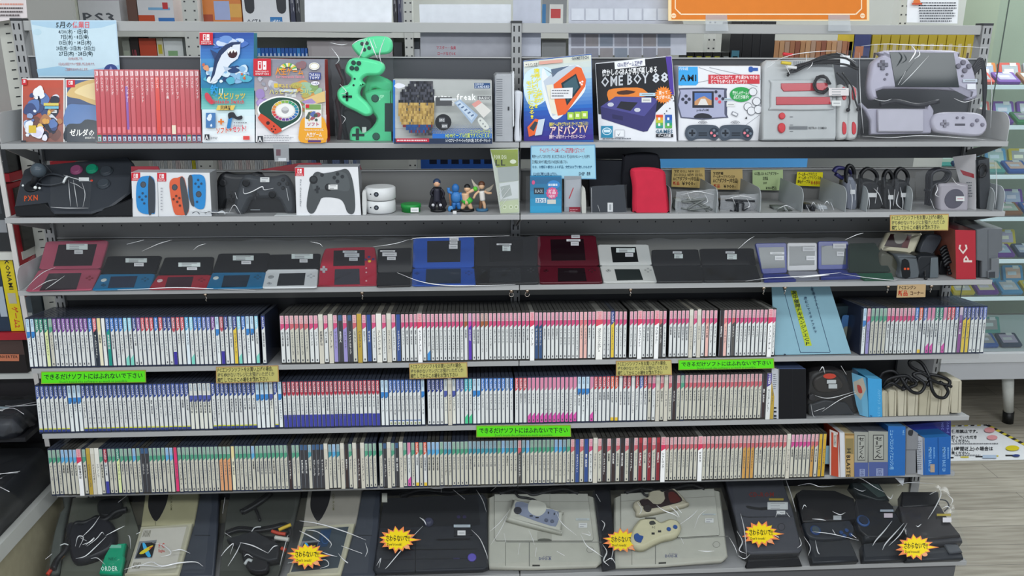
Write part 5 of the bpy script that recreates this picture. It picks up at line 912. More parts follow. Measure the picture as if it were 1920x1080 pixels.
m = MB(); pprism(m, stand(2, .01), cl([(1091, 402), (1091, 360), (1095, 352), (1098, 360), (1099, 402)], 2), -.08, 0, '#b8b9b2', inset=.0005, mt='metal'); solo('cream_divider', m, 'thin cream divider beside the dark flat cases', 'divider', base(stand(2, .01), 1095, 400))
m = MB(); f2 = stand(2, .09); qbox(m, f2, [(1104, 300), (1172, 302), (1176, 396), (1106, 396)], .02, '#1c1f26', '#15171c', mt='matte'); solo('navy_case', m, 'tall near-black fabric case standing behind clear sleeve', 'case', base(f2, 1106, 390))
fr = stand(2, .02, .1); m = MB(); qbox(m, fr, [(1107, 350), (1170, 346), (1175, 402), (1108, 402)], .008, '#30343a', '#25282c', mt='gloss'); b = solo('dark_sleeve', m, 'dark flat case in clear sleeve with small white sticker', 'case', base(fr, 1108, 400)); m = MB(); m.mats = ['paper']; m.pr(fr, 1139, 380, 1149, 397, '#dcdcdc', d=.0015); m.pr(fr, 1142, 383, 1146, 394, '#a0a2a4', d=.0017); part('price_sticker', m, b); film(b, fr, [(1106, 350), (1174, 345), (1176, 402), (1107, 402)], .004, seed=15, amp=.003, nx=8, ny=8, streaks=[(.9, (1108, 352), (1109, 400)), (.8, (1120, 384), (1124, 396))])
f2 = stand(2, .03, .12); th = thing('red_pouch', 'red and navy soft console pouch standing open on second shelf', 'pouch', base(f2, 1215, 400))
m = MB(); m.mats = ['matte']; pprism(m, stand(2, .075, .05), cl([(1168, 300), (1176, 290), (1200, 286), (1226, 287), (1238, 296), (1240, 330), (1242, 400), (1172, 400)], 3), -.012, .0, '#14151d', 'matte', inset=.006); part('back_flap', m, th, 'navy back flap')
m = MB(); m.mats = ['matte']; pprism(m, f2, cl([(1180, 320), (1192, 314), (1225, 314), (1244, 322), (1247, 345), (1253, 392), (1246, 401), (1190, 401), (1184, 392), (1184, 350)], 3), -.008, .02, '#c0243e', 'matte', side='#1a1422', inset=.009); part('front_flap', m, th, 'bright red front flap')
# dividers and adapter bays
def divider(px, dy, ytop, lab, w=.0012, L=2, pts=None):
    x = xs(px, L, .004); z = SZ[L]; top = WY(px, ytop, SY[L]+.02).z-z; Y = SY[L]+.004; m = MB(); m.mats = ['metal']
    f = Fr((x, 0, z), rz=math.pi/2); r = .028
    P = [(-.02, .0003), (-.02, top)]+[(Y+r-r*math.sin(t), top-r+r*math.cos(t)) for t in [math.pi/2*i/6 for i in range(7)]]+[(Y, .0003)]
    m.prism(P, f, -w, 0, '#a2a8aa'); m.box(x-.0002, x+.03, -.10, -.02, z+.0002, z+.001, '#9a9c9c'); return solo('shelf_divider', m, lab, 'divider', (x, Y, z), 'grey dividers on the second shelf')
for px, yt, lb in ((1258, 352, 'grey metal divider just right of the red pouch'), (1344, 352, 'grey metal divider between the two bagged adapters'), (1425, 352, 'grey metal divider under the second handwritten tan card'), (1504, 351, 'grey metal divider right of the green handwritten card'), (1585, 350, 'grey metal divider right of the yellow handwritten card'), (1625, 350, 'grey metal divider between bagged charger and black adapters'), (1708, 350, 'grey metal divider right of the black adapters'), (1862, 352, 'grey rounded divider at right end of second shelf')): divider(px, 0, yt, lb)
def note(quad, L, Y, col, rows, label, nm='price_card', ang=0, dz=0, lz=True, border=None):
    fr = Fr((0, Y, SZ[L])); m = MB(); m.mats = ['paper']
    q = fp(fr, quad); m.prism(q, fr, -.0006, 0, col)
    if border: x0, y0, x1, y1 = quad[0][0], quad[0][1], quad[2][0], quad[2][1]; m.pp(fr, [(quad[0][0]+2, quad[0][1]+2), (quad[1][0]-2, quad[1][1]+2), (quad[2][0]-2, quad[2][1]-2), (quad[3][0]+2, quad[3][1]-2)], border)
    for t, x0, y0, x1, y1, c, *sk in rows: m.pt(fr, t, x0, y0, x1, y1, c, sk=sk[0] if sk else 0)
    a, b = fr.px(*quad[3]); return solo(nm, m, label, 'card', fr.P(a, b))
note([(1260, 316), (1321, 314), (1322, 353), (1259, 350)], 2, -.012, '#c2a868', [('対応 3DSLL NEW 3DS', 1264, 318, 1312, 324, '#3c3420'), ('DSi DSiLL NEW 2DSLL', 1264, 324, 1318, 331, '#3c3420'), ('ACアダプター(中古品)', 1262, 331, 1312, 339, '#3c3420'), ('新品', 1262, 340, 1274, 347, '#b03024'), ('¥900-', 1279, 339, 1304, 348, '#3c3420')], 'tan handwritten price card above the bagged grey adapter')
note([(1333, 318), (1392, 317), (1393, 356), (1333, 355)], 2, -.012, '#c0a66a', [('対応機種', 1337, 322, 1356, 328, '#3c3420'), ('ゲームボーイアドバンスSP', 1337, 328, 1378, 334, '#3c3420'), ('ACアダプター(中古品)', 1337, 334, 1384, 343, '#3c3420'), ('新品', 1338, 345, 1350, 352, '#b03024'), ('¥900-', 1357, 345, 1380, 353, '#3c3420')], 'tan handwritten price card above the bagged dark adapter')
note([(1411, 319), (1468, 318), (1468, 357), (1411, 356)], 2, -.012, '#a8bc88', [('GC用LCD ACアダプター', 1414, 322, 1460, 329, '#2c3424'), ('正規品', 1430, 331, 1440, 338, '#2c3424'), ('HOP', 1431, 340, 1438, 346, '#2c3424'), ('¥900税込', 1436, 349, 1456, 356, '#2c3424')], 'pale green price card on the back panel')
note([(1495, 322), (1543, 323), (1542, 350), (1492, 348)], 2, -.012, '#e0d418', [('ゲームボーイアドバンス', 1497, 323, 1532, 331, '#4a4018'), ('ゲームボーイアドバンスSP', 1497, 330, 1540, 337, '#4a4018'), ('通信ケーブル', 1495, 337, 1519, 344, '#4a4018'), ('¥480', 1520, 337, 1538, 347, '#b86020')], 'bright yellow handwritten price card')
def bagged(px0, px1, y0, label, cols, seed, dy=.04, cord=True):
    f = stand(2, dy); o = thing('bagged_adapter', label, 'power adapter', base(f, px0, 395), 'bagged adapters on the second shelf'); m = MB()
    for k, (a, b, c, d, col) in enumerate(cols): pprism(m, f, cl([(a, b+4), (a+3, b), (c-3, b), (c, b+4), (c, d), (a, d)], 2) if d-b > 12 else rect(a, b, c, d), -.03+.004*k, .0+.004*k, col, inset=.003)
    part('adapter_block', m, o)
    if cord:
        m = MB(); rg = random.Random(seed)
        for k in range(4): cable(m, [f.P(*f.px(rg.uniform(px0+8, px1-8), rg.uniform(y0+14, 396)), .01+.004*k) for _ in range(6)], .0024, mix(cols[0][4], '#202226', .5))
        part('cord', m, o)
    m = MB(); rg = random.Random(seed)
    film(o, f, [(px0, y0+6), (px1, y0+2), (px1+2, 399), (px0-1, 400)], .016, seed=seed, amp=.010, nx=12, ny=9, mt='haze' if px1-px0 > 60 else 'film', streaks=[(1, (px0+8, y0+12), ((px0+px1)/2, y0+6), (px1-8, y0+12)), (1.1, (px0+20, y0+8), (px0+26, y0+22)), (.9, (px1-26, y0+10), (px1-20, y0+24), (px1-30, y0+30))])
    return o, f
o, f = bagged(1264, 1342, 350, 'bagged light grey adapter with cord in the first bay', [(1268, 374, 1320, 400, '#8f9490'), (1300, 378, 1340, 400, '#a8acaa')], 31)
m = MB(); [pprism(m, f, rect(x, 378, x+5, 390), .0, .012, '#4a4e50', inset=.0005) for x in (1270, 1278)]; part('prongs', m, o)
bagged(1347, 1420, 358, 'bagged dark adapter with tangled cord in the second bay', [(1352, 376, 1380, 400, '#2a2c30'), (1372, 380, 1410, 400, '#3a3e44')], 32)
o, f = bagged(1444, 1490, 376, 'small tangle of grey connector leads lying in the third bay', [(1450, 388, 1478, 400, '#5c625c')], 33)
bagged(1506, 1530, 370, 'small dark bagged plug in the fourth bay', [(1510, 384, 1528, 400, '#26282c')], 34); bagged(1530, 1556, 368, 'crumpled clear bag of pale parts in the fourth bay', [(1534, 386, 1552, 400, '#a8acb0')], 35, cord=False)
def hung(px0, px1, y0, label, col, seed, st=()):
    f = stand(2, .05); o = thing('hanging_adapter', label, 'power adapter', base(f, px0, 395), 'bagged black adapters on the second shelf'); m = MB(); w = px1-px0
    pprism(m, f, cl([(px0+w*.1, y0+26), (px0+w*.3, y0+20), (px1-w*.2, y0+22), (px1, y0+40), (px1-w*.05, 398), (px0+w*.1, 398), (px0, y0+50)], 3), -.03, .012, col, inset=.006); part('adapter_block', m, o)
    m = MB(); [cable(m, [f.P(*f.px(px0+w*a, y0+b), .002*k) for a, b in ((.2, 30), (.15, 10), (.4, -2), (.7, 2), (.85, 14), (.7, 34))], .004, '#141518') for k in range(4)]; part('cord', m, o)
    s = MB(); s.mats = ['paper']; s.pr(f, px0+w*.35, y0+42, px0+w*.75, y0+50, '#d8d8d8', d=.014); part('price_sticker', s, o)
    film(o, f, [(px0-1, y0+14), (px1+2, y0+12), (px1+3, 399), (px0, 400)], .018, seed=seed, amp=.008, nx=8, ny=12, streaks=[(1.3, (px0+w*.2, y0+30), (px0+w*.35, y0+55), (px0+w*.3, y0+80)), (1, (px0+w*.7, y0+30), (px0+w*.6, y0+60))]+list(st)); return o
hung(1582, 1604, 312, 'bagged grey charger with blue cable hanging high', '#707480', 41); hung(1606, 1650, 318, 'bagged black adapter, leftmost of the dark trio', '#16171a', 42, [(1.2, (1630, 350), (1640, 362), (1646, 380))]); hung(1652, 1676, 322, 'bagged black adapter, middle of the dark trio', '#111214', 43); hung(1672, 1706, 318, 'bagged black adapter, rightmost of the dark trio', '#15161a', 44, [(1.6, (1676, 356), (1672, 378), (1684, 390))])
m = MB(); f = stand(2, .07); [cable(m, [f.P(*f.px(a, b), .003*k) for a, b in ((1562, 322), (1570, 314), (1588, 318), (1596, 330), (1580, 334), (1566, 326))], .0045, '#2c2c58') for k in range(3)]; solo('blue_cable', m, 'looped navy blue cable above the bagged grey charger', 'cable', f.P(*f.px(1570, 326)))
# lilac square speaker like unit in bag
f = stand(2, .03); th = thing('square_adapter', 'bagged lilac square adapter with round dark centre', 'power adapter', base(f, 1760, 395)); m = MB(); pprism(m, f, cl([(1757, 350), (1763, 343), (1806, 344), (1812, 351), (1811, 390), (1806, 397), (1763, 396), (1756, 390)], 2), -.02, .012, '#aaa4ac', inset=.005); part('body', m, th)
m = MB(); a, b = f.px(1784, 371); m.lathe([(.0245, .011), (.0245, .0128), (.0235, .013)], f, a, b, '#565360', n=28); part('disc', m, th, 'round dark centre'); sticker(th, f, 1786, 366, 1802, 375, n=1, lift=.015, ink='#c07080')
m = MB(); [cable(m, [f.P(*f.px(x+k, y), -.01+.004*k) for x, y in ((1740, 385), (1742, 350), (1744, 326), (1760, 318), (1778, 324), (1770, 340), (1750, 345), (1738, 360))], .004, '#25262c') for k in range(4)]; part('cord', m, th)
film(th, f, [(1710, 318), (1815, 316), (1816, 398), (1712, 399)], .016, seed=45, amp=.010, nx=14, ny=10, streaks=[(1.5, (1745, 342), (1748, 352), (1744, 362), (1752, 366)), (1.1, (1735, 370), (1742, 388)), (1, (1775, 330), (1784, 342), (1800, 346))])
# catalogue and dark controller pack at the right end
f = angled(2, 1800, 1828, .06, .02); m = MB(); m.mats = ['paper']; qbox(m, f, [(1786, 294), (1828, 289), (1828, 396), (1812, 396)], .004, '#c8c6c8', '#a8a8aa', mt='paper'); m.pp(f, [(1800, 318), (1826, 326), (1827, 334), (1806, 328)], '#b04048'); lines(m, f, 1812, 340, 1824, 370, 6); solo('leaflet', m, 'tall pale leaflet with red stripe at right end of second shelf', 'leaflet', base(f, 1815, 390))
f = stand(2, .04); th = thing('bagged_black_pack', 'tall bagged dark adapter pack at far right of second shelf', 'pack', base(f, 1835, 395)); m = MB(); pprism(m, f, [(1830, 300), (1852, 296), (1854, 396), (1830, 398)], -.03, .01, '#2c2f33', inset=.003); part('pack_body', m, th)
m = MB(); coil(m, (*f.px(1834, 318), .014), .010, .016, 4, .0025, '#18191c', f); part('cord', m, th); film(th, f, [(1828, 296), (1862, 292), (1862, 398), (1829, 398)], .018, seed=46, amp=.007, nx=6, ny=12, streaks=[(1.2, (1856, 300), (1858, 350), (1854, 394))])
# ================================================================ third shelf: handhelds under a clear sheet
CLAMP[:] = [SZ[3], -.0065]
def plane_through(p, tilt, rz=0): return Fr(p, tilt=math.radians(tilt), rz=rz)
def buttons_at(m, fr, pts, r, d, col):
    for x, y in pts: a, b = fr.px(x, y); m.button(fr, a, b, r, d-.001, d+.0015, col, n=10)
def clam(label, lo, up, col, lcol=None, ucol=None, scr_lo=None, scr_up=None, extra=None, st=(), nm='handheld_console', t1=74, t2=44, grp='open handhelds on the third shelf', ins=.003):
    LF = Fr((0, SY[3]+.008, SZ[3]+.009), tilt=math.radians(t1)); hx, hy = (lo[0][0]+lo[1][0])/2, (lo[0][1]+lo[1][1])/2
    a, b = LF.px(hx, hy); UF = Fr(LF.P(a, b, .001), tilt=math.radians(t2))
    o = thing(nm, label, 'handheld console', LF.P(*LF.px(*lo[3])), grp)
    def body(fr, q, c, n, scr, lb=None):
        m = MB(); P = fp(fr, q); cx = sum(p[0] for p in P)/4; cy = sum(p[1] for p in P)/4; R = []
        for i in range(4):   # round the four corners
            A, B, Cc = P[i-1], P[i], P[(i+1) % 4]
            for f_, t in ((A, .05), (B, 0), (Cc, .05)):
                if f_ is B: R.append((B[0]+(A[0]-B[0])*.015+(Cc[0]-B[0])*.015, B[1]+(A[1]-B[1])*.03+(Cc[1]-B[1])*.03))
                else: R.append((B[0]+(f_[0]-B[0])*t, B[1]+(f_[1]-B[1])*t))
        m.prism(R, fr, -.008, 0, c, 'gloss' if n == 'lid' else 'plastic', inset=.0015)
        p_ = part(n, m, o, lb)
        if scr:
            s = MB(); s.mats = ['screen']; pprism(s, fr, scr[0], -.0002, .0007, scr[1], 'screen', inset=.0002); s_ = part('screen', s, p_)
        return p_
    body(LF, lo, lcol or col, 'lower_half', scr_lo); body(UF, up, ucol or col, 'lid', scr_up)
    if extra:
        m = MB(); extra(m, LF, UF); part('controls', m, o)
    for q in st: sticker(o, UF, *q[:4], n=q[4] if len(q) > 4 else 1, lift=.0022, col='#c9d2cf' if len(q) > 4 else '#c8c8ca', label='white paper sticker on the lid')
    return o, LF, UF
def ctl(circ=None, dp=None, bt=None, cc='#c4ccc8', bc=None, r=.0028):
    def f(m, LF, UF):
        if circ: a, b = LF.px(*circ); m.lathe([(.0068, 0), (.0068, .0018), (.0055, .0024)], LF, a, b, cc, n=16)
        if dp: x, y = dp; pprism(m, LF, rect(x-4.5, y-.9, x+4.5, y+.9), 0, .0018, bc or '#222', inset=.0003); pprism(m, LF, rect(x-1.6, y-2.4, x+1.6, y+2.4), 0, .0018, bc or '#222222', inset=.0003)
        if bt: x, y = bt; buttons_at(m, LF, ((x, y-3), (x-5, y), (x+5, y), (x, y+3)), r, .0005, bc or '#222222')
    return f
o, LF, UF = clam('pink open handheld, leftmost on the third shelf', [(72, 506), (190, 504), (172, 543), (47, 546)], [(86, 452), (203, 450), (188, 503), (72, 505)], '#a04a5e', scr_lo=([(92, 513), (153, 512), (143, 543), (74, 545)], '#3a3438'), scr_up=([(110, 459), (182, 458), (172, 498), (100, 499)], '#2a2226'), extra=ctl(None, None, (168, 522), bc='#7a2430'), st=[(125, 458, 165, 469, 3), (140, 470, 156, 477)])
clam('open handheld with dark blue lower half beside the pink one', [(188, 514), (291, 513), (281, 541), (172, 544)], [(202, 480), (303, 479), (291, 512), (188, 513)], '#1f6a94', ucol='#131417', scr_lo=([(208, 519), (258, 518), (251, 539), (202, 540)], '#2a3448'), extra=ctl((195, 526), (194, 535), (272, 524), bc='#17506e'), st=[(236, 485, 276, 493, 3), (252, 494, 270, 500)])
clam('open handheld with red lower half between two blue ones', [(296, 516), (396, 515), (386, 541), (278, 542)], [(309, 482), (401, 481), (396, 514), (296, 515)], '#9c2434', ucol='#121316', scr_lo=([(315, 520), (363, 519), (358, 538), (309, 539)], '#3c2630'), extra=ctl((300, 527), None, (378, 525), bc='#7a1a28', cc='#d0b8b8'), st=[(335, 493, 376, 501, 3), (351, 502, 370, 507)])
clam('open handheld with dark blue lower half beside the white one', [(398, 511), (500, 510), (493, 540), (386, 541)], [(410, 475), (506, 474), (500, 509), (398, 510)], '#1d6690', ucol='#131417', scr_lo=([(420, 517), (469, 516), (462, 538), (415, 539)], '#1c2c3c'), extra=ctl((405, 522), None, (483, 520), bc='#17506e'), st=[(437, 480, 476, 489, 3), (453, 490, 471, 496)])
clam('open white handheld with black lid', [(499, 505), (597, 504), (594, 539), (491, 540)], [(504, 477), (601, 475), (597, 503), (499, 504)], '#c8ccce', ucol='#121316', scr_lo=([(524, 513), (573, 512), (570, 535), (519, 536)], '#23272c'), extra=ctl((508, 520), (505, 532), (583, 518), bc='#a4a8ac', cc='#8a8e90'), st=[(547, 477, 587, 486, 3), (562, 487, 577, 493)])
# slab handheld
fr = Fr((0, SY[3]+.01, SZ[3]+.004), tilt=math.radians(58)); o = thing('slab_handheld', 'clear red one-piece handheld with grey cross key on third shelf', 'handheld console', fr.P(*fr.px(600, 536)))
m = MB(); pprism(m, fr, cl([(608, 470), (622, 465), (690, 463), (704, 468), (706, 500), (706, 530), (700, 537), (602, 538), (597, 532), (600, 500)], 3), -.01, .002, '#a02438', 'gloss', inset=.003); part('body', m, o)
m = MB(); m.mats = ['screen']; pprism(m, fr, [(626, 471), (684, 470), (684, 499), (625, 500)], .0015, .0026, '#231d22', 'screen', inset=.0002); part('screen', m, o); m = MB(); pprism(m, fr, [(628, 506), (674, 505), (675, 534), (627, 535)], .0015, .0026, '#34343c', 'screen', inset=.0002); part('screen', m, o)
m = MB(); [pprism(m, fr, q, .001, .0045, '#a8a4a8', inset=.0004) for q in (rect(601, 505, 614, 509), rect(605, 501, 610, 513))]; buttons_at(m, fr, ((687, 504), (687, 512), (687, 528)), .0022, .002, '#c8a0a4'); buttons_at(m, fr, ((693, 491),), .0042, .002, '#e0b828'); buttons_at(m, fr, ((686, 488), (700, 487)), .0038, .002, '#3a2c60'); buttons_at(m, fr, ((692, 483),), .0038, .002, '#2c3a70'); part('buttons', m, o)
for q in ((643, 472, 670, 476), (646, 477, 674, 484), (655, 485, 671, 491)): sticker(o, fr, *q, n=1, lift=.004, col='#c4c8cc')
clam('closed-looking black handheld left of the blue one', [(708, 512), (772, 511), (771, 535), (706, 537)], [(708, 466), (773, 464), (773, 511), (708, 512)], '#17181b', scr_lo=None, t2=40, st=[(713, 470, 741, 473), (717, 474, 744, 481), (726, 482, 742, 488)])
clam('large open royal blue handheld in the middle of third shelf', [(773, 503), (889, 502), (892, 533), (772, 535)], [(775, 446), (889, 443), (889, 502), (773, 503)], '#1c489c', scr_lo=([(799, 505), (864, 504), (864, 531), (798, 532)], '#1f2c3c'), scr_up=([(801, 452), (864, 451), (863, 491), (801, 492)], '#171a20'), extra=ctl(None, (782, 513), (879, 512), bc='#143a80'), st=[(843, 446, 860, 452), (843, 453, 858, 458), (842, 459, 858, 467)], t2=32)
clam('large open black handheld in front of the centre post', [(890, 500), (1008, 499), (1010, 530), (893, 532)], [(890, 444), (1008, 442), (1008, 499), (890, 500)], '#121317', scr_lo=([(919, 504), (975, 503), (977, 527), (917, 528)], '#1d2024'), scr_up=([(918, 450), (980, 449), (980, 490), (918, 491)], '#0c0d10'), extra=ctl(None, (905, 508), (995, 507), bc='#202226'), st=[(931, 457, 959, 460), (942, 461, 957, 471, 3)], t2=32)
clam('large open dark red handheld right of the centre post', [(1008, 499), (1124, 499), (1130, 529), (1012, 530)], [(1008, 442), (1117, 441), (1124, 499), (1008, 499)], '#4e1320', scr_lo=([(1046, 503), (1096, 503), (1100, 527), (1046, 528)], '#1c1418'), scr_up=([(1032, 449), (1094, 448), (1098, 488), (1034, 489)], '#1c0e14'), extra=ctl(None, (1024, 508), (1110, 507), bc='#3a0e18'), st=[(1071, 441, 1087, 447), (1062, 449, 1088, 453), (1070, 454, 1085, 461)], t2=32)
clam('open white handheld on the right bay of third shelf', [(1125, 498), (1223, 497), (1232, 528), (1132, 529)], [(1120, 458), (1216, 458), (1223, 497), (1125, 498)], '#b9bbb8', scr_lo=([(1152, 505), (1199, 505), (1206, 525), (1157, 526)], '#2a3030'), scr_up=([(1145, 463), (1192, 463), (1197, 491), (1149, 492)], '#1d1f20'), extra=ctl(None, (1141, 508), (1215, 507), bc='#989a98'), st=[(1155, 466, 1190, 474, 3), (1172, 475, 1187, 482)], t2=40)
clam('open black handheld right of the white one', [(1223, 499), (1315, 498), (1321, 527), (1232, 528)], [(1222, 468), (1309, 467), (1315, 498), (1223, 499)], '#0f1013', st=[(1261, 472, 1278, 476), (1264, 477, 1280, 485, 3)], t2=40)
clam('open black handheld left of the blue square ones', [(1316, 498), (1418, 497), (1428, 526), (1321, 527)], [(1312, 466), (1413, 465), (1418, 497), (1316, 498)], '#101114', st=[(1360, 472, 1377, 476), (1363, 477, 1381, 487, 3)], t2=40)
def sp(label, lo, up, col, scr, sc, st, fcol=None):
    return clam(label, lo, up, fcol or col, lcol=col, scr_up=(scr, sc), st=st, nm='square_handheld', grp='square folding handhelds on the third shelf', t1=80, t2=22)
sp('translucent blue square folding handheld, left of the silver one', [(1430, 514), (1476, 513), (1494, 524), (1433, 526)], [(1416, 456), (1475, 455), (1476, 512), (1430, 514)], '#27337e', [(1422, 464), (1470, 463), (1472, 502), (1428, 504)], '#54595b', [(1443, 473, 1470, 477), (1452, 480, 1469, 488)])
sp('silver square folding handheld between two blue ones', [(1477, 508), (1532, 508), (1537, 520), (1482, 521)], [(1476, 455), (1532, 455), (1532, 507), (1476, 508)], '#8a8c98', [(1480, 462), (1528, 461), (1527, 497), (1480, 498)], '#55595b', [(1504, 463, 1528, 471), (1511, 480, 1528, 488)], '#b4b4b6')
sp('translucent blue square folding handheld, right of the silver one', [(1534, 506), (1591, 505), (1618, 518), (1540, 520)], [(1534, 452), (1591, 452), (1591, 505), (1534, 506)], '#26347f', [(1540, 461), (1586, 460), (1586, 496), (1540, 497)], '#4e5458', [(1561, 457, 1586, 466), (1568, 472, 1582, 480)])
clam('dark handheld with green lower half in shadow', [(1606, 512), (1672, 511), (1677, 523), (1622, 524)], [(1592, 456), (1642, 455), (1672, 510), (1592, 511)], '#0f5038', ucol='#16261e', t2=30, scr_lo=None)
# consoles and pads at the right of the shelf
f = Fr((0, SY[3]+.06, SZ[3]), tilt=math.radians(40)); f2 = stand(3, .02)
o = thing('cream_gamepad', 'cream gamepad with dark maroon face leaning under the hanging notice', 'gamepad', f2.P(*f2.px(1690, 476)))
m = MB(); pprism(m, stand(3, .05, .35), cl([(1664, 440), (1672, 435), (1722, 437), (1727, 441), (1714, 472), (1708, 477), (1656, 470), (1651, 465)], 3), -.02, .004, '#c4bea4', inset=.005); part('body', m, o)
f3 = stand(3, .05, .35); m = MB(); m.mats = ['gloss']; m.pp(f3, cl([(1668, 439), (1708, 440), (1700, 466), (1656, 462)], 1), '#2a1518', 'gloss', d=.0046); m.pp(f3, cl([(1676, 439), (1698, 440), (1696, 450), (1688, 457), (1678, 456), (1675, 448)], 3), '#8e8b80', d=.005); m.pp(f3, [(1697, 442), (1707, 443), (1700, 465), (1688, 464)], '#54181c', d=.0048); part('face_plate', m, o, 'dark maroon face plate')
o = thing('grey_console', 'grey and black tabletop console piece with small orange lights', 'console accessory', f2.P(*f2.px(1690, 520)))
m = MB(); pprism(m, f2, cl([(1682, 482), (1690, 479), (1716, 481), (1719, 486), (1722, 520), (1686, 521), (1688, 500)], 3), -.06, .004, '#565c60', inset=.004); part('body', m, o)
m = MB(); m.mats = ['gloss']; m.pp(f2, cl([(1689, 487), (1701, 487), (1704, 500), (1705, 518), (1690, 519)], 2), '#17191b', 'gloss', d=.0046); [m.pp(f2, rect(x, 501, x+4, 505), '#c8502c', d=.0050) for x in (1693, 1699)]; part('light_panel', m, o, 'dark panel with two orange lights')
m = MB(); pprism(m, stand(3, .035), cl([(1652, 522), (1652, 480), (1664, 476), (1680, 484), (1688, 504), (1686, 522)], 3), -.05, 0, '#4c4c40', inset=.004); solo('rounded_case', m, 'dull olive rounded case standing left of the orange lit console', 'case', f2.P(*f2.px(1665, 520)), bev=0)
m = MB(); pprism(m, stand(3, .05, .25), cl([(1735, 441), (1758, 440), (1766, 448), (1748, 478), (1738, 480), (1722, 474)], 3), -.03, .004, '#34383e', inset=.004); solo('dark_device', m, 'dark grey rounded device leaning beside the cream gamepad', 'device', f2.P(*f2.px(1745, 478)))
m = MB(); pprism(m, f2, cl([(1722, 484), (1742, 480), (1758, 481), (1760, 486), (1760, 520), (1724, 521)], 3), -.05, 0, '#202327', inset=.003); pprism(m, f2, [(1745, 483), (1758, 482), (1759, 520), (1742, 521)], 0, .003, '#5c6468', inset=.001); solo('upright_device', m, 'black and grey slim device standing upright on the third shelf', 'device', f2.P(*f2.px(1740, 520)))
m = MB(); m.ball(f2.P(*f2.px(1731, 520), .012), .0045, '#1c1d1f'); cable(m, [f2.P(*f2.px(1731, 518), .01), f2.P(*f2.px(1736, 505), -.005), f2.P(*f2.px(1742, 500), -.01)], .0025, '#1c1d1f'); solo('cable_plug', m, 'small round black plug resting at the shelf edge', 'plug', f2.P(*f2.px(1731, 521)))
f4 = stand(3, .05); m = MB(); [cable(m, [f4.P(*f4.px(x, y+k*5), .004*k) for x, y in ((1762, 470), (1772, 462), (1784, 466), (1786, 480), (1770, 484))], .004, '#121316') for k in range(6)]; pprism(m, f4, cl([(1764, 490), (1786, 486), (1788, 520), (1762, 521)], 2), -.04, 0, '#17181b', inset=.003); solo('cable_bundle', m, 'bundle of glossy black cables left of the red carton', 'cable', f4.P(*f4.px(1775, 520)))
fr = stand(3, .008); m = MB(); m.mats = ['box']; qbox(m, fr, [(1791, 431), (1829, 432), (1830, 522), (1793, 522)], .10, '#a8202e', '#7c3434', '#60181f', left='#8a5244'); 
for ch, y0, y1 in (('P', 477, 493), ('C', 461, 477)):
    vs, fs, a = glyph(ch); d_ = m._d(None); m.mesh([fr.P(*fr.px((1797 if ch == 'C' else 1806)+16*(1-y/.72), y1-(y1-y0)*(x/.6)), d_) for x, y in vs], fs, '#dac8c0')
b = solo('red_box', m, 'bright red carton with sideways PC lettering at right end', 'product box', base(fr, 1793, 500))
fr = stand(3, .01); m = MB(); pprism(m, fr, [(1831, 431), (1852, 427), (1880, 428), (1880, 470), (1872, 474), (1872, 520), (1841, 521), (1841, 490), (1831, 488)], -.1, 0, '#63676b', inset=.002, smooth=False); pprism(m, fr, [(1856, 484), (1871, 483), (1871, 519), (1850, 520), (1850, 508), (1856, 505)], 0, .006, '#6d7175', inset=.001, smooth=False); m.pp(fr, [(1851, 509), (1863, 508), (1863, 520), (1851, 520)], '#3a3d42', d=.0065); m.pp(fr, rect(1852, 431, 1853, 520), '#4c4f54', d=.0003)
solo('grey_unit', m, 'large plain grey console unit standing at right end of third shelf', 'game console', base(fr, 1835, 500)); m = MB(); qbox(m, stand(3, .02), (1831, 488, 1841, 521), .06, '#15161a', '#101114'); solo('black_block', m, 'small black block wedged between red carton and grey unit', 'block', base(fr, 1836, 500))
# clear sheet clipped over the handhelds, three lengths
CLAMP[0] = None
SF = Fr((0, SY[3]-.003, SZ[3]+.001), tilt=.06)
def sheet(q, lb, seed, st): o = drape(SF, q , .002, seed=seed, amp=.003, nx=26, ny=6, streaks=st, hump=.003); return solo('clear_sheet', o, lb, 'plastic sheet', SF.P(*SF.px(*q[3])), 'clear sheets over the third shelf')
sheet([(70, 452), (775, 447), (775, 542), (42, 547)], 'long clear plastic sheet over the handhelds in left bay', 51, [(1.4, (190, 543), (260, 541), (330, 538), (400, 540), (480, 543)), (1, (240, 457), (272, 449)), (1, (268, 470), (300, 456), (324, 449)), (1, (364, 468), (374, 460), (388, 456)), (1.2, (62, 544), (90, 527), (110, 522)), (1.1, (88, 541), (104, 530), (124, 516)), (1, (48, 542), (80, 512), (106, 500)), (.9, (582, 452), (600, 456), (606, 462))])
sheet([(770, 445), (1012, 441), (1012, 534), (772, 538)], 'clear plastic sheet over the large blue and black handhelds', 52, [(1.3, (770, 448), (790, 445), (880, 443), (955, 441)), (1.6, (745, 510), (790, 527), (840, 534), (900, 534), (966, 532)), (.9, (700, 462), (740, 456), (768, 448))])
sheet([(1190, 448), (1650, 444), (1690, 528), (1230, 532)], 'long clear plastic sheet over the handhelds in right bay', 53, [(1.2, (1396, 526), (1440, 520), (1500, 517), (1555, 512), (1575, 510)), (2.4, (1496, 519), (1530, 516), (1553, 514)), (1, (1575, 512), (1620, 519), (1668, 524), (1680, 523)), (.9, (1382, 466), (1400, 450), (1413, 442)), (1, (1582, 449), (1602, 440), (1616, 436))])
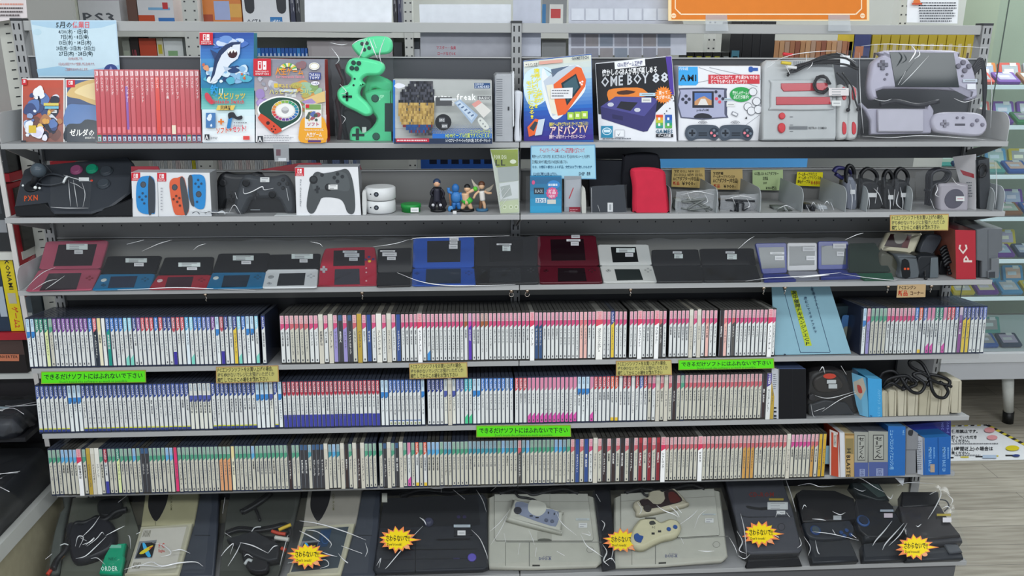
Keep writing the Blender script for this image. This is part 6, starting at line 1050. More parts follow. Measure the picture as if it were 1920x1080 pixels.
# magnet hooks under the lip
for px in (383, 678, 959, 989, 1183, 1433, 1473, 1666, 1747):
    x = WY(px, 545, SY[3]).x; y = SY[3]+.006; z = SZ[3]-.0128; fz = Fr.__new__(Fr); fz.o = V((x, y, z)); fz.u = V((1, 0, 0)); fz.v = V((0, 1, 0)); fz.n = V((0, 0, -1))
    m = MB(); m.mats = ['chrome']; m.lathe([(.0055, 0), (.0055, .005), (.0035, .0055), (.003, .009)], fz, 0, 0, '#b8a898', n=14)
    if px in (959, 989): m.tube([V((x+.0055*math.sin(t), y, z-.0135-.0055*math.cos(t))) for t in [math.pi+i*math.pi*(2 if px == 959 else 1.6)/14 for i in range(15)]], .0011, '#b8b0a8', 'chrome')
    else: m.tube([V((x, y, z-.008)), V((x+.002, y, z-.014)), V((x-.001, y, z-.018)), V((x+.0015, y, z-.021))], .0012, '#c0b8b0', 'chrome')
    nb = {383: 'under the third and fourth small handhelds', 678: 'under the clear red slab handheld', 959: 'with closed ring, just left of the centre seam', 989: 'with open ring, just right of the centre seam', 1183: 'under the open white handheld in right bay', 1433: 'above the light blue board, left of two', 1473: 'above the light blue board, right of two', 1666: 'just left of the small tan corner note', 1747: 'just right of the small tan corner note'}[px]
    solo('magnet_hook', m, 'small metal magnet hook '+nb, 'hook', (x, y, z), 'magnet hooks under the third shelf')
# ================================================================ right ends of the three case rows, notices
CLAMP[:] = [SZ[4], -.0065, SY[4]+.12]
fr = stand(4, .012, .35, .0); fr = Fr((0, SY[4]+.012, SZ[4]), tilt=.42); m = MB(); m.mats = ['paper']
q = [(1447, 537), (1556, 537), (1596, 664), (1453, 667)]; P = fp(fr, q); m.prism([(a, max(b, .001)) for a, b in P], fr, -.003, 0, '#7fa6b4')
for a, b in (((1467, 537), (1500, 660)), ((1521, 537), (1556, 660)), ((1500, 660), (1556, 660))): m.pp(fr, [a, (a[0]+1, a[1]) if a[0] != 1500 else (a[0], a[1]+1), (b[0]+1, b[1]) if a[0] != 1500 else (b[0], b[1]+1), b], '#24405c')
m.pp(fr, [(1482, 545), (1493, 545), (1522, 648), (1510, 649)], '#a8b820')
for i, ch in enumerate('PCエンジン大キナ開催中次ニ'[:13]): t = 1-(i+.5)/13; x = 1487.5+28.5*t; y = 545+103*t; m.pt(fr, ch, x-5, y-4, x+5, y+4, '#28381c')
for k, (x0, y0, t) in enumerate(((1510, 556, '店頭にてスタッフまで'), (1524, 540, '新品コーナー'))):
    for i, ch in enumerate(t): m.pt(fr, ch, x0+i*2-3-k, y0+i*7, x0+i*2+3-k, y0+i*7+6, '#3a566c')
m.pe(fr, 1471, 665, 2, 1.6, '#1c2c3c'); solo('blue_board', m, 'light blue board with lime vertical heading leaning beside disc cases', 'board', fr.P(*fr.px(1453, 666)))
f2 = stand(4, .09); m = MB(); m.mats = ['paper']; pprism(m, f2, cl([(1578, 600), (1588, 591), (1598, 598), (1602, 620), (1600, 640), (1594, 656), (1582, 656)], 3), -.004, 0, '#4c7cb4', inset=.0003, mt='paper'); m.pp(f2, cl([(1579, 618), (1592, 612), (1598, 628), (1592, 654), (1582, 655)], 2), '#8e9284'); solo('rounded_card', m, 'blue and olive rounded card standing behind the light blue board', 'card', f2.P(*f2.px(1588, 655)))
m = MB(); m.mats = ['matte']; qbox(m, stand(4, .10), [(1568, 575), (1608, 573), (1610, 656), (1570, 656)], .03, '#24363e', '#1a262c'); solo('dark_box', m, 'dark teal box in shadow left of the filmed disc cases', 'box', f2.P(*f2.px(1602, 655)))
# film over right disc block
fr = stand(4, -.001, TH); solo('clear_cover', drape(fr, [(1612, 577), (1851, 576), (1845, 663), (1612, 665)], .003, seed=61, amp=.003, nx=20, ny=5, streaks=[(1, (1669, 636), (1670, 645), (1672, 640)), (1, (1742, 612), (1744, 628)), (1, (1758, 628), (1761, 638)), (1, (1786, 636), (1789, 640)), (1.1, (1830, 588), (1834, 600))]), "clear film cover over the upper row's right block of discs", 'plastic cover', fr.P(*fr.px(1612, 664)))
CLAMP[:] = [SZ[5], -.0065, SY[5]+.035]
CLAMP[2] = SY[5]+.01; fr = stand(5, .004); m = MB(); m.mats = ['matte']; qbox(m, fr, [(1461, 692), (1511, 692), (1511, 792), (1459, 793)], .13, '#111216', '#0c0d10', '#4c5c80', mt='matte', left='#c8cccf'); m.pp(fr, rect(1485, 692, 1486, 792), '#1c1e22')
b = solo('black_binder', m, 'pair of matt black boxes with blue tops, right of middle row', 'box', base(fr, 1461, 780))
s = MB(); s.mats = ['paper']; f3 = stand(5, .004, 0, .9); f3.o = fr.P(*fr.px(1460, 790)); f3.o.z = SZ[5]; f3 = Fr(V((fr.P(*fr.px(1459.5, 790)).x, SY[5]+.003, SZ[5])), rz=-.5)
s.pp(f3, [(1447, 688), (1459, 692), (1459, 793), (1447, 786)], '#c9ccd2'); lines(s, f3, 1450, 700, 1456, 730, 8); s.pp(f3, [(1447, 760), (1451, 762), (1451, 788), (1447, 786)], '#8c98b4'); [s.pp(f3, rect(1451, y, 1456, y+3), '#24262c') for y in (763, 770, 778, 783)]; part('white_side_label', s, b, 'white printed side strip')
CLAMP[2] = SY[5]+.035; f = stand(5, .03); o = thing('bagged_mouse', 'black rounded device with red oval badge in clear bag', 'game accessory', base(f, 1530, 770))
m = MB(); pprism(m, f, cl([(1514, 720), (1530, 696), (1560, 690), (1585, 700), (1598, 728), (1606, 760), (1604, 779), (1514, 781)], 3), -.07, .0, '#1e1d1f', inset=.01); pprism(m, f, cl([(1524, 712), (1545, 700), (1568, 703), (1580, 722), (1560, 734), (1530, 732)], 3), 0, .008, '#2c2826', inset=.004); part('body', m, o)
m = MB(); m.mats = ['gloss']; m.pe(f, 1552, 702, 12, 5, '#c8402c', 'gloss', d=.012); lines(m, f, 1544, 699, 1560, 705, 1, '#eadfd8', .5); m.pr(f, 1547, 709, 1564, 716, '#c8cccc', 'paper', d=.012); m.pr(f, 1550, 717, 1566, 725, '#c4c8c8', 'paper', d=.012); part('stickers', m, o, 'red oval badge and white stickers')
m = MB(); a, b_ = f.px(1521, 743); m.lathe([(.010, .0), (.010, .008), (.008, .010)], f, a, b_, '#2a2a2e', 'gloss'); pprism(m, f, [(1515, 758), (1545, 748), (1585, 754), (1600, 778), (1516, 780)], 0, .008, '#2e3136', inset=.003); part('lower_block', m, o)
film(o, f, [(1512, 692), (1602, 688), (1614, 780), (1512, 782)], .016, seed=62, amp=.008, nx=12, ny=10, streaks=[(1.8, (1530, 690), (1536, 682), (1540, 694)), (1.2, (1522, 735), (1540, 740), (1560, 738), (1598, 727)), (1, (1535, 765), (1570, 742), (1600, 730)), (1, (1520, 765), (1540, 758)), (1.1, (1570, 680), (1580, 696)), (.9, (1514, 750), (1520, 775), (1540, 778))])
fr = angled(5, 1627, 1653, .004, .004); m = MB(); m.mats = ['box']; q = qbox(m, fr, [(1627, 709), (1653, 711), (1653, 790), (1628, 790)], .09, '#3c9ad0', '#2a7cb0', '#5cb0dc'); [m.pt(fr, t, 1645, y0, 1651, y1, '#7cc4e8', 'r') for t, y0, y1 in (('バックアップ', 730, 758), ('ユニット用', 762, 786))]; m.pt(fr, 'NEC', 1630, 778, 1636, 788, '#183c6c', 'v')
b = solo('light_blue_box', m, 'sky blue carton angled beside the row of cream cases', 'product box', fr.o)
f3 = Fr(V((fr.P(*fr.px(1627.5, 780)).x, SY[5]+.0035, SZ[5])), rz=-.75); s = MB(); s.mats = ['box']; s.pp(f3, [(1597, 698), (1626.5, 709), (1627.5, 789), (1612, 779), (1606, 760), (1600, 730)], '#6aaccc'); s.pp(f3, [(1600, 716), (1618, 708), (1624, 730), (1614, 750), (1602, 736)], '#b8b0a0'); s.pp(f3, cl([(1607, 722), (1614, 724), (1617, 736), (1610, 736)], 3), '#b8443c'); s.pp(f3, [(1620, 780), (1626, 783), (1626, 789), (1620, 786)], '#b03038'); part('picture_side', s, b, 'pictured side panel')
XS = [(1653, 1665, 733, 787), (1665.5, 1682, 731, 785), (1682.5, 1701, 729, 784), (1700.5, 1723, 730, 784), (1721, 1746, 730, 784), (1742, 1766, 729, 781), (1762, 1787, 719, 780), (1783, 1804, 712, 775)]
for i, (x0, x1, y0, y1) in enumerate(XS):
    f = stand(5, .006+.0005*i); lean = [0, 1, 1, 2, 4, 4, 6, 1][i]; w = x1-x0
    m = MB(); pprism(m, f, [(x0+lean, y0+4), (x0+lean+3, y0), (x1-2, y0+1), (x1, y0+4), (x1-lean, y1-2), (x1-lean-3, y1), (x0+2, y1), (x0, y1-2)], -.07, 0, ['#b4ae98', '#bbb5a0', '#c0baa6', '#bcb6a2'][i % 4], inset=.002)
    o = solo('cream_case', m, '%s cream plastic case from left under the black cables, middle shelf end' % ordn(i+1), 'gamepad case', f.P(*f.px(x0, y1)), 'cream cases at the right end of the middle shelf')
    s = MB(); s.pp(f, [(x0+w*.68+lean*.6, y0+3), (x0+w*.68+lean*.6+.7, y0+3), (x0+w*.6+.7, y1-3), (x0+w*.6, y1-3)], '#6c6858', d=.0005); part('seam', s, o)
del CLAMP[2:]; CLAMP[0] = None
f = stand(5, .0); 
def cb(lb, paths, r=.0045):
    m = MB(); [cable(m, [f.P(*f.px(x, y), d) for x, y, d in p], r, '#131417') for p in paths]; q = paths[0][0]; solo('black_cable', m, lb, 'cable', f.P(*f.px(*q[:2]), q[2]), 'black cables on the cream cases')
cb('coiled black cable lying on the leftmost cream cases', [[(1655, 722, -.02), (1662, 705, -.02), (1680, 700, -.015), (1690, 712, -.01), (1676, 724, -.01), (1660, 728, -.01), (1668, 712, -.005), (1700, 706, -.005), (1712, 716, 0)], [(1658, 730, -.005), (1672, 718, 0), (1692, 728, 0), (1706, 712, -.01), (1720, 722, -.005), (1690, 730, .002)]])
cb('black cable loop hanging over the middle cream cases', [[(1690, 706, -.01), (1700, 726, .006), (1712, 734, .009), (1724, 732, .009), (1732, 718, .004), (1716, 706, -.01), (1730, 702, -.01), (1745, 712, -.004), (1738, 724, 0)]])
cb('black cable loop rising above and hanging over the right cream cases', [[(1748, 712, -.01), (1742, 692, -.03), (1728, 682, -.03), (1716, 686, -.03), (1722, 698, -.03), (1744, 706, -.02), (1766, 708, -.01), (1782, 716, -.005), (1776, 724, 0), (1762, 716, 0)], [(1744, 714, 0), (1744, 728, .01), (1752, 740, .012), (1766, 742, .012), (1774, 732, .009), (1770, 722, .006)], [(1740, 710, 0), (1760, 718, 0), (1778, 722, .004), (1782, 724, .004)]])
m = MB(); m.mats = ['metal']; m.box(1.09, 1.196, -.006, .003, SZ[5]+.002, SZ[5]+.10, '#77787a'); solo('grey_backing_plate', m, 'grey sheet metal plate behind the cream cases', 'plate', (1.14, -.006, SZ[5]))
# lowest shelf end
CLAMP[:] = [SZ[6], -.0065, -.185]
fr = Fr((0, SY[6]-.018, SZ[6]))
def carton(q, dep, fc, sc, tc, lb, art, left=None, dy=0, nm='product_box', mt='box'):
    f = Fr((0, SY[6]-.018+dy, SZ[6])); m = MB(); m.mats = [mt]; qbox(m, f, q, dep, fc, sc, tc, mt=mt, left=left, snap=False); art(m, f); return solo(nm, m, lb, 'product box', f.P(*f.px(*q[3]))), f
def aw(m, f): m.pp(f, rect(1575, 814, 1581, 905), '#d4d6da')
b, f = carton([(1574, 811), (1583.5, 811), (1583.5, 907), (1574, 907)], .1, '#cfd2d6', '#b8babd', '#d8dadc', 'white plastic case with orange red left side on lowest shelf', aw, left='#c4482c')
f3 = Fr(V((f.P(*f.px(1573.8, 900)).x, SY[6]-.018, SZ[6]+.0)), rz=-.62); s = MB(); s.mats = ['box']; s.pp(f3, [(1556, 803), (1573.6, 811), (1573.6, 907), (1555, 896)], '#d8d0cc'); s.pp(f3, [(1559, 808), (1571, 814), (1571, 903), (1558, 893)], '#c04a30'); s.pp(f3, [(1563, 810), (1569, 813), (1569, 838), (1563, 836)], '#dcd8cc'); lines(s, f3, 1564, 814, 1568, 834, 9, t=.5); part('orange_side_panel', s, b, 'orange red side panel with white label')
def ab(m, f):
    m.pp(f, rect(1585.5, 822, 1600, 851), '#8c7c50'); m.pt(f, 'H', 1587, 840, 1597, 850, '#20201c', 'r'); m.pt(f, 'BLASTER', 1586, 853, 1596, 903, '#1c1a16', 'r'); m.pp(f, rect(1584, 813, 1601, 816), '#8a6c3c')
carton([(1584, 812), (1602, 813), (1601, 903), (1584, 906)], .1, '#b89a64', '#a08654', '#c8b890', 'tan carton with BLASTER lettering down its spine', ab)
def ag(x0, x1, y0):
    def a(m, f):
        w = x1-x0; m.pp(f, [(x0, y0+58), (x1, y0+58), (x1-1, 896), (x0, 897)], '#4c5c94'); m.pp(f, rect(x0+w*.22, y0+7, x0+w*.78, y0+54), '#3c3e40'); m.pp(f, rect(x0+w*.25, y0+8.5, x0+w*.75, y0+52.5), '#a4a69e'); m.pt(f, 'セーブくん', x0+w*.28, y0+10, x0+w*.72, y0+51, '#1a1c20', 'v'); m.pp(f, rect(x0+w*.38, y0+70, x0+w*.75, y0+84), '#8c98bc'); m.pt(f, 'KOEI', x0+w*.42, y0+71, x0+w*.72, y0+83, '#3a4880', 'r')
    return a
carton([(1601.5, 809), (1628, 810), (1626, 896), (1601, 897)], .1, '#9a9c94', '#70727a', '#5c6068', 'grey and blue carton with vertical black title, left of twin', ag(1601.5, 1628, 809)); carton([(1628.5, 808), (1665, 809), (1664, 896), (1627.5, 897)], .1, '#9a9c94', '#70727a', '#5c6068', 'grey and blue carton with vertical black title, beside blue carton', ag(1629, 1665, 808))
def abl(m, f): m.pt(f, 'ニューフロンティアエンジン用', 1668, 806, 1676, 880, '#8cc0e8', 'r'); m.pt(f, 'NEC', 1692, 806, 1696, 816, '#8cc0e8', 'r')
carton([(1665.5, 799), (1698, 800), (1696, 897), (1664.5, 897)], .1, '#1f66b0', '#174c88', '#4c88c0', 'royal blue carton with pale vertical title on lowest shelf', abl)
m = MB(); f = Fr((0, SY[6]-.008, SZ[6])); pprism(m, f, [(1699, 805), (1704, 800), (1722, 812), (1722, 840), (1718, 842), (1718, 889), (1697, 890)], -.08, 0, '#84868a', inset=.002, smooth=False); m.pp(f, cl([(1704, 806), (1712, 806), (1710, 816), (1703, 814)], 3), '#303236', d=.0006); m.pp(f, rect(1698, 842, 1720, 843), '#5c5e62', d=.0006); solo('grey_adapter', m, 'light grey plastic adapter between royal blue cartons', 'adapter', f.P(*f.px(1697, 889)))
def am(m, f):
    for x in (1740, 1766): m.pt(f, 'MEMORY BASE 128', x, 838, x+8, 884, '#88bcec', 'r'); lines(m, f, x+10, 838, x+13, 860, 6, '#88bcec', .5)
    m.pp(f, rect(1758.3, 820, 1759, 896), '#103c78')
b, f = carton([(1733.5, 821), (1783, 818), (1781, 896), (1733.5, 897)], .09, '#1a60ac', '#124888', '#2c74b8', 'pair of royal blue memory unit cartons at right end', am, left='#b8bcc4'); sticker(b, f, 1744, 870, 1752, 885, '#b89c80', 3, label='tan price sticker')
f3 = Fr(V((f.P(*f.px(1733, 890)).x, SY[6]-.018, SZ[6])), rz=-.6); s = MB(); s.mats = ['box']; s.pp(f3, [(1718, 813), (1733, 821), (1733, 897), (1720, 890)], '#b4b8c0'); s.pp(f3, [(1730, 820), (1733, 821), (1733, 897), (1730, 896)], '#1a60ac'); lines(s, f3, 1720, 824, 1728, 880, 14); part('white_side_panel', s, b)
del CLAMP[2:]; CLAMP[0] = None
f = Fr((0, SY[6]+.045, SZ[6]+.08)); m = MB(); m.mats = ['box']; z0 = SZ[6]+.085; q = [f.px(1698, 797), f.px(1783, 789), f.px(1783, 818), f.px(1716, 812)]; P4 = [f.P(*p) for p in q]; m.face(P4[::-1], '#262c7c', 'box'); B4 = [p+V((0, .07, 0)) for p in P4]; [m.face([P4[i-1], P4[i], B4[i], B4[i-1]], '#20266c', 'box') for i in range(4)]; m.face(B4, '#20266c', 'box'); m.pt(f, 'NEC', 1764, 792, 1770, 806, '#7c88d8', 'r'); m.pt(f, 'システム', 1774, 791, 1780, 812, '#7c88d8', 'v')
solo('violet_blue_box', m, 'dark violet blue carton lying on the blue memory unit cartons', 'product box', P4[3])
m = MB(); m.mats = ['paper']; f = Fr((0, SY[6]+.04, SZ[6]-.02)); m.face([f.P(*f.px(*p)) for p in ((1678, 896), (1696, 897), (1693, 911))][::-1], '#c8ccd0', 'paper'); m.face([f.P(*f.px(*p), -.0006) for p in ((1678, 896), (1696, 897), (1693, 911))], '#c8ccd0', 'paper'); solo('paper_corner', m, 'white paper corner hanging under the royal blue carton', 'paper', f.P(*f.px(1678, 896)))
m = MB(); m.mats = ['paper']; f = Fr((0, SY[6]+.01, SZ[6])); m.prism(fp(f, rect(1547, 836, 1555, 870)), f, -.001, 0, '#9cc4d4'); solo('blue_slip', m, 'small pale blue slip at right end of the lowest cases', 'paper', f.P(*f.px(1547, 870)))
# ---------------------------------------------------------------- notices on the shelf edges
def notice(quad, Y, col, border, label, art, nm='shelf_notice', thick=.0012, tilt=0, mt='box'):
    c = WY(*quad[0], Y); f = Fr((0, Y, c.z), tilt=tilt); m = MB(); m.mats = [mt]; P = fp(f, quad); m.prism(P, f, -thick, 0, border)
    cx = sum(p[0] for p in quad)/4; cy = sum(p[1] for p in quad)/4; sx = 1-3.2/(quad[1][0]-quad[0][0]); sy = 1-3.2/(quad[3][1]-quad[0][1])
    m.pp(f, [(cx+(x-cx)*sx, cy+(y-cy)*sy) for x, y in quad], col); art(m, f); return solo(nm, m, label, 'notice', f.P(*f.px(*quad[3])))
def green(x0, x1, y0, y1, dy, L, lb):
    def a(m, f): m.pt(f, 'できるだけソフトにはふれないで下さい', x0+5, y0+2+(y1-y0)*.08, x1-5, y0+(y1-y0)*.68, '#14381a', sk=dy); m.pt(f, "Don't touch the software as much as possible", x0+35, y0+(y1-y0)*.68, x1-34, y1-1, '#3a8a28', sk=dy*.7)
    notice([(x0, y0), (x1, y0+dy), (x1+1, y1+dy), (x0, y1)], SY[L]-.003, '#58e010', '#8aa838', lb, a, 'green_notice')
green(77, 273, 697, 720, -3, 4, 'lime green notice strip on upper row shelf edge, left bay'); green(1272, 1451, 675, 694, -3, 4, 'lime green notice strip on upper row shelf edge, right bay'); green(893, 1070, 798, 820, -1, 5, 'lime green notice strip on middle row shelf edge')
def tan(q, L, lb):
    def a(m, f):
        (x0, y0), (x1, y1), _, (x3, y3) = q; H = y3-y0; s = y1-y0
        for i, (t, e) in enumerate((('PCエンジンソフトをお買い上げの場合、', .97), ('持ち歩かないでレジにお預けいただくか', .96), ('精算してからこの場をお離れ下さい', .86))): m.pt(f, t, x0+3, y0+H*(.04+.31*i), x0+3+(x1-x0-6)*e, y0+H*(.34+.31*i), '#3c3a24' if i != 1 else '#5c5a40', sk=s)
    notice(q, SY[L]-.003, '#c0b86c', '#b08c58', lb, a, 'tan_notice')
tan([(405, 688), (522, 685), (523, 716), (405, 719)], 4, 'tan notice card on upper row shelf edge, leftmost of four'); tan([(767, 682), (876, 679), (877, 708), (768, 711)], 4, 'tan notice card on upper row shelf edge, left of centre seam'); tan([(1155, 677), (1259, 675), (1260, 703), (1155, 705)], 4, 'tan notice card beside the lime strip in right bay'); tan([(1669, 403), (1779, 401), (1778, 432), (1669, 433)], 2, 'tan notice card hanging from the second shelf at right')
note([(1683, 534), (1736, 533), (1735, 557), (1681, 558)], 4, SY[3]-.002, '#b89c74', [('PCエンジン', 1686, 535, 1718, 543, '#3c3020'), ('新品', 1684, 544, 1702, 555, '#b83c24'), ('コーナー', 1706, 545, 1732, 554, '#4c3020')], 'small tan handwritten corner note under the third shelf', 'corner_note')
def an(m, f):
    m.pt(f, 'ゲームソフト・ゲーム本体・ゲーム周辺機器の保証について', 1012, 277, 1096, 287, '#b83848'); m.pt(f, '動作チェックしておりますが、不備がございましたら「購入日のわかるレシート」をお持ち', 998, 290, 1106, 297, '#1c3048'); m.pt(f, '頂き商品とあわせてお買上げ日より14日以内にお越し下さい。', 998, 300, 1066, 307, '#1c3048')
    m.pt(f, 'なお、お客様の都合による返品、交換はお受け致しかねます', 998, 310, 1110, 316, '#2c6080'); m.pt(f, '以上の点をご理解の上お買い上げ下さい。', 1000, 323, 1046, 329, '#2c4868'); m.pt(f, 'SHIP', 1085, 321, 1097, 330, '#1c3048'); m.pt(f, '店長', 1100, 322, 1107, 329, '#1c3048')
notice([(995, 273), (1116, 271), (1118, 336), (995, 335)], SY[1]-.003, '#9ccadc', '#6ca0c4', 'light blue laminated notice hanging below top shelf at centre', an, 'laminated_notice')
f = Fr((0, SY[1]-.003, SZ[1])); m = MB(); m.mats = ['film']; m.prism(fp(f, [(512, 271), (541, 271), (542, 303), (515, 303)]), f, -.002, 0, '#ffffff', 'haze'); m.pr(f, 522, 296, 537, 302, '#c8ccd0', 'paper'); m.pr(f, 518, 280, 526, 292, '#6a5058', 'paper', d=.0002); solo('zip_bag', m, 'small clear zip bag tag hanging from the top shelf edge', 'bag', f.P(*f.px(515, 303)))
# calendar paper taped to the top rail
def amay(m, f):
    m.pp(f, [(59, 40), (217, 40), (217, 44), (190, 52), (140, 56), (90, 52), (60, 46)], '#b4d4e8'); m.pp(f, [(69, 130), (110, 124), (160, 132), (224, 122), (225, 142), (72, 142)], '#a4cce4'); m.pe(f, 208, 132, 13, 12, '#3c4c88'); m.pp(f, [(202, 136), (208, 124), (214, 136)], '#8c98c4'); m.pe(f, 70, 60, 8, 6, '#c4e0ec')
    m.pt(f, '5月の', 105, 40, 136, 53, '#3c4448'); m.pt(f, '休業日', 136, 40, 169, 53, '#e06870')
    for t, x0, x1, y in (('4/30(木)・1日(金)', 110, 166, 54.5), ('7日(木)・8日(金)', 114, 167, 64.5), ('13日(水)・14日(木)', 110, 172, 75), ('20日(水)・21日(木)・23日(土)', 106, 179, 85.5), ('27日(木)・28日(金)', 111, 175, 95.5)): m.pt(f, t, x0, y, x1, y+9.5, '#3c5058')
    for t, x0, x1, y in (('1日(金)は定休です。', 128, 158, 107), ('5日(火)は祝日ですので営業し代休日(金)です。', 110, 180, 117), ('ご迷惑をおかけいたします。', 122, 168, 127)): m.pt(f, t, x0, y, x1, y+6, '#c8a0a4')
notice([(57, 38), (218, 38), (226, 145), (72, 145)], -.006, '#cfe6f0', '#c4dcec', 'pale blue holiday calendar paper taped over the top rail', amay, 'holiday_calendar', thick=.0004, mt='paper')
# ================================================================ base deck: bagged consoles
CLAMP[:] = [SZ[7], -.0065]
DF = Fr((0, -.272, .235), tilt=math.radians(64))
def dk(x, y): a, b = DF.px(x, y); return DF.P(a, b)
def slab(th, pts, d0, d1, col, nm='body', lb=None, mt='plastic', ins=.004, art=None, side=None, sm=True):
    m = MB(); m.mats = [mt]; pprism(m, DF, pts, d0, d1, col, mt, side=side, inset=ins, smooth=sm)
    if art: m.lay = d1+.0004; art(m)
    return part(nm, m, th, lb)
def con(nm, label, x, y, cat='game console', grp=None):
    p = dk(x, y); p.z = SZ[7]; return thing(nm, label, cat, p, grp)
def burst(cx, cy, lb, d=.012, r=1):
    m = MB(); m.mats = ['paper']; f = DF.off(d); rg = random.Random(int(cx)); sc = r
    def star(R0_, R1_, n=15, st=0):
        P = []
        for i in range(2*n):
            t = math.pi*i/n; k = (R1_*(1.25 if abs(math.sin(t)) < .25 and math.cos(t) > 0 else rg.uniform(.85, 1.1))) if i % 2 == st else R0_
            P.append((cx+k*1.28*math.cos(t), cy+k*.86*math.sin(t)))
        return P
    m.prism(fp(f, star(20*sc, 28*sc)), f, -.0006, 0, '#e88850'); rg.seed(3); m.pp(f, star(17*sc, 24*sc), '#f0d414', d=.0003)
    m.pt(f, 'さわらないで!!', cx-22*sc, cy-9*sc, cx+24*sc, cy+4*sc, '#1c1a08', d=.0006); m.pt(f, "Don't touch!", cx-19*sc, cy+5*sc, cx+9*sc, cy+12*sc, '#3a3408', d=.0006); m.pe(f, cx+18*sc, cy+14*sc, 5*sc, 3.5*sc, '#e8a070', d=.0007)
    return solo('burst_sticker', m, lb, 'sticker', f.P(*f.px(cx, cy)), 'yellow starburst stickers on the bagged consoles')
# a: tray with power lead and teal pack
o = con('bagged_cable_tray', 'grey tray with black lead and teal pack in clear bag, leftmost on base deck', 150, 1040, 'console accessory')
slab(o, [(118, 935), (136, 933), (128, 960), (120, 1000), (112, 1076), (92, 1080), (98, 1030), (104, 1000), (114, 965), (122, 955)], -.01, .01, '#4d524e', 'tray_rim'); slab(o, [(136, 933), (240, 930), (262, 1000), (232, 1082), (112, 1082), (122, 1010)], -.014, .0, '#55584f', 'tray', ins=.002)
m = MB(); [cable(m, [DF.P(*DF.px(x+k*3, y), .012+.004*k) for x, y in ((100, 1074), (108, 1056), (124, 1036), (132, 1010), (140, 990), (156, 988), (168, 984), (180, 978), (196, 982), (214, 968), (236, 962))], .007, '#17181b') for k in range(3)]
pprism(m, DF, cl([(128, 998), (138, 986), (160, 990), (176, 978), (200, 980), (216, 990), (222, 1010), (214, 1035), (190, 1050), (160, 1060), (140, 1058), (134, 1030)], 3), .0, .026, '#1a1b22', inset=.008); pprism(m, DF, cl([(188, 945), (226, 940), (232, 962), (214, 974), (190, 972)], 3), .0, .02, '#1b1c1e', inset=.006); part('black_lead', m, o)
m = MB(); cable(m, [DF.P(*DF.px(*p), .012) for p in ((92, 1082), (102, 1068), (112, 1054))], .0055, '#b43c2c'); cable(m, [DF.P(*DF.px(*p), .016) for p in ((112, 1056), (118, 1050), (122, 1046))], .0065, '#a8742c'); cable(m, [DF.P(*DF.px(*p), .03) for p in ((120, 1034), (128, 1031), (135, 1033))], .0016, '#cfd4d4'); part('red_plug', m, o, 'red plug end')
def at(m): m.pt(DF, 'NEC', 208, 1052, 224, 1060, '#0c5c48', d=m.lay); m.pt(DF, 'ORDER', 194, 1068, 226, 1080, '#c8e8dc', d=m.lay+.0002); m.pr(DF, 207, 1030, 232, 1036, '#70b8a0', d=m.lay)
slab(o, [(226, 1026), (241, 1026), (236, 1050), (238, 1052), (230, 1082), (190, 1082), (200, 1050), (208, 1036)], 0, .022, '#14946e', 'teal_pack', 'teal packet', 'gloss', art=at)
film(o, DF, [(128, 934), (245, 930), (238, 1084), (92, 1084)], .032, seed=71, amp=.012, nx=16, ny=14, streaks=[(1.5, (196, 984), (182, 1004), (164, 1022)), (1.8, (151, 1040), (156, 1022), (166, 1024), (158, 1042)), (2, (164, 1037), (178, 1032), (186, 1024), (170, 1038)), (1.6, (152, 1063), (170, 1058), (190, 1040), (208, 1022)), (1.3, (172, 1040), (190, 1026), (200, 1014), (204, 1018)), (1.6, (207, 1020), (226, 1010), (242, 1002)), (1, (236, 940), (262, 928)), (1, (230, 958), (250, 942)), (1.2, (180, 1063), (192, 1062), (206, 1074)), (1, (96, 1064), (108, 1054)), (1, (160, 1024), (172, 1030))])
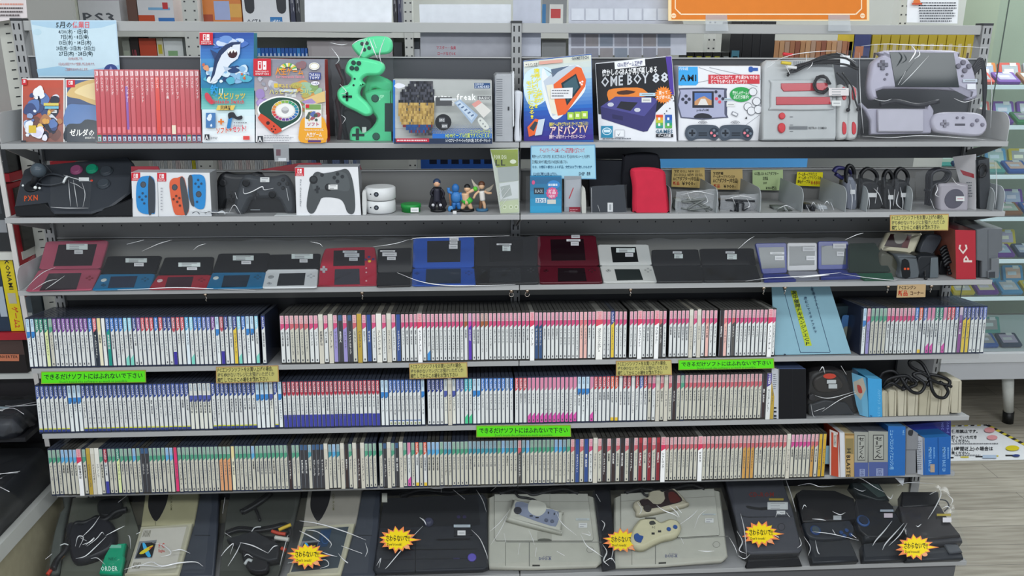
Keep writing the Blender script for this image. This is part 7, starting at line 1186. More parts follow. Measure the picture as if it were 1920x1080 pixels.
# b, d: briefcase style consoles
def suitcase(label, ox, dark, seed, grp, streaks, W=0):
    X = lambda p: [(x+ox, y) for x, y in p]; o = con('briefcase_console', label, 300+ox, 1060, grp=grp)
    slab(o, X([(372, 920), (412, 920), (408, 985), (400, 1080), (330, 1082), (346, 1040), (360, 985)]), -.02, .0, '#3a3f48', 'grey_side', 'dark grey side unit', art=lambda m: m.pr(DF, 364+ox, 1003, 394+ox, 1004.5, '#202328', d=m.lay))
    slab(o, X([(276, 915), (378, 915), (364, 987), (266, 992)]), -.01, .012, '#a09c7c' if not dark else '#98948a', 'rear_lid', 'cream rear half with black oval badge', art=lambda m: (m.pp(DF, cl(X([(288, 915), (316, 912), (318, 930), (312, 955), (296, 982), (284, 968), (280, 948)]), 3), '#17161a'), m.pp(DF, X([(293, 980), (294, 980), (294.5, 990), (293.5, 990)]), '#5c5a48'), m.pt(DF, 'CD-ROM', 321+ox, 930, 326+ox, 962, '#6a684c', 'r')))
    def af(m):
        m.pp(DF, X([(268, 996), (354, 990), (357, 996), (334, 1074), (330, 1080), (240, 1082)]), '#a8a592'); m.pp(DF, X([(272, 998), (352, 993), (332, 1070), (244, 1078)]), '#bdbab0' if not dark else '#3a444c')
        for k in range(6): m.pp(DF, X([(273+k*2.4, 1000), (274+k*2.4, 1000), (271+k*2.4, 1012), (270+k*2.4, 1012)]), '#55523f'); m.pp(DF, X([(254+k*2.4, 1060), (255+k*2.4, 1060), (252+k*2.4, 1072), (251+k*2.4, 1072)]), '#55523f')
        m.pp(DF, X([(264, 1021), (297, 1018), (288, 1052), (255, 1054)]), '#787c80'); m.pp(DF, X([(268, 1024), (295, 1022), (288, 1050), (257, 1052)]), '#15171c')
        m.pp(DF, cl(X([(270, 1024), (275, 1025), (280, 1036), (286, 1048), (280, 1050), (273, 1038)]), 2), '#38a8dc'); m.pp(DF, cl(X([(264, 1044), (270, 1038), (280, 1032), (290, 1028), (284, 1036), (272, 1044)]), 2), '#d8c82c'); m.pp(DF, X([(282, 1033), (291, 1029), (284, 1036)]), '#d86030')
        if not dark: m.pt(DF, 'PC', 300+ox, 1022, 312+ox, 1034, '#c8504c'); m.pt(DF, 'Engine', 300+ox, 1034, 312+ox, 1042, '#c8504c')
        else: m.pp(DF, X([(300, 1000), (320, 998), (312, 1030), (294, 1032)]), '#1f3c5c'); m.pe(DF, 308+ox, 1018, 7, 8, '#2c5484'); m.pe(DF, 308+ox, 1018, 5.5, 6.5, '#1f3c5c')
    slab(o, X([(266, 992), (364, 986), (336, 1082), (236, 1084), (240, 1078)]), -.012, .014, '#b3b098', 'front_unit', 'cream front unit with card slot', art=af)
    film(o, DF, X([(256, 918), (404, 916), (388, 1084), (232, 1084)]), .026, seed=seed, amp=.009, nx=16, ny=14, streaks=[(w,)+tuple(X(p)) for w, *p in streaks]); return o
suitcase('cream two-part game console with grey side in clear bag, left of base deck', 0, False, 72, 'cream briefcase consoles', [(1.8, (292, 1030), (310, 1034), (324, 1044), (325, 1052), (308, 1056)), (1.6, (326, 1046), (345, 1043), (362, 1050)), (2.4, (262, 1076), (290, 1066), (310, 1074), (340, 1068), (372, 1066), (386, 1074)), (1.6, (240, 1080), (270, 1072), (310, 1076)), (1.4, (262, 1014), (270, 1010)), (1.2, (246, 1016), (250, 1020), (252, 1042))])
suitcase('two-part game console with dark slate front in clear bag, bearing a burst sticker', 303, True, 73, 'cream briefcase consoles', [(1.8, (262, 989), (300, 995), (348, 1010), (385, 1025)), (1.6, (272, 1006), (296, 1010), (320, 1030), (318, 1040)), (2.2, (262, 1008), (282, 1018), (300, 1028)), (1.5, (300, 1046), (316, 1052), (332, 1056)), (1.6, (334, 1050), (342, 1060), (352, 1068), (340, 1058)), (1.4, (340, 1036), (378, 1050)), (1.3, (286, 1064), (310, 1062), (316, 1072), (300, 1078)), (1.3, (384, 1030), (388, 1045), (384, 1056)), (1.1, (240, 1068), (262, 1064), (280, 1066))])
burst(575, 1042, 'yellow starburst warning sticker on the dark slate console', .044)
# c: adapter and leads
o = con('bagged_adapter_tray', 'black power adapter with red and yellow plugs in clear bag on base deck', 480, 1050, 'console accessory')
slab(o, [(432, 922), (565, 920), (556, 960), (545, 1000), (520, 1082), (410, 1084), (424, 960)], -.016, -.002, '#3f423d', 'tray', ins=.002); slab(o, [(428, 1020), (480, 1004), (528, 1030), (524, 1058), (505, 1062), (474, 1050), (455, 1040)], -.0, .028, '#202226', 'adapter', 'black adapter block', side='#15161a'); slab(o, cl([(455, 1042), (480, 1040), (505, 1060), (500, 1078), (470, 1076)], 3), 0, .022, '#17171c', 'lower_plug')
m = MB(); [cable(m, [DF.P(*DF.px(x, y+k*3), .006+.003*k) for x, y in ((425, 1000), (450, 992), (480, 994), (510, 990), (535, 985), (545, 1000), (520, 1012), (470, 1006))], .005, '#151619') for k in range(3)]; [cable(m, [DF.P(*DF.px(x+k*4, y), .004) for x, y in ((452, 962), (470, 952), (488, 940), (505, 926))], .008, '#17181a') for k in range(2)]; cable(m, [DF.P(*DF.px(*p), .004) for p in ((478, 952), (484, 966), (488, 978))], .004, '#17181a'); part('black_lead', m, o)
m = MB()
for p, c, r in ((((512, 1004), (524, 1008), (538, 1010)), '#b4402c', .005), (((525, 1002), (536, 997), (548, 992)), '#c8a82c', .005), (((518, 1016), (530, 1018), (544, 1020)), '#c0bfb6', .006), (((472, 1010), (480, 998), (492, 996)), '#c8cccc', .0016), (((462, 1066), (468, 1058), (476, 1060)), '#b8bcbc', .004), (((530, 1036), (538, 1040)), '#b4402c', .005)): cable(m, [DF.P(*DF.px(*q), .022) for q in p], r, c)
part('coloured_plugs', m, o, 'red, yellow and white plugs')
film(o, DF, [(428, 922), (566, 918), (545, 1084), (410, 1084)], .036, seed=74, amp=.011, nx=14, ny=14, streaks=[(1.8, (456, 1034), (480, 1040), (508, 1054)), (1.5, (458, 1034), (450, 1052), (434, 1078)), (1.6, (421, 1060), (430, 1048), (444, 1036), (438, 1056)), (1.4, (508, 1054), (518, 1042), (526, 1040)), (1, (428, 1016), (440, 1024)), (1.2, (464, 1060), (470, 1056), (480, 1062)), (1, (428, 950), (424, 980)), (1.2, (545, 1020), (538, 1045), (530, 1078))])
# e: black console
o = con('black_console', 'large black disc console with lilac round badge in clear bag', 800, 1060); BKC = '#25282e'
def ae(m):
    m.pp(DF, [(718, 1036), (896, 1034), (896, 1035.5), (718, 1037.5)], '#0f1013'); m.pp(DF, [(779, 1004), (780.5, 1004), (780, 1080), (778.5, 1080)], '#101114'); m.pp(DF, [(718, 1054), (880, 1052), (880, 1053), (718, 1055)], '#14161a'); m.pp(DF, [(818, 1016), (882, 1014), (880, 1018), (820, 1019)], '#0e0f12'); m.pp(DF, rect(850, 1051, 862, 1054), '#2c2a48')
    m.pp(DF, [(722, 940), (896, 935), (900, 990), (714, 996)], '#1a1c20')
    for k in range(7): m.pp(DF, [(716, 998+k*5), (778, 998+k*5), (778, 998.7+k*5), (716, 998.7+k*5)], '#1b1d22')
slab(o, [(720, 938), (905, 930), (914, 940), (915, 1068), (905, 1074), (708, 1080), (700, 1072)], -.04, .014, BKC, art=ae, ins=.005)
m = MB(); a, b = DF.px(885, 1051); m.lathe([(.0115, .013), (.0115, .017), (.009, .0185)], DF, a, b, '#5a50a8', n=24); part('lilac_badge', m, o, 'round lilac button badge'); m = MB(); a, b = DF.px(804, 985); m.lathe([(.014, .012), (.014, .018), (.010, .024), (.006, .026)], DF, a, b, '#3c3e50', 'gloss', n=24); a, b = DF.px(860, 975); m.lathe([(.005, .012), (.005, .016)], DF, a, b, '#2a2444', n=12); a, b = DF.px(871, 975); m.lathe([(.005, .012), (.005, .016)], DF, a, b, '#2a2444', n=12); pprism(m, DF, [(852, 992), (884, 990), (886, 1010), (852, 1012)], .012, .018, '#1d1f24', inset=.002); part('gamepad_knobs', m, o)
sticker(o, DF, 851, 991, 882, 996, '#a4b0b8', 1, lift=.0195); sticker(o, DF, 858, 1002, 873, 1011, '#cfcfcf', 1, lift=.0195); m = MB(); pprism(m, DF, rect(717, 932, 727, 948), .014, .02, '#c4c4b8', inset=.001); part('white_tab', m, o)
film(o, DF, [(716, 925), (912, 918), (920, 1072), (706, 1080)], .024, seed=75, amp=.009, nx=18, ny=14, streaks=[(1.6, (794, 998), (775, 1018), (755, 1042), (730, 1072), (724, 1078)), (2.2, (788, 982), (796, 988), (800, 996)), (1.2, (775, 915), (800, 925), (826, 928), (850, 920)), (1.1, (828, 925), (828, 935)), (1.4, (884, 1005), (900, 1022), (912, 1050), (914, 1060)), (1.3, (708, 1072), (716, 1058), (712, 1076)), (.9, (850, 930), (872, 948)), (1, (893, 930), (905, 950), (912, 972))])
m = MB(); [cable(m, [DF.P(*DF.px(x, y), -.005+.004*k) for x, y in ((750, 930), (790, 918), (840, 922), (880, 916))], .008, '#141518') for k in range(2)]; part('rear_lead', m, o)
burst(745, 1012, 'yellow starburst warning sticker on the large black console', .040)
# f, g: white consoles
def duo(label, ox, S, seed, ps, x0=0):
    X = lambda p: [(x+ox, y-S*(x-914)/214) for x, y in p]; o = con('white_console', label, 1000+ox, 1060, grp='light grey disc consoles')
    def ad(m):
        m.pp(DF, X([(948, 1019), (1128, 1019), (1128, 1020), (948, 1020)]), '#6c6d68'); m.pp(DF, X([(947.5, 1020), (948.5, 1020), (948.5, 1064), (947.5, 1064)]), '#77786f'); m.pp(DF, X([(991.5, 1020), (992.8, 1020), (992.8, 1065), (991.5, 1065)]), '#6c6d68')
        q = X([(1106, 1034)])[0]; m.pe(DF, *q, 7, 6, '#77786f'); m.pe(DF, *q, 6, 5.1, '#a6a69c'); q = X([(1010, 1042)])[0]; m.pt(DF, 'PC Engine', q[0]+8, q[1]+3, q[0]+24, q[1]+6, '#5a5e78'); m.pt(DF, 'DUO-R', q[0], q[1]+5, q[0]+24, q[1]+12, '#3c4470'); m.pp(DF, X([(998, 1062), (1012, 1062), (1012, 1065), (998, 1065)]), '#3c3d3a')
    slab(o, X([(915, 936), (928, 930), (1102, 930), (1114, 935), (1126, 1040), (1128, 1056), (1118, 1065), (1000, 1069), (918, 1067), (915, 1050)]), -.035, .008, '#a9a99e', art=ad, ins=.005)
    def al(m):
        m.pp(DF, X([(927, 945), (1103, 945), (1104, 946), (927, 946)]), '#8f8f85'); m.pp(DF, X([(1030, 930), (1031, 930), (1031, 1018), (1030, 1018)]), '#9a9a90')
        m.pp(DF, X([(1007, 1002), (1034, 1002), (1034, 1019), (1007, 1019)]), '#9c9c92'); m.pp(DF, cl(X([(1008, 1019), (1012, 1015), (1028, 1015), (1034, 1019)]), 2), '#55564f')
    slab(o, X([(927, 931), (1101, 930), (1112, 1014), (1110, 1018), (930, 1018), (927, 1012)]), .006, .013, '#aeaea4', 'disc_lid', art=al, ins=.0015, side='#5c5d56')
    m = MB(); [cable(m, [DF.P(*DF.px(*p), .004+.006*k) for p in X([(936, 930), (960, 922), (985, 926), (1000, 932), (1030, 924), (1060, 920), (1084, 930)])], .0075, '#17181a') for k in range(2)]
    cable(m, [DF.P(*DF.px(*p), .018) for p in X([(965, 928), (972, 938), (990, 941), (1004, 946), (1008, 956)])], .0035, '#1a1b1e'); part('lead', m, o, 'black lead bundled at the back')
    for f in ps: f(o, X)
    q = X([(1084, 986), (1100, 995)]); sticker(o, DF, q[0][0], q[0][1], q[1][0], q[1][1], '#c8cac8', 2, lift=.0145); q = X([(1079, 977), (1104, 981)]); sticker(o, DF, q[0][0], q[0][1], q[1][0], q[1][1], '#aab4b4', 1, lift=.0145)
    return o
def padA(o, X):
    P = [(962, 951), (966, 948), (1048, 968), (1053, 974), (1050, 1004), (1044, 1008), (956, 986), (953, 980)]
    slab(o, cl(P, 3), .012, .032, '#b5b5aa', 'gamepad', 'pale gamepad with grey face', art=lambda m: (m.pp(DF, cl([(968, 953), (990, 957), (1000, 976), (1014, 974), (1020, 966), (1046, 972), (1043, 996), (1030, 998), (970, 976), (965, 964)], 2), '#7c8498'), m.pp(DF, cl([(995, 950), (1020, 956), (1022, 970), (1010, 980), (996, 976), (989, 966)], 3), '#bdbdb2')))
    m = MB(); a, b = DF.px(970, 970); m.lathe([(.0105, .032), (.0105, .036), (.009, .037)], DF, a, b, '#2c2d34', n=20)
    for x, y in ((1023, 988), (1034, 990)): a, b = DF.px(x, y); m.button(DF, a, b, .005, .031, .036, '#565c6c')
    for x, y in ((995, 980), (1006, 983)): m.pp(DF, rect(x-3, y-1, x+3, y+1), '#202228', d=.0335)
    for x, y in ((1027, 974), (1038, 976)): m.pp(DF, rect(x-1, y-2, x+1, y+2), '#202228', d=.0335)
    part('buttons', m, o)
o = duo('light grey disc console with one grey-faced pad, centre of base deck', 0, 0, 76, [padA])
film(o, DF, [(925, 916), (1108, 912), (1132, 1068), (914, 1072)], .042, seed=76, amp=.009, nx=18, ny=14, streaks=[(1, (955, 975), (935, 1000), (918, 1015)), (.9, (952, 980), (940, 1008), (920, 1040)), (1.2, (1040, 978), (1052, 1000), (1078, 1022)), (1, (990, 1012), (996, 1026), (1001, 1040)), (1.4, (1004, 1045), (1002, 1062)), (1.6, (1086, 1020), (1096, 1040), (1112, 1052), (1126, 1062)), (1.1, (1042, 1052), (1056, 1060)), (1, (974, 1036), (970, 1058)), (1.2, (1088, 1018), (1104, 1022), (1100, 1014)), (1, (920, 940), (940, 924), (960, 916)), (.9, (944, 1018), (948, 1035))])
def padB(o, X):
    slab(o, cl([(1186, 952), (1212, 942), (1214, 934), (1222, 930), (1234, 929), (1240, 932), (1258, 926), (1266, 930), (1284, 950), (1282, 958), (1200, 976), (1190, 966)], 3), .012, .030, '#b3ad98', 'gamepad', 'cream gamepad with dark maroon face', art=lambda m: (m.pp(DF, cl([(1196, 951), (1212, 947), (1222, 956), (1236, 956), (1244, 946), (1242, 934), (1258, 929), (1270, 940), (1276, 950), (1262, 956), (1212, 966)], 2), '#2a1c1e'), m.pp(DF, cl([(1250, 936), (1260, 934), (1272, 946), (1270, 952), (1254, 954)], 2), '#5a2420')))
    m = MB(); a, b = DF.px(1211, 965); m.lathe([(.011, .030), (.011, .033), (.0095, .034)], DF, a, b, '#2c2624', n=20); part('cross_key', m, o)
    slab(o, cl([(1192, 990), (1200, 984), (1222, 982), (1236, 990), (1252, 984), (1268, 988), (1274, 1002), (1264, 1016), (1240, 1022), (1222, 1030), (1204, 1039), (1186, 1036), (1178, 1024), (1182, 1006)], 4), .012, .036, '#c0bb9c', 'gamepad', 'rounded cream gamepad with blue keys', ins=.008, art=lambda m: (m.pp(DF, rect(1218, 1012, 1224, 1016), '#2c2c2c'), m.pp(DF, rect(1230, 1008, 1236, 1012), '#2c2c2c'), m.pp(DF, cl([(1214, 992), (1222, 990), (1226, 996), (1216, 998)], 2), '#3a3a38'), m.pt(DF, 'PC', 1219, 1000, 1225, 1005, '#3a3a38'), m.pp(DF, rect(1206, 984, 1226, 987), '#44443e')))
    m = MB(); pprism(m, DF, cl([(1186, 1017), (1192, 1014), (1196, 1018), (1203, 1020), (1200, 1027), (1198, 1031), (1190, 1029), (1186, 1024)], 2), .035, .04, '#234a8c', inset=.001)
    for x, y in ((1250, 1006), (1262, 1002)): a, b = DF.px(x, y); m.button(DF, a, b, .0058, .034, .040, '#234a8c')
    part('buttons', m, o, 'dark blue keys')
o = duo('light grey disc console with two cream pads, right of centre on base deck', 236, 11, 77, [padB])
film(o, DF, [(1150, 914), (1345, 908), (1378, 1060), (1146, 1068)], .046, seed=77, amp=.010, nx=18, ny=14, streaks=[(1.5, (1190, 962), (1198, 975), (1194, 985)), (2, (1250, 970), (1262, 980), (1268, 990)), (1.8, (1226, 968), (1240, 978), (1256, 984), (1266, 990)), (2.2, (1262, 970), (1272, 982)), (1.3, (1268, 1004), (1290, 988), (1302, 976)), (1.1, (1296, 1010), (1304, 988), (1318, 976)), (1.4, (1302, 1052), (1318, 1054), (1332, 1053)), (1.2, (1360, 1028), (1370, 1046), (1374, 1058)), (1.1, (1270, 1028), (1276, 1040)), (1.2, (1120, 912), (1180, 905), (1260, 903), (1306, 920))])
burst(1166, 1014, 'pale glaring starburst sticker between the two light grey consoles', .03, .95)
m = MB(); pprism(m, DF, [(1112, 922), (1144, 918), (1156, 1066), (1130, 1072)], -.03, .006, '#15171f', inset=.004)
o = con('dark_wrapped_box', 'narrow dark box in glossy clear wrap between the light grey consoles', 1140, 1050, 'box'); part('box_body', m, o); film(o, DF, [(1108, 920), (1148, 916), (1160, 1074), (1124, 1076)], .014, seed=78, amp=.014, nx=8, ny=14, streaks=[(1.6, (1126, 985), (1132, 992), (1128, 1004)), (2, (1128, 1030), (1136, 1044), (1130, 1060), (1140, 1070)), (1.5, (1142, 1020), (1148, 1036), (1144, 1060)), (1.5, (1130, 1064), (1144, 1056), (1152, 1066)), (1.4, (1116, 936), (1124, 950))])
# h: dark grey disc unit
o = con('dark_disc_unit', 'dark grey disc unit with red lettering and burst sticker in clear bag', 1430, 1040)
def ah(m):
    m.pt(DF, 'CD-ROM', 1400, 930, 1448, 942, '#7c2c28'); m.pp(DF, cl([(1397, 957), (1420, 961), (1448, 958), (1448, 963), (1424, 966), (1398, 962)], 2), '#1d1e20'); m.pe(DF, 1461, 997, 7, 7, '#1d1f22'); m.pe(DF, 1461, 997, 6, 6, '#46474e'); m.pp(DF, [(1384, 975), (1400, 978), (1480, 977), (1482, 978), (1400, 980), (1384, 977)], '#2a2b2f')
slab(o, [(1352, 900), (1460, 898), (1482, 960), (1500, 1038), (1494, 1044), (1404, 1047), (1392, 1040), (1368, 950)], -.02, .024, '#42444b', art=ah, side='#26272b', ins=.005)
slab(o, [(1404, 1045), (1498, 1042), (1505, 1060), (1400, 1064)], -.03, -.004, '#1f2023', 'stand_front', ins=.002)
sticker(o, DF, 1438, 944, 1465, 948, '#a89440', 0, lift=.0255, label='narrow gold sticker'); sticker(o, DF, 1435, 951, 1473, 965, '#b8bcbc', 3, lift=.0255); sticker(o, DF, 1452, 967, 1468, 974, '#c4c6c6', 1, lift=.0255)
film(o, DF, [(1368, 905), (1468, 900), (1516, 1058), (1382, 1066)], .032, seed=79, amp=.009, nx=14, ny=14, streaks=[(1.6, (1383, 978), (1390, 1010), (1394, 1060)), (1.8, (1376, 1010), (1386, 1030), (1380, 1046), (1392, 1052)), (1.2, (1448, 984), (1452, 975), (1460, 980)), (1.8, (1446, 1018), (1454, 1022)), (1.4, (1492, 1022), (1495, 1035), (1488, 1042)), (1.5, (1468, 976), (1474, 984)), (1.3, (1462, 900), (1476, 940), (1486, 975)), (1.2, (1500, 1020), (1512, 1040), (1508, 1056)), (1.2, (1378, 1056), (1390, 1062), (1400, 1054))])
burst(1426, 1001, 'yellow starburst warning sticker on the dark grey disc unit', .036)
# i, j, k: bagged black bundles
def bundle(nm, label, blocks, fq, seed, st, cat='console accessory'):
    o = con(nm, label, *fq[3], cat, 'black bagged bundles at the right of the base deck')
    for q, d0, d1, c, pn in blocks: slab(o, q, d0, d1, c, pn, ins=.004)
    film(o, DF, fq, max(b[2] for b in blocks)+.006, seed=seed, amp=.012, nx=16, ny=14, streaks=st); return o
o = bundle('bagged_gamepads', 'black bundle with blue ringed gamepad parts in clear bag', [([(1488, 936), (1500, 928), (1560, 930), (1596, 945), (1600, 985), (1500, 990)], -.0, .03, '#101115', 'cable_mass'), (cl([(1502, 965), (1560, 958), (1590, 985), (1594, 1012), (1540, 1020), (1508, 1010)], 3), .0, .024, '#23272e', 'gamepad'), ([(1512, 1008), (1590, 1014), (1602, 1040), (1608, 1056), (1522, 1060)], -.02, .012, '#26292e', 'lower_unit')], [(1482, 928), (1596, 930), (1612, 1056), (1520, 1058)], 81, [(1.6, (1514, 990), (1530, 991), (1540, 993)), (1.5, (1496, 972), (1500, 964), (1504, 968)), (1.6, (1520, 1030), (1524, 1050), (1528, 1056)), (1.5, (1552, 1010), (1558, 1020)), (1.5, (1586, 1018), (1596, 1026)), (1.3, (1488, 928), (1510, 924), (1530, 930), (1556, 928)), (1.2, (1515, 1014), (1550, 1018), (1600, 1030)), (1.3, (1552, 976), (1566, 982), (1576, 978))])
m = MB()
for x, y, r in ((1524, 1004, .014),): a, b = DF.px(x, y); m.lathe([(r, .022), (r, .028), (r*.8, .029)], DF, a, b, '#1f3c70', n=22); m.lathe([(r*.72, .0285), (r*.72, .031)], DF, a, b, '#3a464c', n=20)
for x, y in ((1572, 1008), (1582, 1004), (1578, 1014), (1590, 1012)): a, b = DF.px(x, y); m.button(DF, a, b, .0055, .022, .028, '#1f4074')
part('blue_rings', m, o, 'blue ringed dial and keys'); sticker(o, DF, 1556, 979, 1571, 987, '#a4a8aa', 0, lift=.033)
o = bundle('bagged_handheld_unit', 'black bagged console unit with leaning dark screen and round blue dial', [([(1588, 918), (1596, 914), (1642, 916), (1662, 948), (1640, 950), (1604, 938)], .0, .03, '#1c2426', 'leaning_screen'), (cl([(1600, 945), (1660, 950), (1672, 970), (1684, 990), (1690, 1010), (1622, 1018), (1598, 985)], 2), .0, .028, '#14161b', 'main_body'), ([(1610, 992), (1690, 988), (1694, 1010), (1618, 1020)], -.01, .026, '#23272c', 'front_lip'), ([(1616, 1022), (1690, 1014), (1712, 1052), (1618, 1056)], -.025, .010, '#2a2d32', 'lower_unit')], [(1590, 912), (1664, 922), (1716, 1052), (1614, 1058)], 82, [(2, (1662, 994), (1648, 1012), (1632, 1030), (1626, 1040)), (2, (1684, 998), (1666, 1018), (1650, 1036), (1644, 1048)), (1.6, (1690, 998), (1676, 1020), (1656, 1040)), (1.4, (1590, 916), (1604, 914), (1630, 930), (1648, 940)), (1.5, (1652, 946), (1660, 952), (1664, 944)), (1.2, (1592, 932), (1606, 938), (1614, 936)), (1.1, (1688, 1044), (1686, 1050))])
m = MB(); a, b = DF.px(1612, 988); m.lathe([(.017, .026), (.017, .032), (.013, .033)], DF, a, b, '#2a4c80', n=22); m.lathe([(.0125, .0325), (.012, .036)], DF, a, b, '#1c2434', n=20); part('blue_dial', m, o, 'round blue dial'); sticker(o, DF, 1643, 968, 1668, 972, '#8c98a4', 1, lift=.0335); sticker(o, DF, 1650, 975, 1666, 983, '#c0b4bc', 0, lift=.0335)
slab(o, [(1608, 918), (1640, 920), (1654, 942), (1640, 944)], .029, .032, '#3c4a48', 'glass_face', ins=.0005, mt='screen')
o = bundle('bagged_dark_console', 'dark wedge console in clear bag with burst sticker, rightmost on base deck', [([(1683, 936), (1750, 936), (1752, 962), (1684, 966)], .0, .04, '#101116', 'upper_block'), ([(1676, 962), (1752, 958), (1772, 990), (1792, 1018), (1700, 1026), (1686, 995)], .0, .036, '#2a282b', 'main_body'), ([(1690, 1016), (1790, 1008), (1798, 1026), (1700, 1032)], -.005, .028, '#35363b', 'front_lip'), ([(1690, 1034), (1780, 1028), (1802, 1042), (1804, 1052), (1700, 1056)], -.025, .012, '#303338', 'lower_unit'), ([(1764, 1026), (1790, 1026), (1800, 1042), (1776, 1044)], .01, .02, '#4a4d52', 'raised_key')], [(1668, 930), (1764, 930), (1806, 1050), (1694, 1058)], 83, [(1.6, (1748, 935), (1750, 950), (1738, 975), (1726, 994)), (1.4, (1730, 948), (1742, 942)), (1.6, (1704, 1006), (1708, 1008), (1714, 1003)), (1.3, (1670, 932), (1690, 926), (1740, 928)), (1.2, (1752, 975), (1762, 970), (1770, 978)), (1.2, (1762, 948), (1772, 958), (1768, 968))])
sticker(o, DF, 1746, 979, 1772, 983, '#a8963c', 0, lift=.042, label='narrow gold sticker'); sticker(o, DF, 1757, 986, 1773, 995, '#d4d0d4', 0, lift=.042); m = MB(); cable(m, [DF.P(*DF.px(*p), .02) for p in ((1752, 944), (1768, 946), (1774, 956), (1766, 966))], .002, '#3a3c40'); part('cable_loop', m, o)
burst(1716, 1026, 'yellow starburst warning sticker on the rightmost bagged console', .05)
CLAMP[0] = None
# ================================================================ around the rack
# orange board and papers along the top
f = Fr((0, -.008, 1.6)); Y0 = -.008
def sheet2(nm, lb, quad, col, art=None, Y=-.008, mt='paper', th=.001, cat='sign'):
    g = Fr((0, Y, 1.6)); m = MB(); m.mats = [mt]; m.prism(fp(g, quad), g, -th, 0, col, mt)
    if art: art(m, g)
    return solo(nm, m, lb, cat, g.P(*g.px(*quad[3])))
def ao(m, g):
    m.pr(g, 1259, -60, 1625, 36.5, '#dc7c26'); 
    W_ = '#f6dcb8'
    for q in (rect(1265, -60, 1267, 16), [(1265, 16), (1267, 16), (1277, 25), (1275, 27)], rect(1276, 25.5, 1604, 28), [(1604, 25.5), (1614, 16), (1616, 17), (1605, 28)], rect(1614, -60, 1616, 17)): m.pp(g, q, W_)
    for x in (1263, 1617): m.pe(g, x, 29.5, 4.6, 4.8, W_); m.pr(g, x-3.4, 29, x+3.4, 30.2, '#dc7c26')
sheet2('orange_board', 'large orange board with cream border line standing on the top rail', rect(1253, -60, 1630, 39), '#f2d8a8', ao, th=.004)
for i, (x, l) in enumerate(((1323, 'left'), (1553, 'right'))): m = MB(); m.mats = ['paper']; g = Fr((0, -.0095, 1.6)); m.prism(fp(g, [(x, 28), (x+40, 28), (x+43, 58), (x, 58)]), g, -.0002, 0, '#a9a493', 'haze'); solo('packing_tape', m, 'translucent brown tape strip holding the orange board, '+l+' one', 'tape', g.P(*g.px(x, 58)))
def al(m, g): lines(m, g, 1722, 3, 1792, 42, 8, '#3c4048', .4); m.pe(g, 1716, 4, 7, 6, '#d87840', n=10); m.pr(g, 1707, 6, 1726, 9, '#c85030')
sheet2('printed_notice', 'white printed notice with small black text behind the right rail', [(1703, -50), (1800, -50), (1795, 44), (1700, 42)], '#e8eaec', al, Y=.0305)
sheet2('hanging_paper', 'blank white paper behind the rail above the green controllers', [(570, -50), (736, -50), (734, 62), (572, 60)], '#e2e5ea', None, Y=.0305, mt='matte', th=.0006, cat='paper'); 
def ap(m, g): m.pr(g, 788, 62, 958, 117, '#9a9ba2'); m.pt(g, 'マスター・会員', 818, 86, 855, 93, '#a04858'); m.pt(g, 'ロードなどOK', 820, 97, 855, 104, '#a04858')
sheet2('hanging_paper', 'grey translucent paper with faint red print hanging behind the rail', [(786, 8), (958, 8), (958, 118), (790, 118)], '#d2d6dc', ap, Y=.0305, mt='matte', th=.0006, cat='paper')
def ag2(m, g):
    for j in range(2):
        for i in range(7): m.pr(g, 1071+i*27, 64+j*26, 1095+i*27, 87+j*26, ['#83848e', '#8c8c94', '#7c8490', '#8a8688'][(i*3+j) % 4])
    for i in range(7): m.pr(g, 1071+i*27, 16, 1095+i*27, 38, '#ccd0d8')
sheet2('hanging_sheet', 'pale sheet with grid of faded thumbnails behind the rail', [(1066, -40), (1252, -40), (1287, 60), (1287, 103), (1066, 104)], '#b9bcc6', ag2, Y=.0305, mt='matte', th=.0006, cat='paper')
sheet2('hanging_folder', 'pale translucent folder hanging beside the centre post', [(962, -40), (1014, -40), (1014, 106), (962, 106)], '#b8bcc8', None, Y=.0318, mt='matte', th=.0006, cat='paper')
# far shelving unit behind
YB = .75
fu = thing('far_shelving', 'off-white slotted shelving unit standing behind the display rack', 'shelving unit', (0, YB, 0))
m = MB(); m.mats = ['metal']; m.box(-1.6, 1.75, YB+.30, YB+.32, 0, 2.2, '#c4c6c0'); part('back_panel', m, fu)
for px in (98, 360, 766, 1335, 1690):
    x = WY(px, 40, YB).x; m = MB(); m.mats = ['metal']; w = .05 if px < 400 else .028; m.box(x-w/2, x+w/2, YB-.01, YB+.04, 0, 2.2, '#cbcdc8'); g = Fr((x, YB-.01, 0)); z = 1.0
    while z < 1.9:
        for a in (-w*.3, w*.3): m.poly(g, [(a-.003, z), (a+.003, z), (a+.003, z+.005), (a-.003, z+.005)], '#4c4e50', d=.0005)
        z += .028
    part('post', m, fu)
for z in (1.585, 1.36, 1.02, .7):
    m = MB(); m.mats = ['metal']; m.box(-1.6, .62 if z > 1.3 else 1.5, YB-.0, YB+.3, z-.02, z, '#d0d2cc'); part('shelf', m, fu)
def bk(x0, x1, z0, hgt, col, lb, art=None, dep=.1, nm='game_box', Y=YB+.045, cat='game box', grp=None, rz=0):
    a = WY(x0, 60, Y).x; b = WY(x1, 60, Y).x; m = MB(); m.mats = ['box']; m.box(a+.0004, b-.0004, Y, Y+dep, z0+.0005, z0+hgt, col); g = Fr((a, Y, z0))
    if art: art(m, g, b-a, hgt)
    return solo(nm, m, lb, cat, (a, Y, z0), grp)
def A_(*ops):
    def f(m, g, w, hh):
        for o in ops:
            if o[0] == 'r': m.fr_rect(g, o[1]*w, o[2]*hh, o[3]*w, o[4]*hh, o[5])
            else: m.tx(g, o[5], o[1]*w, o[2]*hh, o[3]*w, o[4]*hh, o[6])
    return f
Z1 = 1.5855; Z2 = 1.3605
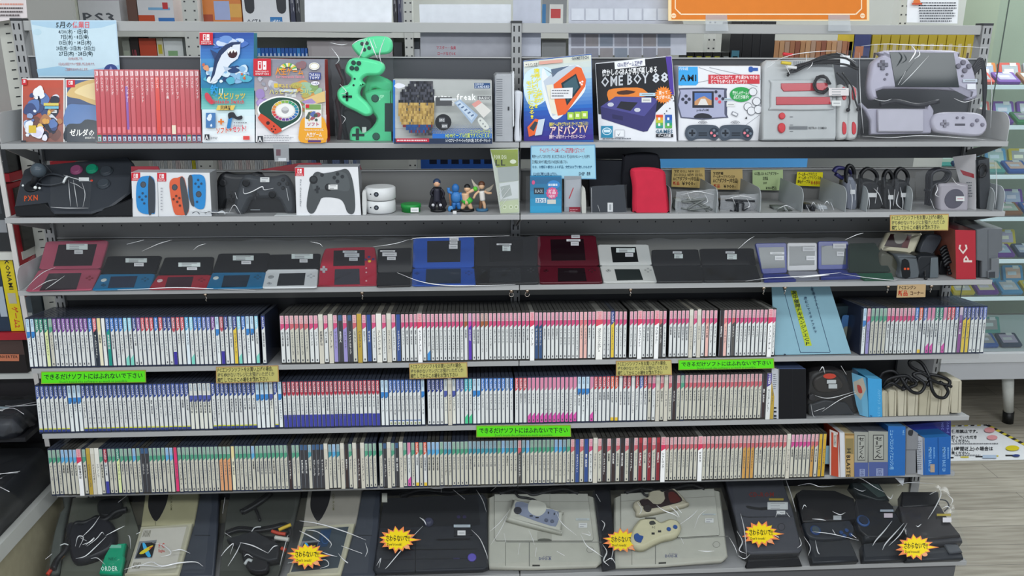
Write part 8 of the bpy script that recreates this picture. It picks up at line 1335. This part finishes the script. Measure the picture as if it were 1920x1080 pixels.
bk(116, 138, Z1, .16, '#1c9a70', 'green and white box behind left post, upper far shelf', A_(('r', .1, .5, .9, .95, '#e8e8ea'), ('r', .2, .2, .5, .35, '#e0f0e8')))
bk(140, 152, Z1, .16, '#d4d6c8', 'narrow pale box beside the green one, upper far shelf'); bk(153, 230, Z1, .17, '#dfe0e4', 'white console box with pink band and big grey letters', A_(('r', 0, .55, 1, 1, '#b89cb4'), ('t', .06, .12, .88, .36, 'PS3', '#5c6068'), ('r', .45, 0, 1, .1, '#c09878')), nm='console_box')
bk(243, 262, Z1, .15, '#6c5048', 'narrow brown box with text, upper far shelf'); bk(263, 330, Z1, .16, '#dcdce0', 'white box with red and blue panels, upper far shelf', A_(('r', 0, 0, .45, .3, '#c85030'), ('r', .55, 0, 1, .25, '#3c78c0'), ('r', .3, .4, .9, .45, '#7cb0d8'), ('r', 0, .6, 1, 1, '#a8888c'), ('r', .7, .42, .85, .55, '#c83c40')))
bk(384, 456, Z1, .17, '#d8803c', 'orange and purple cartoon box, upper far shelf', A_(('r', 0, 0, 1, .14, '#e8e8ea'), ('r', 0, .14, .25, .3, '#a84c30'), ('r', .3, .2, .7, .55, '#a4b0d8'), ('r', 0, .6, 1, 1, '#8c5cb0'), ('r', .7, .25, 1, .5, '#e0a850')))
def gp(m, g, w, hh):
    for s in (.16, .84): m.lathe([(.001, .0004), (.0011, .001)], g, 0, 0, '#333'+'333'); m.poly(g, [(w*(s-.1), hh*.42), (w*(s+.1), hh*.42), (w*(s+.12), hh*.9), (w*(s-.12), hh*.9)], '#2c2e34'); m.poly(g, [(w*s+w*.1*math.cos(t), hh*.42+hh*.1*math.sin(t)) for t in [2*math.pi*i/12 for i in range(12)]], '#2c2e34')
    m.tx(g, 'OCTA', .08*w, .1*hh, .4*w, .24*hh, '#4c5058'); m.fr_rect(g, .58*w, .06*hh, .84*w, .26*hh, '#2c78b8'); m.tx(g, '6ボタン', .6*w, .1*hh, .82*w, .22*hh, '#e8f0f8')
bk(458, 545, Z1, .17, '#e0e2e6', 'white gamepad box with blue 6 badge, upper far shelf', gp)
for i, (x0, x1, c) in enumerate(((547, 556, '#2c3048'), (557, 566, '#20242c'), (738, 746, '#26262c'), (747, 754, '#3a3c5c'))): bk(x0, x1, Z1, .17, c, 'dark case spine %s, upper far shelf' % ['left of the blank white paper', 'touching the blank white paper', 'right of the blank white paper', 'next to the third far post'][i], A_(('r', .1, 0, .9, .1, '#c88040' if i in (0, 2) else '#3c4c98'), ('t', .2, .3, .8, .8, 'ゲーム', '#a8a8b0')), nm='game_case')
for i, (x0, x1, hh, c) in enumerate(((226, 240, .2, '#8c9088'), (241, 257, .21, '#2c2424'), (258, 290, .2, '#c44c34'), (291, 303, .2, '#d8d4c0'), (304, 340, .2, '#dfe4e4'))):
    bk(x0, x1, Z2, hh, c, '%s on lower far shelf left of the fishing carton' % ['grey leafy book', 'black magazine', 'red topped white box', 'cream book with coloured dots', 'white picture book with greenery'][i], [A_(('r', .1, .3, .9, .8, '#a8b0a0')), A_(('t', .2, .2, .8, .9, 'VR', '#b04858')), A_(('r', 0, 0, 1, .68, '#b0b4b8')), A_(('r', .2, .75, .8, .9, '#c8b838'), ('r', .2, .55, .8, .7, '#38784c'), ('r', .2, .35, .8, .5, '#3c88b0')), A_(('r', .2, .4, .7, .8, '#88b080'), ('r', .6, .5, .8, .65, '#c86040'))][i], nm='picture_book', cat='book')
for i in range(13):
    x0 = 479+i*7.5; bk(x0, x0+7, Z2, .17, '#1c58a8' if i % 5 else '#2478c0', 'blue-topped game case, %s from left behind fishing carton' % ordn(i+1), A_(('r', 0, 0, 1, .62, '#d8dadc' if i not in (5, 9, 10) else '#24262c'), ('t', .25, .66, .75, .96, 'PS4', '#c8d8f0') if 0 else ('r', .3, .7, .7, .9, '#b8cce8'), ('t', .2, .1, .8, .58, 'ゲーム', '#3a3e48' if i not in (5, 9, 10) else '#c0c4c8')), nm='game_case', cat='game case', grp='blue-topped cases on the far shelf')
bk(574, 735, Z2, .195, '#a29b9d', 'greyish printed sheet behind green controllers, lower far shelf', A_(('r', .05, .2, .95, .9, '#aaa4a6'), ('r', .3, .6, .8, .62, '#8c8688'), ('r', .2, .5, .8, .52, '#8c8688')), dep=.002, nm='printed_sheet', cat='paper'); bk(737, 753, Z2, .19, '#34363a', 'dark case pair beside third far post, lower far shelf', nm='game_case'); bk(774, 786, Z2, .21, '#40444c', 'dark cartridge box right of third far post', A_(('r', 0, .4, 1, .8, '#c8ccd4'), ('r', .2, .45, .8, .6, '#e0b8c0')))
bk(1016, 1062, Z2, .2, '#8d9092', 'lower grey cartridge box between translucent papers', A_(('r', 0, .4, 1, .7, '#70746c'), ('r', .0, .3, .3, .38, '#c87838')), nm='cartridge_box'); bk(1016, 1062, Z1, .15, '#8d9092', 'upper grey cartridge box with white and red label', A_(('r', .3, .15, .85, .6, '#dfe0dc'), ('r', .35, .3, .75, .5, '#c84848'), ('r', 0, .1, .15, .6, '#3c7cb0')), nm='cartridge_box')
rg = random.Random(4); Z3 = 1.0205; x = 250
for i in range(46):   # spines seen through the slot under the top shelf
    w = rg.choice((7, 8, 9)); c = rg.choice(['#d8d8d8', '#cfd2d6', '#e0dcd8', '#c8ccd0', '#d8c8c8'] if x < 520 else ['#b8bcc0', '#8c9098', '#7888b0', '#a0a4b8', '#c8ccd0', '#50545c'])
    bk(x, x+w-.5, Z3, .17, c if i != 11 else '#d8d028', '%s case spine, %s from left in slot below top shelf' % ('yellow' if i == 11 else 'pale', ordn(i+1)), A_(('t', .25, .5, .75, .95, 'ソフト', '#4a4c54')), nm='slot_case', cat='game case', grp='case spines seen through the slot'); x += w+(22 if i in (14, 33) else 0)
bk(782, 925, Z3, .165, '#2c5cb0', 'long blue plastic crate seen through the slot', A_(*[('r', .12+k*.15, .72, .22+k*.15, .82, '#121c34') for k in range(6)], ('r', 0, .95, 1, 1, '#5c94d8')), nm='blue_crate', cat='crate')
# counter behind the right bay with small goods
cn = thing('rear_counter', 'low white display counter behind the right bay', 'counter', (1.0, .5, 0)); m = MB(); m.mats = ['metal']; zc = 1.445; x0, x1 = WY(1180, 90, .45).x, WY(1830, 90, .45).x
m.box(x0, x1, .44, .73, zc-.02, zc, '#b9bbb8'); part('counter_top', m, cn); m = MB(); m.mats = ['metal']; m.box(x0, x1, .72, .73, .0, zc-.021, '#8d908e'); part('counter_back', m, cn)
def sm(x0, x1, y0, col, lb, art=None, nm='small_box', hgt=None, grp=None, dep=.09, Y=.47, cat='box'):
    a = WY(x0, 85, Y).x; b = WY(x1, 85, Y).x; z1 = WY((x0+x1)/2, y0, Y).z; m = MB(); m.mats = ['box']; m.box(a+.0005, b-.0005, Y, Y+dep, zc+.0005, z1, col, cols={'top': art[0]} if art and art[0] else None); g = Fr((a, Y, zc))
    if art and len(art) > 1:
        for o in art[1:]: m.fr_rect(g, o[0]*(b-a), o[1]*(z1-zc), o[2]*(b-a), o[3]*(z1-zc), o[4])
    return solo(nm, m, lb, cat, (a, Y, zc), grp)
for i in range(6): sm(1287+i*17, 1303+i*17, 98, '#1c1e1c', 'black-fronted small box, %s of six under the faded thumbnails' % ordn(i+1), ('#c8cccc', (.2, .5, .8, .85, '#b8b830' if i != 4 else '#a0a4a4')), grp='small black-fronted boxes behind the rack')
for i, (a, b) in enumerate(((1368, 1392), (1392, 1410), (1410, 1425), (1425, 1452))): sm(a, b, 40, '#15161a', 'tall black box, %s from left behind the handheld set carton' % ordn(i+1), ('#222428',)+(((.2, .2, .8, .5, '#4c88a0'), (.3, .8, .9, .95, '#c8c830')) if i == 0 else ((.05, .02, .1, .98, '#2a2c32'),)), nm='black_box')
for i in range(15): c = ['#c89468', '#b87c58', '#d4a478', '#a06048', '#c4a088'][i*7 % 5]; sm(1452+i*9.8, 1461.3+i*9.8, 76+i % 3, c, 'orange-brown paperback, %s from left behind the red-slotted console' % ordn(i+1), ('#d8c8b0', (.1, .0, .9, .3, '#8c3028')), nm='paperback', grp='paperbacks behind the rack', cat='book')
sm(1592, 1600, 62, '#d0b820', 'yellow box edge left of the blue picture box'); sm(1601, 1632, 60, '#3c4478', 'blue box with orange picture behind the lilac handheld', ('#5c64a0', (.1, .35, .6, .7, '#c87848'), (.5, .2, .9, .5, '#202448')))
for i in range(11): sm(1634+i*17.5, 1650.5+i*17.5, 65, '#b8a020', 'small yellow box, %s from left in the row behind lilac handheld' % ordn(i+1), ('#d8c838', (.3, .2, .7, .8, '#c8b890'), (.35, .3, .6, .6, '#4c3828')), grp='small yellow boxes behind the rack')
m = MB(); m.mats = ['glow']; a = WY(1232, 310, .72).x; b = WY(1512, 310, .72).x; z0 = WY(1300, 330, .72).z; m.box(a, b, .715, .722, z0, z0+.09, '#4c90c8'); solo('blue_screen', m, 'glowing blue screen strip seen through the slot in right bay', 'screen', (a, .715, z0))
# ---------------------------------------------------------------- neighbour rack on the left
nb = thing('neighbour_rack', 'white perforated shelving unit at the left edge', 'shelving unit', (-1.4, .1, 0))
m = MB(); m.mats = ['metal']; m.box(-1.262, -1.222, .034, .075, .0, 2.1, '#c2c3ba'); g = Fr((-1.242, .034, 0)); z = .75
while z < 1.85: m.poly(g, [(-.005, z), (.006, z+.001), (.006, z+.004), (-.005, z+.003)], '#2c2e2e', d=.0005); z += .0215
part('post', m, nb); m = MB(); m.mats = ['metal']; m.box(-1.75, -1.223, .36, .38, 0, 2.1, '#a8a9a4'); part('back_panel', m, nb)
m = MB(); m.mats = ['metal']; m.box(-1.272, -1.264, -.05, .035, .92, 1.21, '#b02430'); m.box(-1.274, -1.262, -.054, -.05, .5, 1.3, '#d4d0cc'); part('red_side_board', m, nb, 'red board edged in white')
for z, c in ((1.235, '#a82430'), (1.035, '#cccdc6'), (.818, '#a82430'), (.7, '#d0d1cc')): m = MB(); m.mats = ['metal']; m.box(-1.75, -1.262 if z > .8 else -1.215, -.03 if z > .8 else -.01, .35, z-.02, z, c); part('shelf', m, nb, 'red fronted shelf' if c == '#a82430' else None)
def nbx(x0, x1, y0, z, col, lb, ops=(), nm='game_box', Y=-.02, dep=.1):
    a = WY(x0, (y0+40), Y).x; b = WY(x1, (y0+40), Y).x; z1 = WY(x0, y0, Y).z; m = MB(); m.mats = ['box']; m.box(a, b-.0004, Y, Y+dep, z+.0004, z1, col); g = Fr((a, Y, z)); w = b-a; H = z1-z
    for o in ops:
        if isinstance(o[4], str) and o[4][0] == '#' : m.fr_rect(g, o[0]*w, o[1]*H, o[2]*w, o[3]*H, o[4])
        else: m.tx(g, o[4], o[0]*w, o[1]*H, o[2]*w, o[3]*H, o[5], 'r')
    return solo(nm, m, lb, 'game box', (a, Y, z))
nbx(-24, 14, 265, 1.236, '#202226', 'black box with white lettering at the left edge', [(.3, .1, .8, .8, 'シスター', '#c8ccd0')]); nbx(-30, 11, 353, 1.036, '#26282a', 'dark game case at left edge with pale stripe', [(.2, .3, .9, .5, '#8c9094'), (.3, .6, .8, .9, '#3c4044')]); nbx(12, 34, 353, 1.036, '#2c2a26', 'dark game case with orange print beside red board', [(.3, .5, .8, .95, '#9c6c30'), (.2, .1, .8, .4, '#8a5030')])
nbx(-26, 3, 480, .819, '#243448', 'dark blue game box at far left edge', [(.5, .2, .95, .6, '#a8b4c0')]); nbx(4, 29, 482, .819, '#d8c41c', 'yellow game box with vertical black and red lettering', [(.35, .56, .8, .97, 'KONAMI', '#2c2a18'), (.2, .38, .8, .52, '#b8b4a0'), (.3, .04, .8, .34, 'ゲーム2', '#c83c28')]); nbx(30, 52, 485, .819, '#4c5860', 'slate grey game box with pale lettering', [(.3, .5, .8, .95, '蒼き狼', '#a8b0b4'), (.2, .2, .9, .26, '#a8acac'), (.3, .02, .8, .14, 'KOEI', '#98a4ac')])
nbx(-40, 47, 628, .7005, '#1c1618', 'black box with orange CONVERTER label on white shelf', [(0, .48, 1, .95, '#4a3834')])
m = MB(); g = Fr((0, -.0215, .7)); m.mats = ['box']; m.pr(g, -8, 664, 36, 677, '#c87858'); m.pt(g, 'CONVERTER', -12, 665, 34, 672, '#3c1c14'); solo('orange_label', m, 'orange CONVERTER label on the black box', 'label', g.P(*g.px(0, 677)))
g = Fr((0, .0, 1.6)); m = MB(); m.mats = ['paper']; m.prism(fp(g, [(-60, -40), (46, -40), (51, 33), (-60, 48)]), g, -.001, 0, '#dcd4d4'); lines(m, g, -10, 4, 44, 12, 1, '#d89888', .4); lines(m, g, -10, 12, 46, 32, 3, '#5c5456', .45); solo('pink_notice', m, 'pale pink printed notice at the top left corner', 'notice', g.P(*g.px(10, 47)))
# bench with wrapped consoles at the lower left
bn = thing('white_bench', 'white slanted bench edge with beige side panel, lower left', 'bench', (-1.4, -.1, 0)); m = MB(); m.mats = ['metal']; m.box(-1.9, -1.262, -.62, .03, .345, .385, '#c9cbc6'); part('bench_top', m, bn); m = MB(); m.mats = ['matte']; m.box(-1.88, -1.275, -.60, .02, .0, .344, '#a8a288'); part('side_panel', m, bn, 'beige side panel')
m = MB(); m.mats = ['metal']; m.box(-1.9, -1.275, .031, .1, .0, .67, '#2c2a2c'); part('rear_panel', m, bn, 'dark rear panel')
def wrapped(c, s, lb, seed, col='#1b1d22'):
    o = thing('wrapped_console', lb, 'game console', (c[0], c[1], c[2])); m = MB(); pts = rrect(-s[0]/2, 0, s[0]/2, s[1], .03, 4); q = Fr.__new__(Fr); q.o = V(c); q.u = V((1, 0, 0)); q.v = V((0, 1, 0)); q.n = V((0, 0, 1)); m.prism(pts, q, .0005, s[2], col, inset=.012, smooth=True); part('body', m, o)
    k = MB(); k.mats = ['paper']; k.poly(q, [(s[0]*.1, s[1]*.55), (s[0]*.26, s[1]*.52), (s[0]*.27, s[1]*.6), (s[0]*.11, s[1]*.63)], '#b8ccd8', d=s[2]+.001); k.poly(q, [(s[0]*.12, s[1]*.45), (s[0]*.24, s[1]*.43), (s[0]*.25, s[1]*.5), (s[0]*.13, s[1]*.52)], '#dcdcdc', d=s[2]+.001); part('price_sticker', k, o)
    rg = random.Random(seed); m = MB(); m.mats = ['film', 'crease_glint']; N = 12; vs = []; fs = []
    for j in range(N+1):
        for i in range(N+1):
            u, v = i/N*1.16-.08, j/N*1.16-.08; ed = min(u, 1-u, v, 1-v); zz = s[2]+.006+rg.uniform(0, .008) if ed > 0 else max(.002, s[2]*.35+rg.uniform(-.01, .01)); vs.append(q.P((u-.5)*s[0], v*s[1], zz))
    for j in range(N):
        for i in range(N): k = j*(N+1)+i; fs.append((k, k+1, k+N+2, k+N+1))
    m.mesh(vs, fs, '#ffffff', 'film')
    for k in range(7): x, y = rg.uniform(-.3, .4)*s[0], rg.uniform(.05, .5)*s[1]; m.tube(curve([q.P(x, y, s[2]+.012), q.P(x+.03, y+.02*rg.uniform(-1, 1), s[2]+.014), q.P(x+.07, y+.03*rg.uniform(-1, 1), s[2]+.010)], 3), .0009, '#ffffff', 'crease_glint', n=4)  # pale ridges strewn over the wrap, glints painted into their colour
    part('plastic_wrap', m, o)
wrapped((-1.44, -.36, .386), (.32, .34, .10), 'black console in clear plastic on the white bench, lower left', 5); 
sh = MB(); sh.mats = ['metal']; sh.box(-1.9, -1.285, -.12, .03, .548, .56, '#232326'); part('upper_tray', sh, bn, 'black upper tray'); wrapped((-1.42, -.13, .561), (.24, .15, .05), 'black console in clear plastic on the tray below white shelf', 6, '#2a2c32')
# ---------------------------------------------------------------- showcase at right
xl = WY(1763, 690, .9).x; sc_ = thing('glass_showcase', 'lit glass showcase on white base standing behind at right', 'showcase', (xl+.6, 1.0, 0))
def bp(nm, a, c, mt='metal', lb=None, bev=0): m = MB(); m.mats = [mt]; m.box(*a, c, mt); return part(nm, m, sc_, lb, bev=bev)
bp('base', (xl, 3.2, .9, 1.4, .235, .315, ), '#c2c4c8'); bp('base_top', (xl-.01, 3.2, .885, 1.4, .315, .352), '#d0d2d4'); bp('back_panel', (xl, 3.2, 1.37, 1.39, .36, 2.0), '#7c8474')
m = MB(); m.mats = ['metal']; a = V((2.135, .975, 0)); m.tube([V((2.125, .975, .235)), V((2.165, .98, .05))], .024, '#c8cac4', 'metal', n=16, r1=.019); part('leg', m, sc_); m = MB(); m.tube([V((2.165, .98, .052)), V((2.17, .98, .0))], .022, '#1a1a1a', n=16); part('rubber_foot', m, sc_)
SH = (1.405, 1.257, 1.07, .905, .735, .58)
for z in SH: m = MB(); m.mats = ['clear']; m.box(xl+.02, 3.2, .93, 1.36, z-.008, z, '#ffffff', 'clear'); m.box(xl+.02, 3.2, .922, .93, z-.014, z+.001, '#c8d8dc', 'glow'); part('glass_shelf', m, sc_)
for px in (1845, 2080): x = WY(px, 300, .9).x; bp('glass_joint', (x-.0015, x+.0015, .905, .908, .352, 2.0), '#56605c', 'gloss')
bp('glass_front', (xl+.01, 3.2, .909, .911, .352, 2.0), '#ffffff', 'clear')
rg = random.Random(9); COL = ['#2c5ca8', '#c8b43c', '#6a3c94', '#4c94c0', '#2a2c30', '#8c5c3c', '#3a8c58', '#c84c40', '#a0a4a8', '#203858', '#d0782c', '#58a098']
NC = {'#2c5ca8': 'blue', '#c8b43c': 'yellow', '#6a3c94': 'purple', '#4c94c0': 'sky blue', '#2a2c30': 'black', '#8c5c3c': 'brown', '#3a8c58': 'green', '#c84c40': 'red', '#a0a4a8': 'grey', '#203858': 'navy', '#d0782c': 'orange', '#58a098': 'teal'}
LN = ['highest', 'second', 'third', 'fourth', 'fifth', 'sixth', 'lowest']
fixed = {(4, 0): '#c8b43c', (4, 1): '#6a3c94', (4, 2): '#4c94c0', (3, 2): '#6a3c94', (3, 3): '#203858', (2, 2): '#8c5c3c', (2, 3): '#2c5ca8', (1, 2): '#2c5ca8', (1, 3): '#58a098'}
for li, z in enumerate(SH+(.352,)):
    for i in range(4):
        li2 = li-1; w = .088; x = (WY(1790, 540, .95).x if li == 5 else WY(1800, 300, .95).x)+i*.10; dz = 0
        for r in range(2):
            c = fixed.get((li2, i), None) if r == 0 else None; c = c or rg.choice(COL); y = .945+r*.15
            o = thing('cartridge_case', '%s cartridge case, %s from left, %s row, %s showcase level' % (NC[c], ordn(i+1), 'front' if r == 0 else 'back', LN[li]), 'cartridge', (x, y, z), 'cartridge cases in the showcase')
            tl = 62 if r == 0 else 25; g = Fr((x, y, z+.012), tilt=math.radians(tl)); m = MB(); m.mats = ['plastic']; m.prism(rrect(0, 0, w, .072, .006, 2), g, -.012, 0, c, inset=.0015)
            m.v = [V((p.x, p.y, max(p.z, z+.0005))) for p in m.v]; part('shell', m, o); s = MB(); s.mats = ['box']; s.fr_rect(g, .012, .016, w-.012, .062, mix(rg.choice(COL), '#e8e8e8', .45), d=.0006); s.fr_rect(g, .02, .03, w-.03, .045, mix(c, '#ffffff', .6), d=.0009); part('label_print', s, o)
            s = MB(); s.mats = ['paper']; s.fr_rect(g, w*.5, .056, w*.5+.026, .07, '#d4d8d8', d=.0014); part('price_sticker', s, o)
f = None
bl = bpy.data.lights.new('showcase_light', 'AREA'); bl.shape = 'RECTANGLE'; bl.size = 1.2; bl.size_y = .04; bl.energy = 9; bl.color = (.85, 1, .95); bo = bpy.data.objects.new('showcase_light', bl); C.objects.link(bo); bo.location = (xl+.8, 1.0, 1.98)
# printed sheet lying on the floor at right
q = [WZ(x, y, .001) for x, y in ((1722, 800), (1855, 797), (1975, 855), (1975, 862), (1720, 866))]
g = Fr((0, 0, .001), tilt=math.radians(90)); g.n = V((0, 0, 1)); g.v = V((0, 1, 0)); m = MB(); m.mats = ['paper']
Q = [(1700, 801), (1854, 796), (1960, 852), (1958, 861), (1700, 866)]; m.prism(fp(g, Q), g, -.0006, .0004, '#dcdee0', 'paper')
for k in range(9):
    t0, t1 = k/9, (k+.5)/9; E0, E1 = (1854, 796), (1960, 852); P_ = lambda t, o: (E0[0]+(E1[0]-E0[0])*t-o*3, E0[1]+(E1[1]-E0[1])*t+o); m.pp(g, [P_(t0, 0), P_(t1, 0), P_(t1, 2), P_(t0, 2)], '#26262a'); m.pp(g, [P_(t1, 0), P_((k+1)/9, 0), P_((k+1)/9, 2), P_(t1, 2)], '#c8b838')
for k in range(6): m.pp(g, [(1784+k*12, 798.5-k*.3), (1791+k*12, 798.2-k*.3), (1791+k*12, 800-k*.3), (1784+k*12, 800.4-k*.3)], '#26262a' if k % 2 else '#c8b838'); m.pp(g, rect(1745+k*28, 858.5-k, 1760+k*28, 861-k), '#26262a' if k % 2 else '#c8b838')
for t, x0, y0, x1, y1 in (('使用禁止です。', 1784, 806, 1838, 813), ('譲っていただき', 1784, 817, 1832, 824), ('てください。', 1784, 824, 1822, 831), ('(1時間以上)の場合は', 1784, 838, 1862, 846), ('致ください。', 1784, 847, 1822, 853)): m.pt(g, t, x0, y0, x1, y1, '#34363a')
lines(m, g, 1784, 831, 1876, 835, 1, '#6c6e74'); lines(m, g, 1790, 853, 1870, 857, 1, '#6c6e74'); m.pe(g, 1855, 808, 10, 5, '#d89498'); m.pe(g, 1860, 822, 10, 4.5, '#d89498'); m.pe(g, 1898, 842, 13, 5, '#d0c020'); m.pe(g, 1905, 856, 7, 2.4, '#2c3c78'); m.pr(g, 1842, 855, 1868, 861, '#a8b8cc')
solo('floor_notice', m, 'white printed notice with yellow and black border lying on floor', 'notice', g.P(*g.px(1722, 866)))
m = MB(); m.mats = ['matte']; m.box(xl, 3.2, 1.45, 1.47, 0, .24, '#2a1f1e'); struct('trim_1', m)
